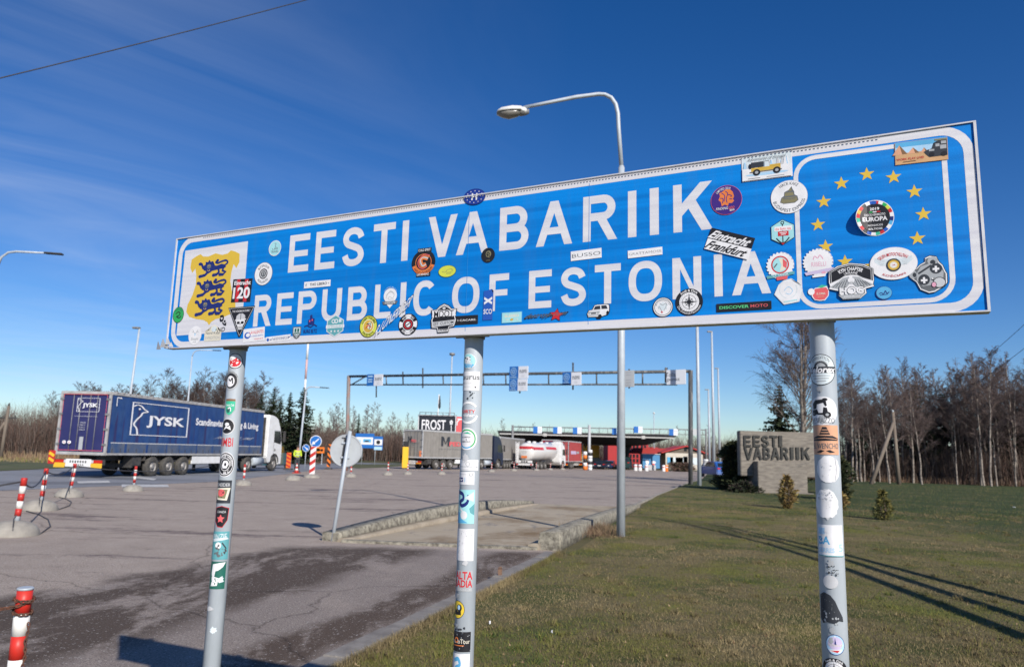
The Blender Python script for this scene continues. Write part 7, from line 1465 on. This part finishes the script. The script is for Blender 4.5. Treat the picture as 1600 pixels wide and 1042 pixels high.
GR='birches of the right hand wood'; GL='birches beyond the blue lorry'; GM_='birches of the far middle wood'
kit=[birch(20+i,10.0,.085+.012*(i%3),LBR,.95+.12*(i%3),.24+.06*(i%4),.03+.03*(i%2),GR,dense=.95) for i in range(6)]
L=[]
for i in range(92):
    f=(i+rd.random())/92; px_=1312+ (1700-1312)*f; Y=rd.choice((64,67,70,75,82))+rd.uniform(-2,5)-(f*5); x=A(px_,740,Y).x
    L.append((rd.randrange(6),x,Y,rd.uniform(.72,1.15)*(.88 if f<.25 else 1)*(Y/66)**.5,rd.uniform(0,6.28),LBR))
used={l[0] for l in L}; place(L,kit)
kl=[birch(40+i,10.6,.09,LBL,1.15,.26,.04,GL,dense=1.1,twig=twigd) for i in range(3)]
L=[]
for i in range(80):
    px_=rd.uniform(120,420) if i<66 else rd.uniform(60,150); Y=rd.uniform(92,118); s=rd.uniform(.86,1.10)*(.74+.26*min(1,max(0,(px_-90)/150))); L.append((rd.randrange(3),A(px_,690,Y).x,Y,s,rd.uniform(0,6.28),LBL))
place(L,kl)
km=[birch(50+i,12.0,.10,LBM,.62,.30,.03,GM_,dense=.9) for i in range(3)]
L=[]
for i in range(40):
    px_=rd.uniform(495,660) if i<26 else rd.uniform(660,1190); Y=rd.uniform(150,185); L.append((rd.randrange(3),A(px_,700,Y).x,Y,rd.uniform(.75,1.08)*(1 if px_<660 else .72),rd.uniform(0,6.28),LBM))
place(L,km)
b=birch(77,12.4,.17,'large bare birch with several leaning stems behind the concrete monument',1.15,.22,.05,None,stems=3,dense=1.2); p=A(1256,760,47); b.location=(p.x,47,0); b.rotation_euler=(0,0,1.2)
# spruces
GS='spruces of the right hand wood'; ks=[spruce(60+i,8.0,2.6,'dark spruce between the birches of the right hand wood',GS) for i in range(3)]
L=[]
for i,(px_,top,Y) in enumerate(((1348,648,70),(1386,636,72),(1437,598,70),(1462,640,76),(1523,632,72),(1561,618,70),(1594,615,68),(1640,610,68),(1415,650,80),(1500,655,80),(1542,645,82),(1578,640,78),(1330,665,78),(1367,642,76),(1480,612,72),(1508,640,74),(1610,640,74))):
    z=A(px_,top,Y).z-zg(Y); L.append((i%3,A(px_,740,Y).x,Y,z/8.0,rd.uniform(0,6.28),'dark spruce between the birches of the right hand wood'))
place(L,ks)
sl_=[(404,614,92,'leftmost dark spruce beside the white lorry cab'),(422,606,95,'second dark spruce from the white lorry cab'),(434,618,99,'small dark spruce between its two taller neighbours'),(449,611,95,'dark spruce just left of the rightmost one'),(470,603,92,'tallest dark spruce, rightmost of the row beside the radio mast')]
ks=spruce(70,9.0,2.5,sl_[0][3],'spruces beside the white lorry cab')
for i,(px_,top,Y,lb) in enumerate(sl_):
    z=(A(px_,top,Y).z-zg(Y))/9.0; q=(A(px_,690,Y).x,Y,zg(Y))
    if i==0: ks.location=q; ks.scale=(z,z,z)
    else: dup(ks,q,i*1.3,(z*(1.0+.25*(i==4)),z*(1+.2*(i==4)),z),lb)
t=spruce(73,7.4,2.7,'broad dark spruce rising behind the left end of the monument'); p=A(1221,700,56); t.location=(p.x,56,zg(56))
t=spruce(74,9.0,1.5,'lone small spruce left of the far birches beside the gantry leg',twigd if False else None); p=A(558,700,140); t.location=(p.x,140,zg(130))
# ------------------------------------------------------------------ brushwood and dry grass
def brush(name,n,sample,hmin,hmax,mats,seed,label,cat='brushwood',w=.018,forks=5):
    rg=np.random.default_rng(seed); P=sample(rg,n); n=len(P); h=rg.uniform(hmin,hmax,n)*(.6+.4*rg.random(n)); az=rg.uniform(0,6.28,n); ln=rg.uniform(0,.35,n)
    top=P+np.stack([np.cos(az)*ln*h,np.sin(az)*ln*h,h],1); segs=[(P,top,np.full(n,w))]
    for k in range(forks):
        f=rg.uniform(.25,.9,n)[:,None]; b0=P+(top-P)*f; a2=rg.uniform(0,6.28,n); l2=h*rg.uniform(.15,.4,n); e=b0+np.stack([np.cos(a2)*l2*.6,np.sin(a2)*l2*.6,l2*rg.uniform(.3,1,n)],1); segs.append((b0,e,np.full(n,w*.6)))
    P0=np.concatenate([s[0] for s in segs]); P1=np.concatenate([s[1] for s in segs]); ww=np.concatenate([s[2] for s in segs]); N=len(P0)
    th=rg.uniform(0,6.28,N); d=np.stack([np.cos(th)*ww,np.sin(th)*ww,np.zeros(N)],1); v=np.stack([P0-d,P0+d,P1+d*.3,P1-d*.3],1)
    me=bpy.data.meshes.new(name); me.vertices.add(N*4); me.vertices.foreach_set('co',v.reshape(-1)); me.loops.add(N*4); me.loops.foreach_set('vertex_index',np.arange(N*4,dtype=np.int32)); me.polygons.add(N); me.polygons.foreach_set('loop_start',np.arange(0,N*4,4,dtype=np.int32)); me.polygons.foreach_set('loop_total',np.full(N,4,dtype=np.int32))
    for m in mats: me.materials.append(m)
    me.polygons.foreach_set('material_index',rg.integers(0,len(mats),N).astype(np.int32)); me.update(calc_edges=True)
    o=bpy.data.objects.new(name,me); col.objects.link(o); tag(o,label,cat,kind='stuff'); return o
def along(p0,p1,depth):
    p0=np.array(p0);p1=np.array(p1); d=p1-p0; d=d/np.hypot(*d); q=np.array([-d[1],d[0]])
    def f(rg,n):
        a=rg.random(n); b=rg.random(n)*depth; xy=p0+(p1-p0)*a[:,None]+q*b[:,None]; z=-np.maximum(0,np.minimum(xy[:,1],130)-50)*.009; return np.column_stack([xy,z])
    return f
bmats=[M('brush brown',(.115,.078,.062),.95),M('brush red brown',(.13,.078,.060),.95),M('brush grey',(.14,.112,.095),.95),M('brush dark',(.05,.038,.033),.95)]
bandR=along((62,46),(29.0,75),16)
# right: the band lies behind the line from the propped pole to the right edge
def bandRs(rg,n):
    a=rg.random(n); x0=28.5+a*40; y0=71-a*24; b=rg.random(n)**1.3*15; xy=np.column_stack([x0+b*.5,y0+b*.87]); return np.column_stack([xy,-np.maximum(0,xy[:,1]-50)*.009])
brush('brushwood',17000,bandRs,1.2,4.3,bmats,21,'brown leafless brushwood under the birches at right')
brush('brushwood',12000,lambda rg,n:np.column_stack([rg.uniform(-75,-36,n),rg.uniform(84,108,n),np.full(n,-.45)]),2.5,7.0,bmats,22,'brown thicket at the left edge behind the verge',w=.025)
brush('brushwood',11000,lambda rg,n:np.column_stack([rg.uniform(-46,-26,n),rg.uniform(95,118,n),np.full(n,-.5)]),1.5,6.0,bmats,23,'brown thicket behind the blue lorry and the spruces',w=.025)
brush('brushwood',11000,lambda rg,n:np.column_stack([rg.uniform(-62,75,n),rg.uniform(176,205,n),np.full(n,-.75)]),3.5,9.0,bmats,24,'long brown wood closing the view behind the lanes',w=.045)
brush('brushwood',5000,lambda rg,n:np.column_stack([rg.uniform(-42,-16,n),rg.uniform(152,172,n),np.full(n,-.75)]),3,7.5,bmats,26,'reddish brown thicket behind the information board',w=.04)
straw=[M('tall straw',(.30,.225,.13),.95),M('tall straw dark',(.18,.125,.075),.95),M('tall straw red',(.22,.135,.085),.95)]
def lineR(rg,n):
    a=rg.random(n); b=rg.random(n)*3.2; xy=np.column_stack([27.5+a*36+b*.5,70.5-a*22+b*.87]); return np.column_stack([xy,-np.maximum(0,xy[:,1]-50)*.009])
brush('tall_dry_grass',9000,lineR,.3,.85,[straw[1],straw[2],bmats[0]],27,'belt of tall dry grass along the edge of the right hand wood','dry grass',w=.014,forks=1)
brush('tall_dry_grass',9000,lambda rg,n:np.column_stack([rg.uniform(-85,-34,n),rg.uniform(74,92,n),np.full(n,-.3)]),.3,1.0,straw,28,'pale dry grass bank at the left edge beyond the road','dry grass',w=.03,forks=1)
brush('tall_dry_grass',2500,lambda rg,n:np.column_stack([rg.uniform(-50,-30,n),rg.uniform(60,74,n),np.full(n,-.2)]),.1,.4,[straw[1],straw[0],gmats[4]],29,'short rough grass on the left verge','dry grass',w=.03,forks=1)
# ------------------------------------------------------------------ shrubs
def shrub(name,label,cat,loc,prof,mats,n,leaf,seed,up=.3,stem=True,stalks=5):
    """foliage = many small leaf clumps inside a lathe-like outline [(r,z)...] with lumps and gaps"""
    rd=random.Random(seed); t=thing(name,label,cat,loc); v=[];f=[];mi=[]; lumps=[(rd.uniform(0,6.28),rd.uniform(prof[0][1],prof[-1][1]),rd.uniform(.45,1.28)) for i in range(34)]
    zs=[z for r_,z in prof]
    for i in range(n):
        z=rd.uniform(zs[0],zs[-1])
        for (r0,z0),(r1,z1) in zip(prof,prof[1:]):
            if z0<=z<=z1: r_=r0+(r1-r0)*(z-z0)/max(z1-z0,1e-6); break
        az=rd.uniform(0,6.28); k=1.0; best=9
        for a_,zz,kk in lumps:
            dd=abs(math.atan2(math.sin(az-a_),math.cos(az-a_)))*r_+abs(z-zz)
            if dd<best: best=dd;k=kk
        q=r_*k*(rd.random()**.45); c=Vector((math.cos(az)*q,math.sin(az)*q,z)); s=leaf*rd.uniform(.5,1.3)
        u=Vector((math.cos(az)+rd.uniform(-.8,.8),math.sin(az)+rd.uniform(-.8,.8),up*3*rd.uniform(-.3,1))).normalized(); w_=u.cross(Vector((rd.uniform(-1,1),rd.uniform(-1,1),rd.uniform(-1,1)))).normalized()*s*.22; o=len(v)
        v+=[tuple(c-w_),tuple(c+w_),tuple(c+u*s+w_*.2),tuple(c+u*s-w_*.2)]; f.append((o,o+1,o+2,o+3)); mi.append(min(len(mats)-1,int(abs(rd.gauss(0,.6))*len(mats)*.8)))
    me=bpy.data.meshes.new('foliage'); me.from_pydata(v,[],f); [me.materials.append(m) for m in mats]; me.polygons.foreach_set('material_index',mi); link('foliage',me,t)
    mb=MB().use(barkd)
    for k in range(stalks): a_=k*2.4; mb.tube([(.03*math.cos(a_),.03*math.sin(a_),-.1),(prof[1][0]*.35*math.cos(a_),prof[1][0]*.35*math.sin(a_),zs[-1]*.45),(prof[1][0]*.3*math.cos(a_),prof[1][0]*.3*math.sin(a_),zs[-1]*.8)],[.025,.018,.008],5)
    mb.build('stem',t); return t
jun=[M('juniper dark',(.022,.032,.014),.9),M('juniper mid',(.040,.050,.018),.9),M('juniper tip',(.075,.072,.022),.9)]
gold=[M('thuja bronze',(.20,.13,.045),.9),M('thuja yellow',(.26,.20,.06),.9),M('thuja brown',(.12,.075,.03),.9)]
yel=[M('conifer olive',(.11,.11,.03),.9),M('conifer yellow',(.20,.17,.045),.9),M('conifer dark',(.05,.055,.02),.9)]
p=A(1146,770,38.5); shrub('juniper_bush','wide dark evergreen bush left of the monument','bush',(p.x+.15,38.6,0),[(.5,.0),(1.15,.4),(1.2,1.1),(1.0,1.7),(.7,2.15),(.15,2.45)],jun,9000,.17,1)
p=A(1168,768,36.0); shrub('juniper_bush','low heap of dark twigs at the foot of the monument slab','bush',(p.x-.1,36.2,0),[(.9,.0),(.8,.15),(.5,.35),(.1,.55)],[jun[0],bmats[3],jun[1]],1800,.14,2)
p=G(1231,797); shrub('thuja_shrub','small bronze conifer standing before the monument','shrub',p+Vector((0,0,.05)),[(.10,.0),(.25,.2),(.28,.5),(.17,.8),(.03,1.08)],gold,1300,.10,3)
p=A(1318,790,31); shrub('evergreen_bush','dark green bush just right of the right sign post','bush',(p.x,31.5,0),[(.35,.0),(.6,.4),(.66,.9),(.48,1.4),(.15,1.85)],jun,4500,.15,4)
p=G(1318,800); shrub('thuja_shrub','yellowish low shrub in front of the dark green bush','shrub',p+Vector((.0,.3,.05)),[(.14,.0),(.26,.2),(.2,.42),(.05,.6)],gold,1100,.09,5)
p=G(1381,815); shrub('dwarf_conifer','lone small yellow green conifer out on the lawn','shrub',p+Vector((0,0,.05)),[(.14,.0),(.22,.15),(.19,.4),(.12,.62),(.03,.82)],yel,1000,.085,6)
p=A(1066,732,118); shrub('clipped_hedge','long low brown hedge in front of the white office','hedge',(p.x,118,zg(118)),[(.8,.0),(1.0,.3),(1.0,1.2),(.9,1.35)],[bmats[1],bmats[3],jun[1]],2600,.3,7).scale=(1.8,.8,1)
p=A(1290,770,38); shrub('evergreen_bush','dark evergreen bush hiding the right end of the monument','bush',(A(1284,770,37).x+.45,37.4,0),[(.3,.0),(.45,.3),(.4,.7),(.1,1.1)],jun,2200,.14,9)
# leaning bare tree just outside the right edge: its stems throw the long shadows across the lawn
t=thing('leaning_birch','bare leaning birch with three stems beyond the right edge','tree',(0,0,0)); mb=MB().use(bark); cr=TB(); rd=random.Random(9)
S=-sv/sv.z
def unshadow(x,y,z): return Vector((x,y,0))-Vector((S.x,S.y,0))*z+Vector((0,0,z))
for g,(pts,zz) in enumerate((([(4.78,6.4),(4.95,9.0),(5.06,11.5),(4.95,14.5),(4.38,18.1),(3.82,20.0)],(1.2,2.8,4.0,5.4,7.2,8.2)),([(5.42,7.2),(5.53,12.56),(5.3,15.0),(4.9,17.8)],(1.2,4.0,5.2,6.8)),([(6.15,8.0),(5.82,13.2),(5.5,16.0),(5.0,18.6)],(1.2,4.0,5.4,7.0)))):
    q=[unshadow(x,y,z) for (x,y),z in zip(pts,zz)]; b0=Vector((q[0].x-(q[1].x-q[0].x)*.7,q[0].y-(q[1].y-q[0].y)*.7,-.1)); q=[b0]+q
    mb.tube(q,[.105*(1-.72*i/(len(q)-1)) for i in range(len(q))],8)
    for b in range(16):
        i=len(q)-2-(b%2); p=q[i].lerp(q[i+1],rd.random()); d=Vector((rd.uniform(-.6,.6),rd.uniform(-.4,.6),rd.uniform(.2,1))).normalized(); l=rd.uniform(.5,1.3)
        cr.tube([p,p+d*l*.5,p+d*l],[.014,.010,.004],3)
        for k in range(4): p2=p+d*l*rd.uniform(.2,.9); d2=(d+Vector((rd.uniform(-.8,.8),rd.uniform(-.8,.8),rd.uniform(-.3,.5)))).normalized(); cr.tube([p2,p2+d2*l*.4],[.007,.003],3)
mb.build('trunk',t); link('crown',cr.mesh('crown',twigm),t)
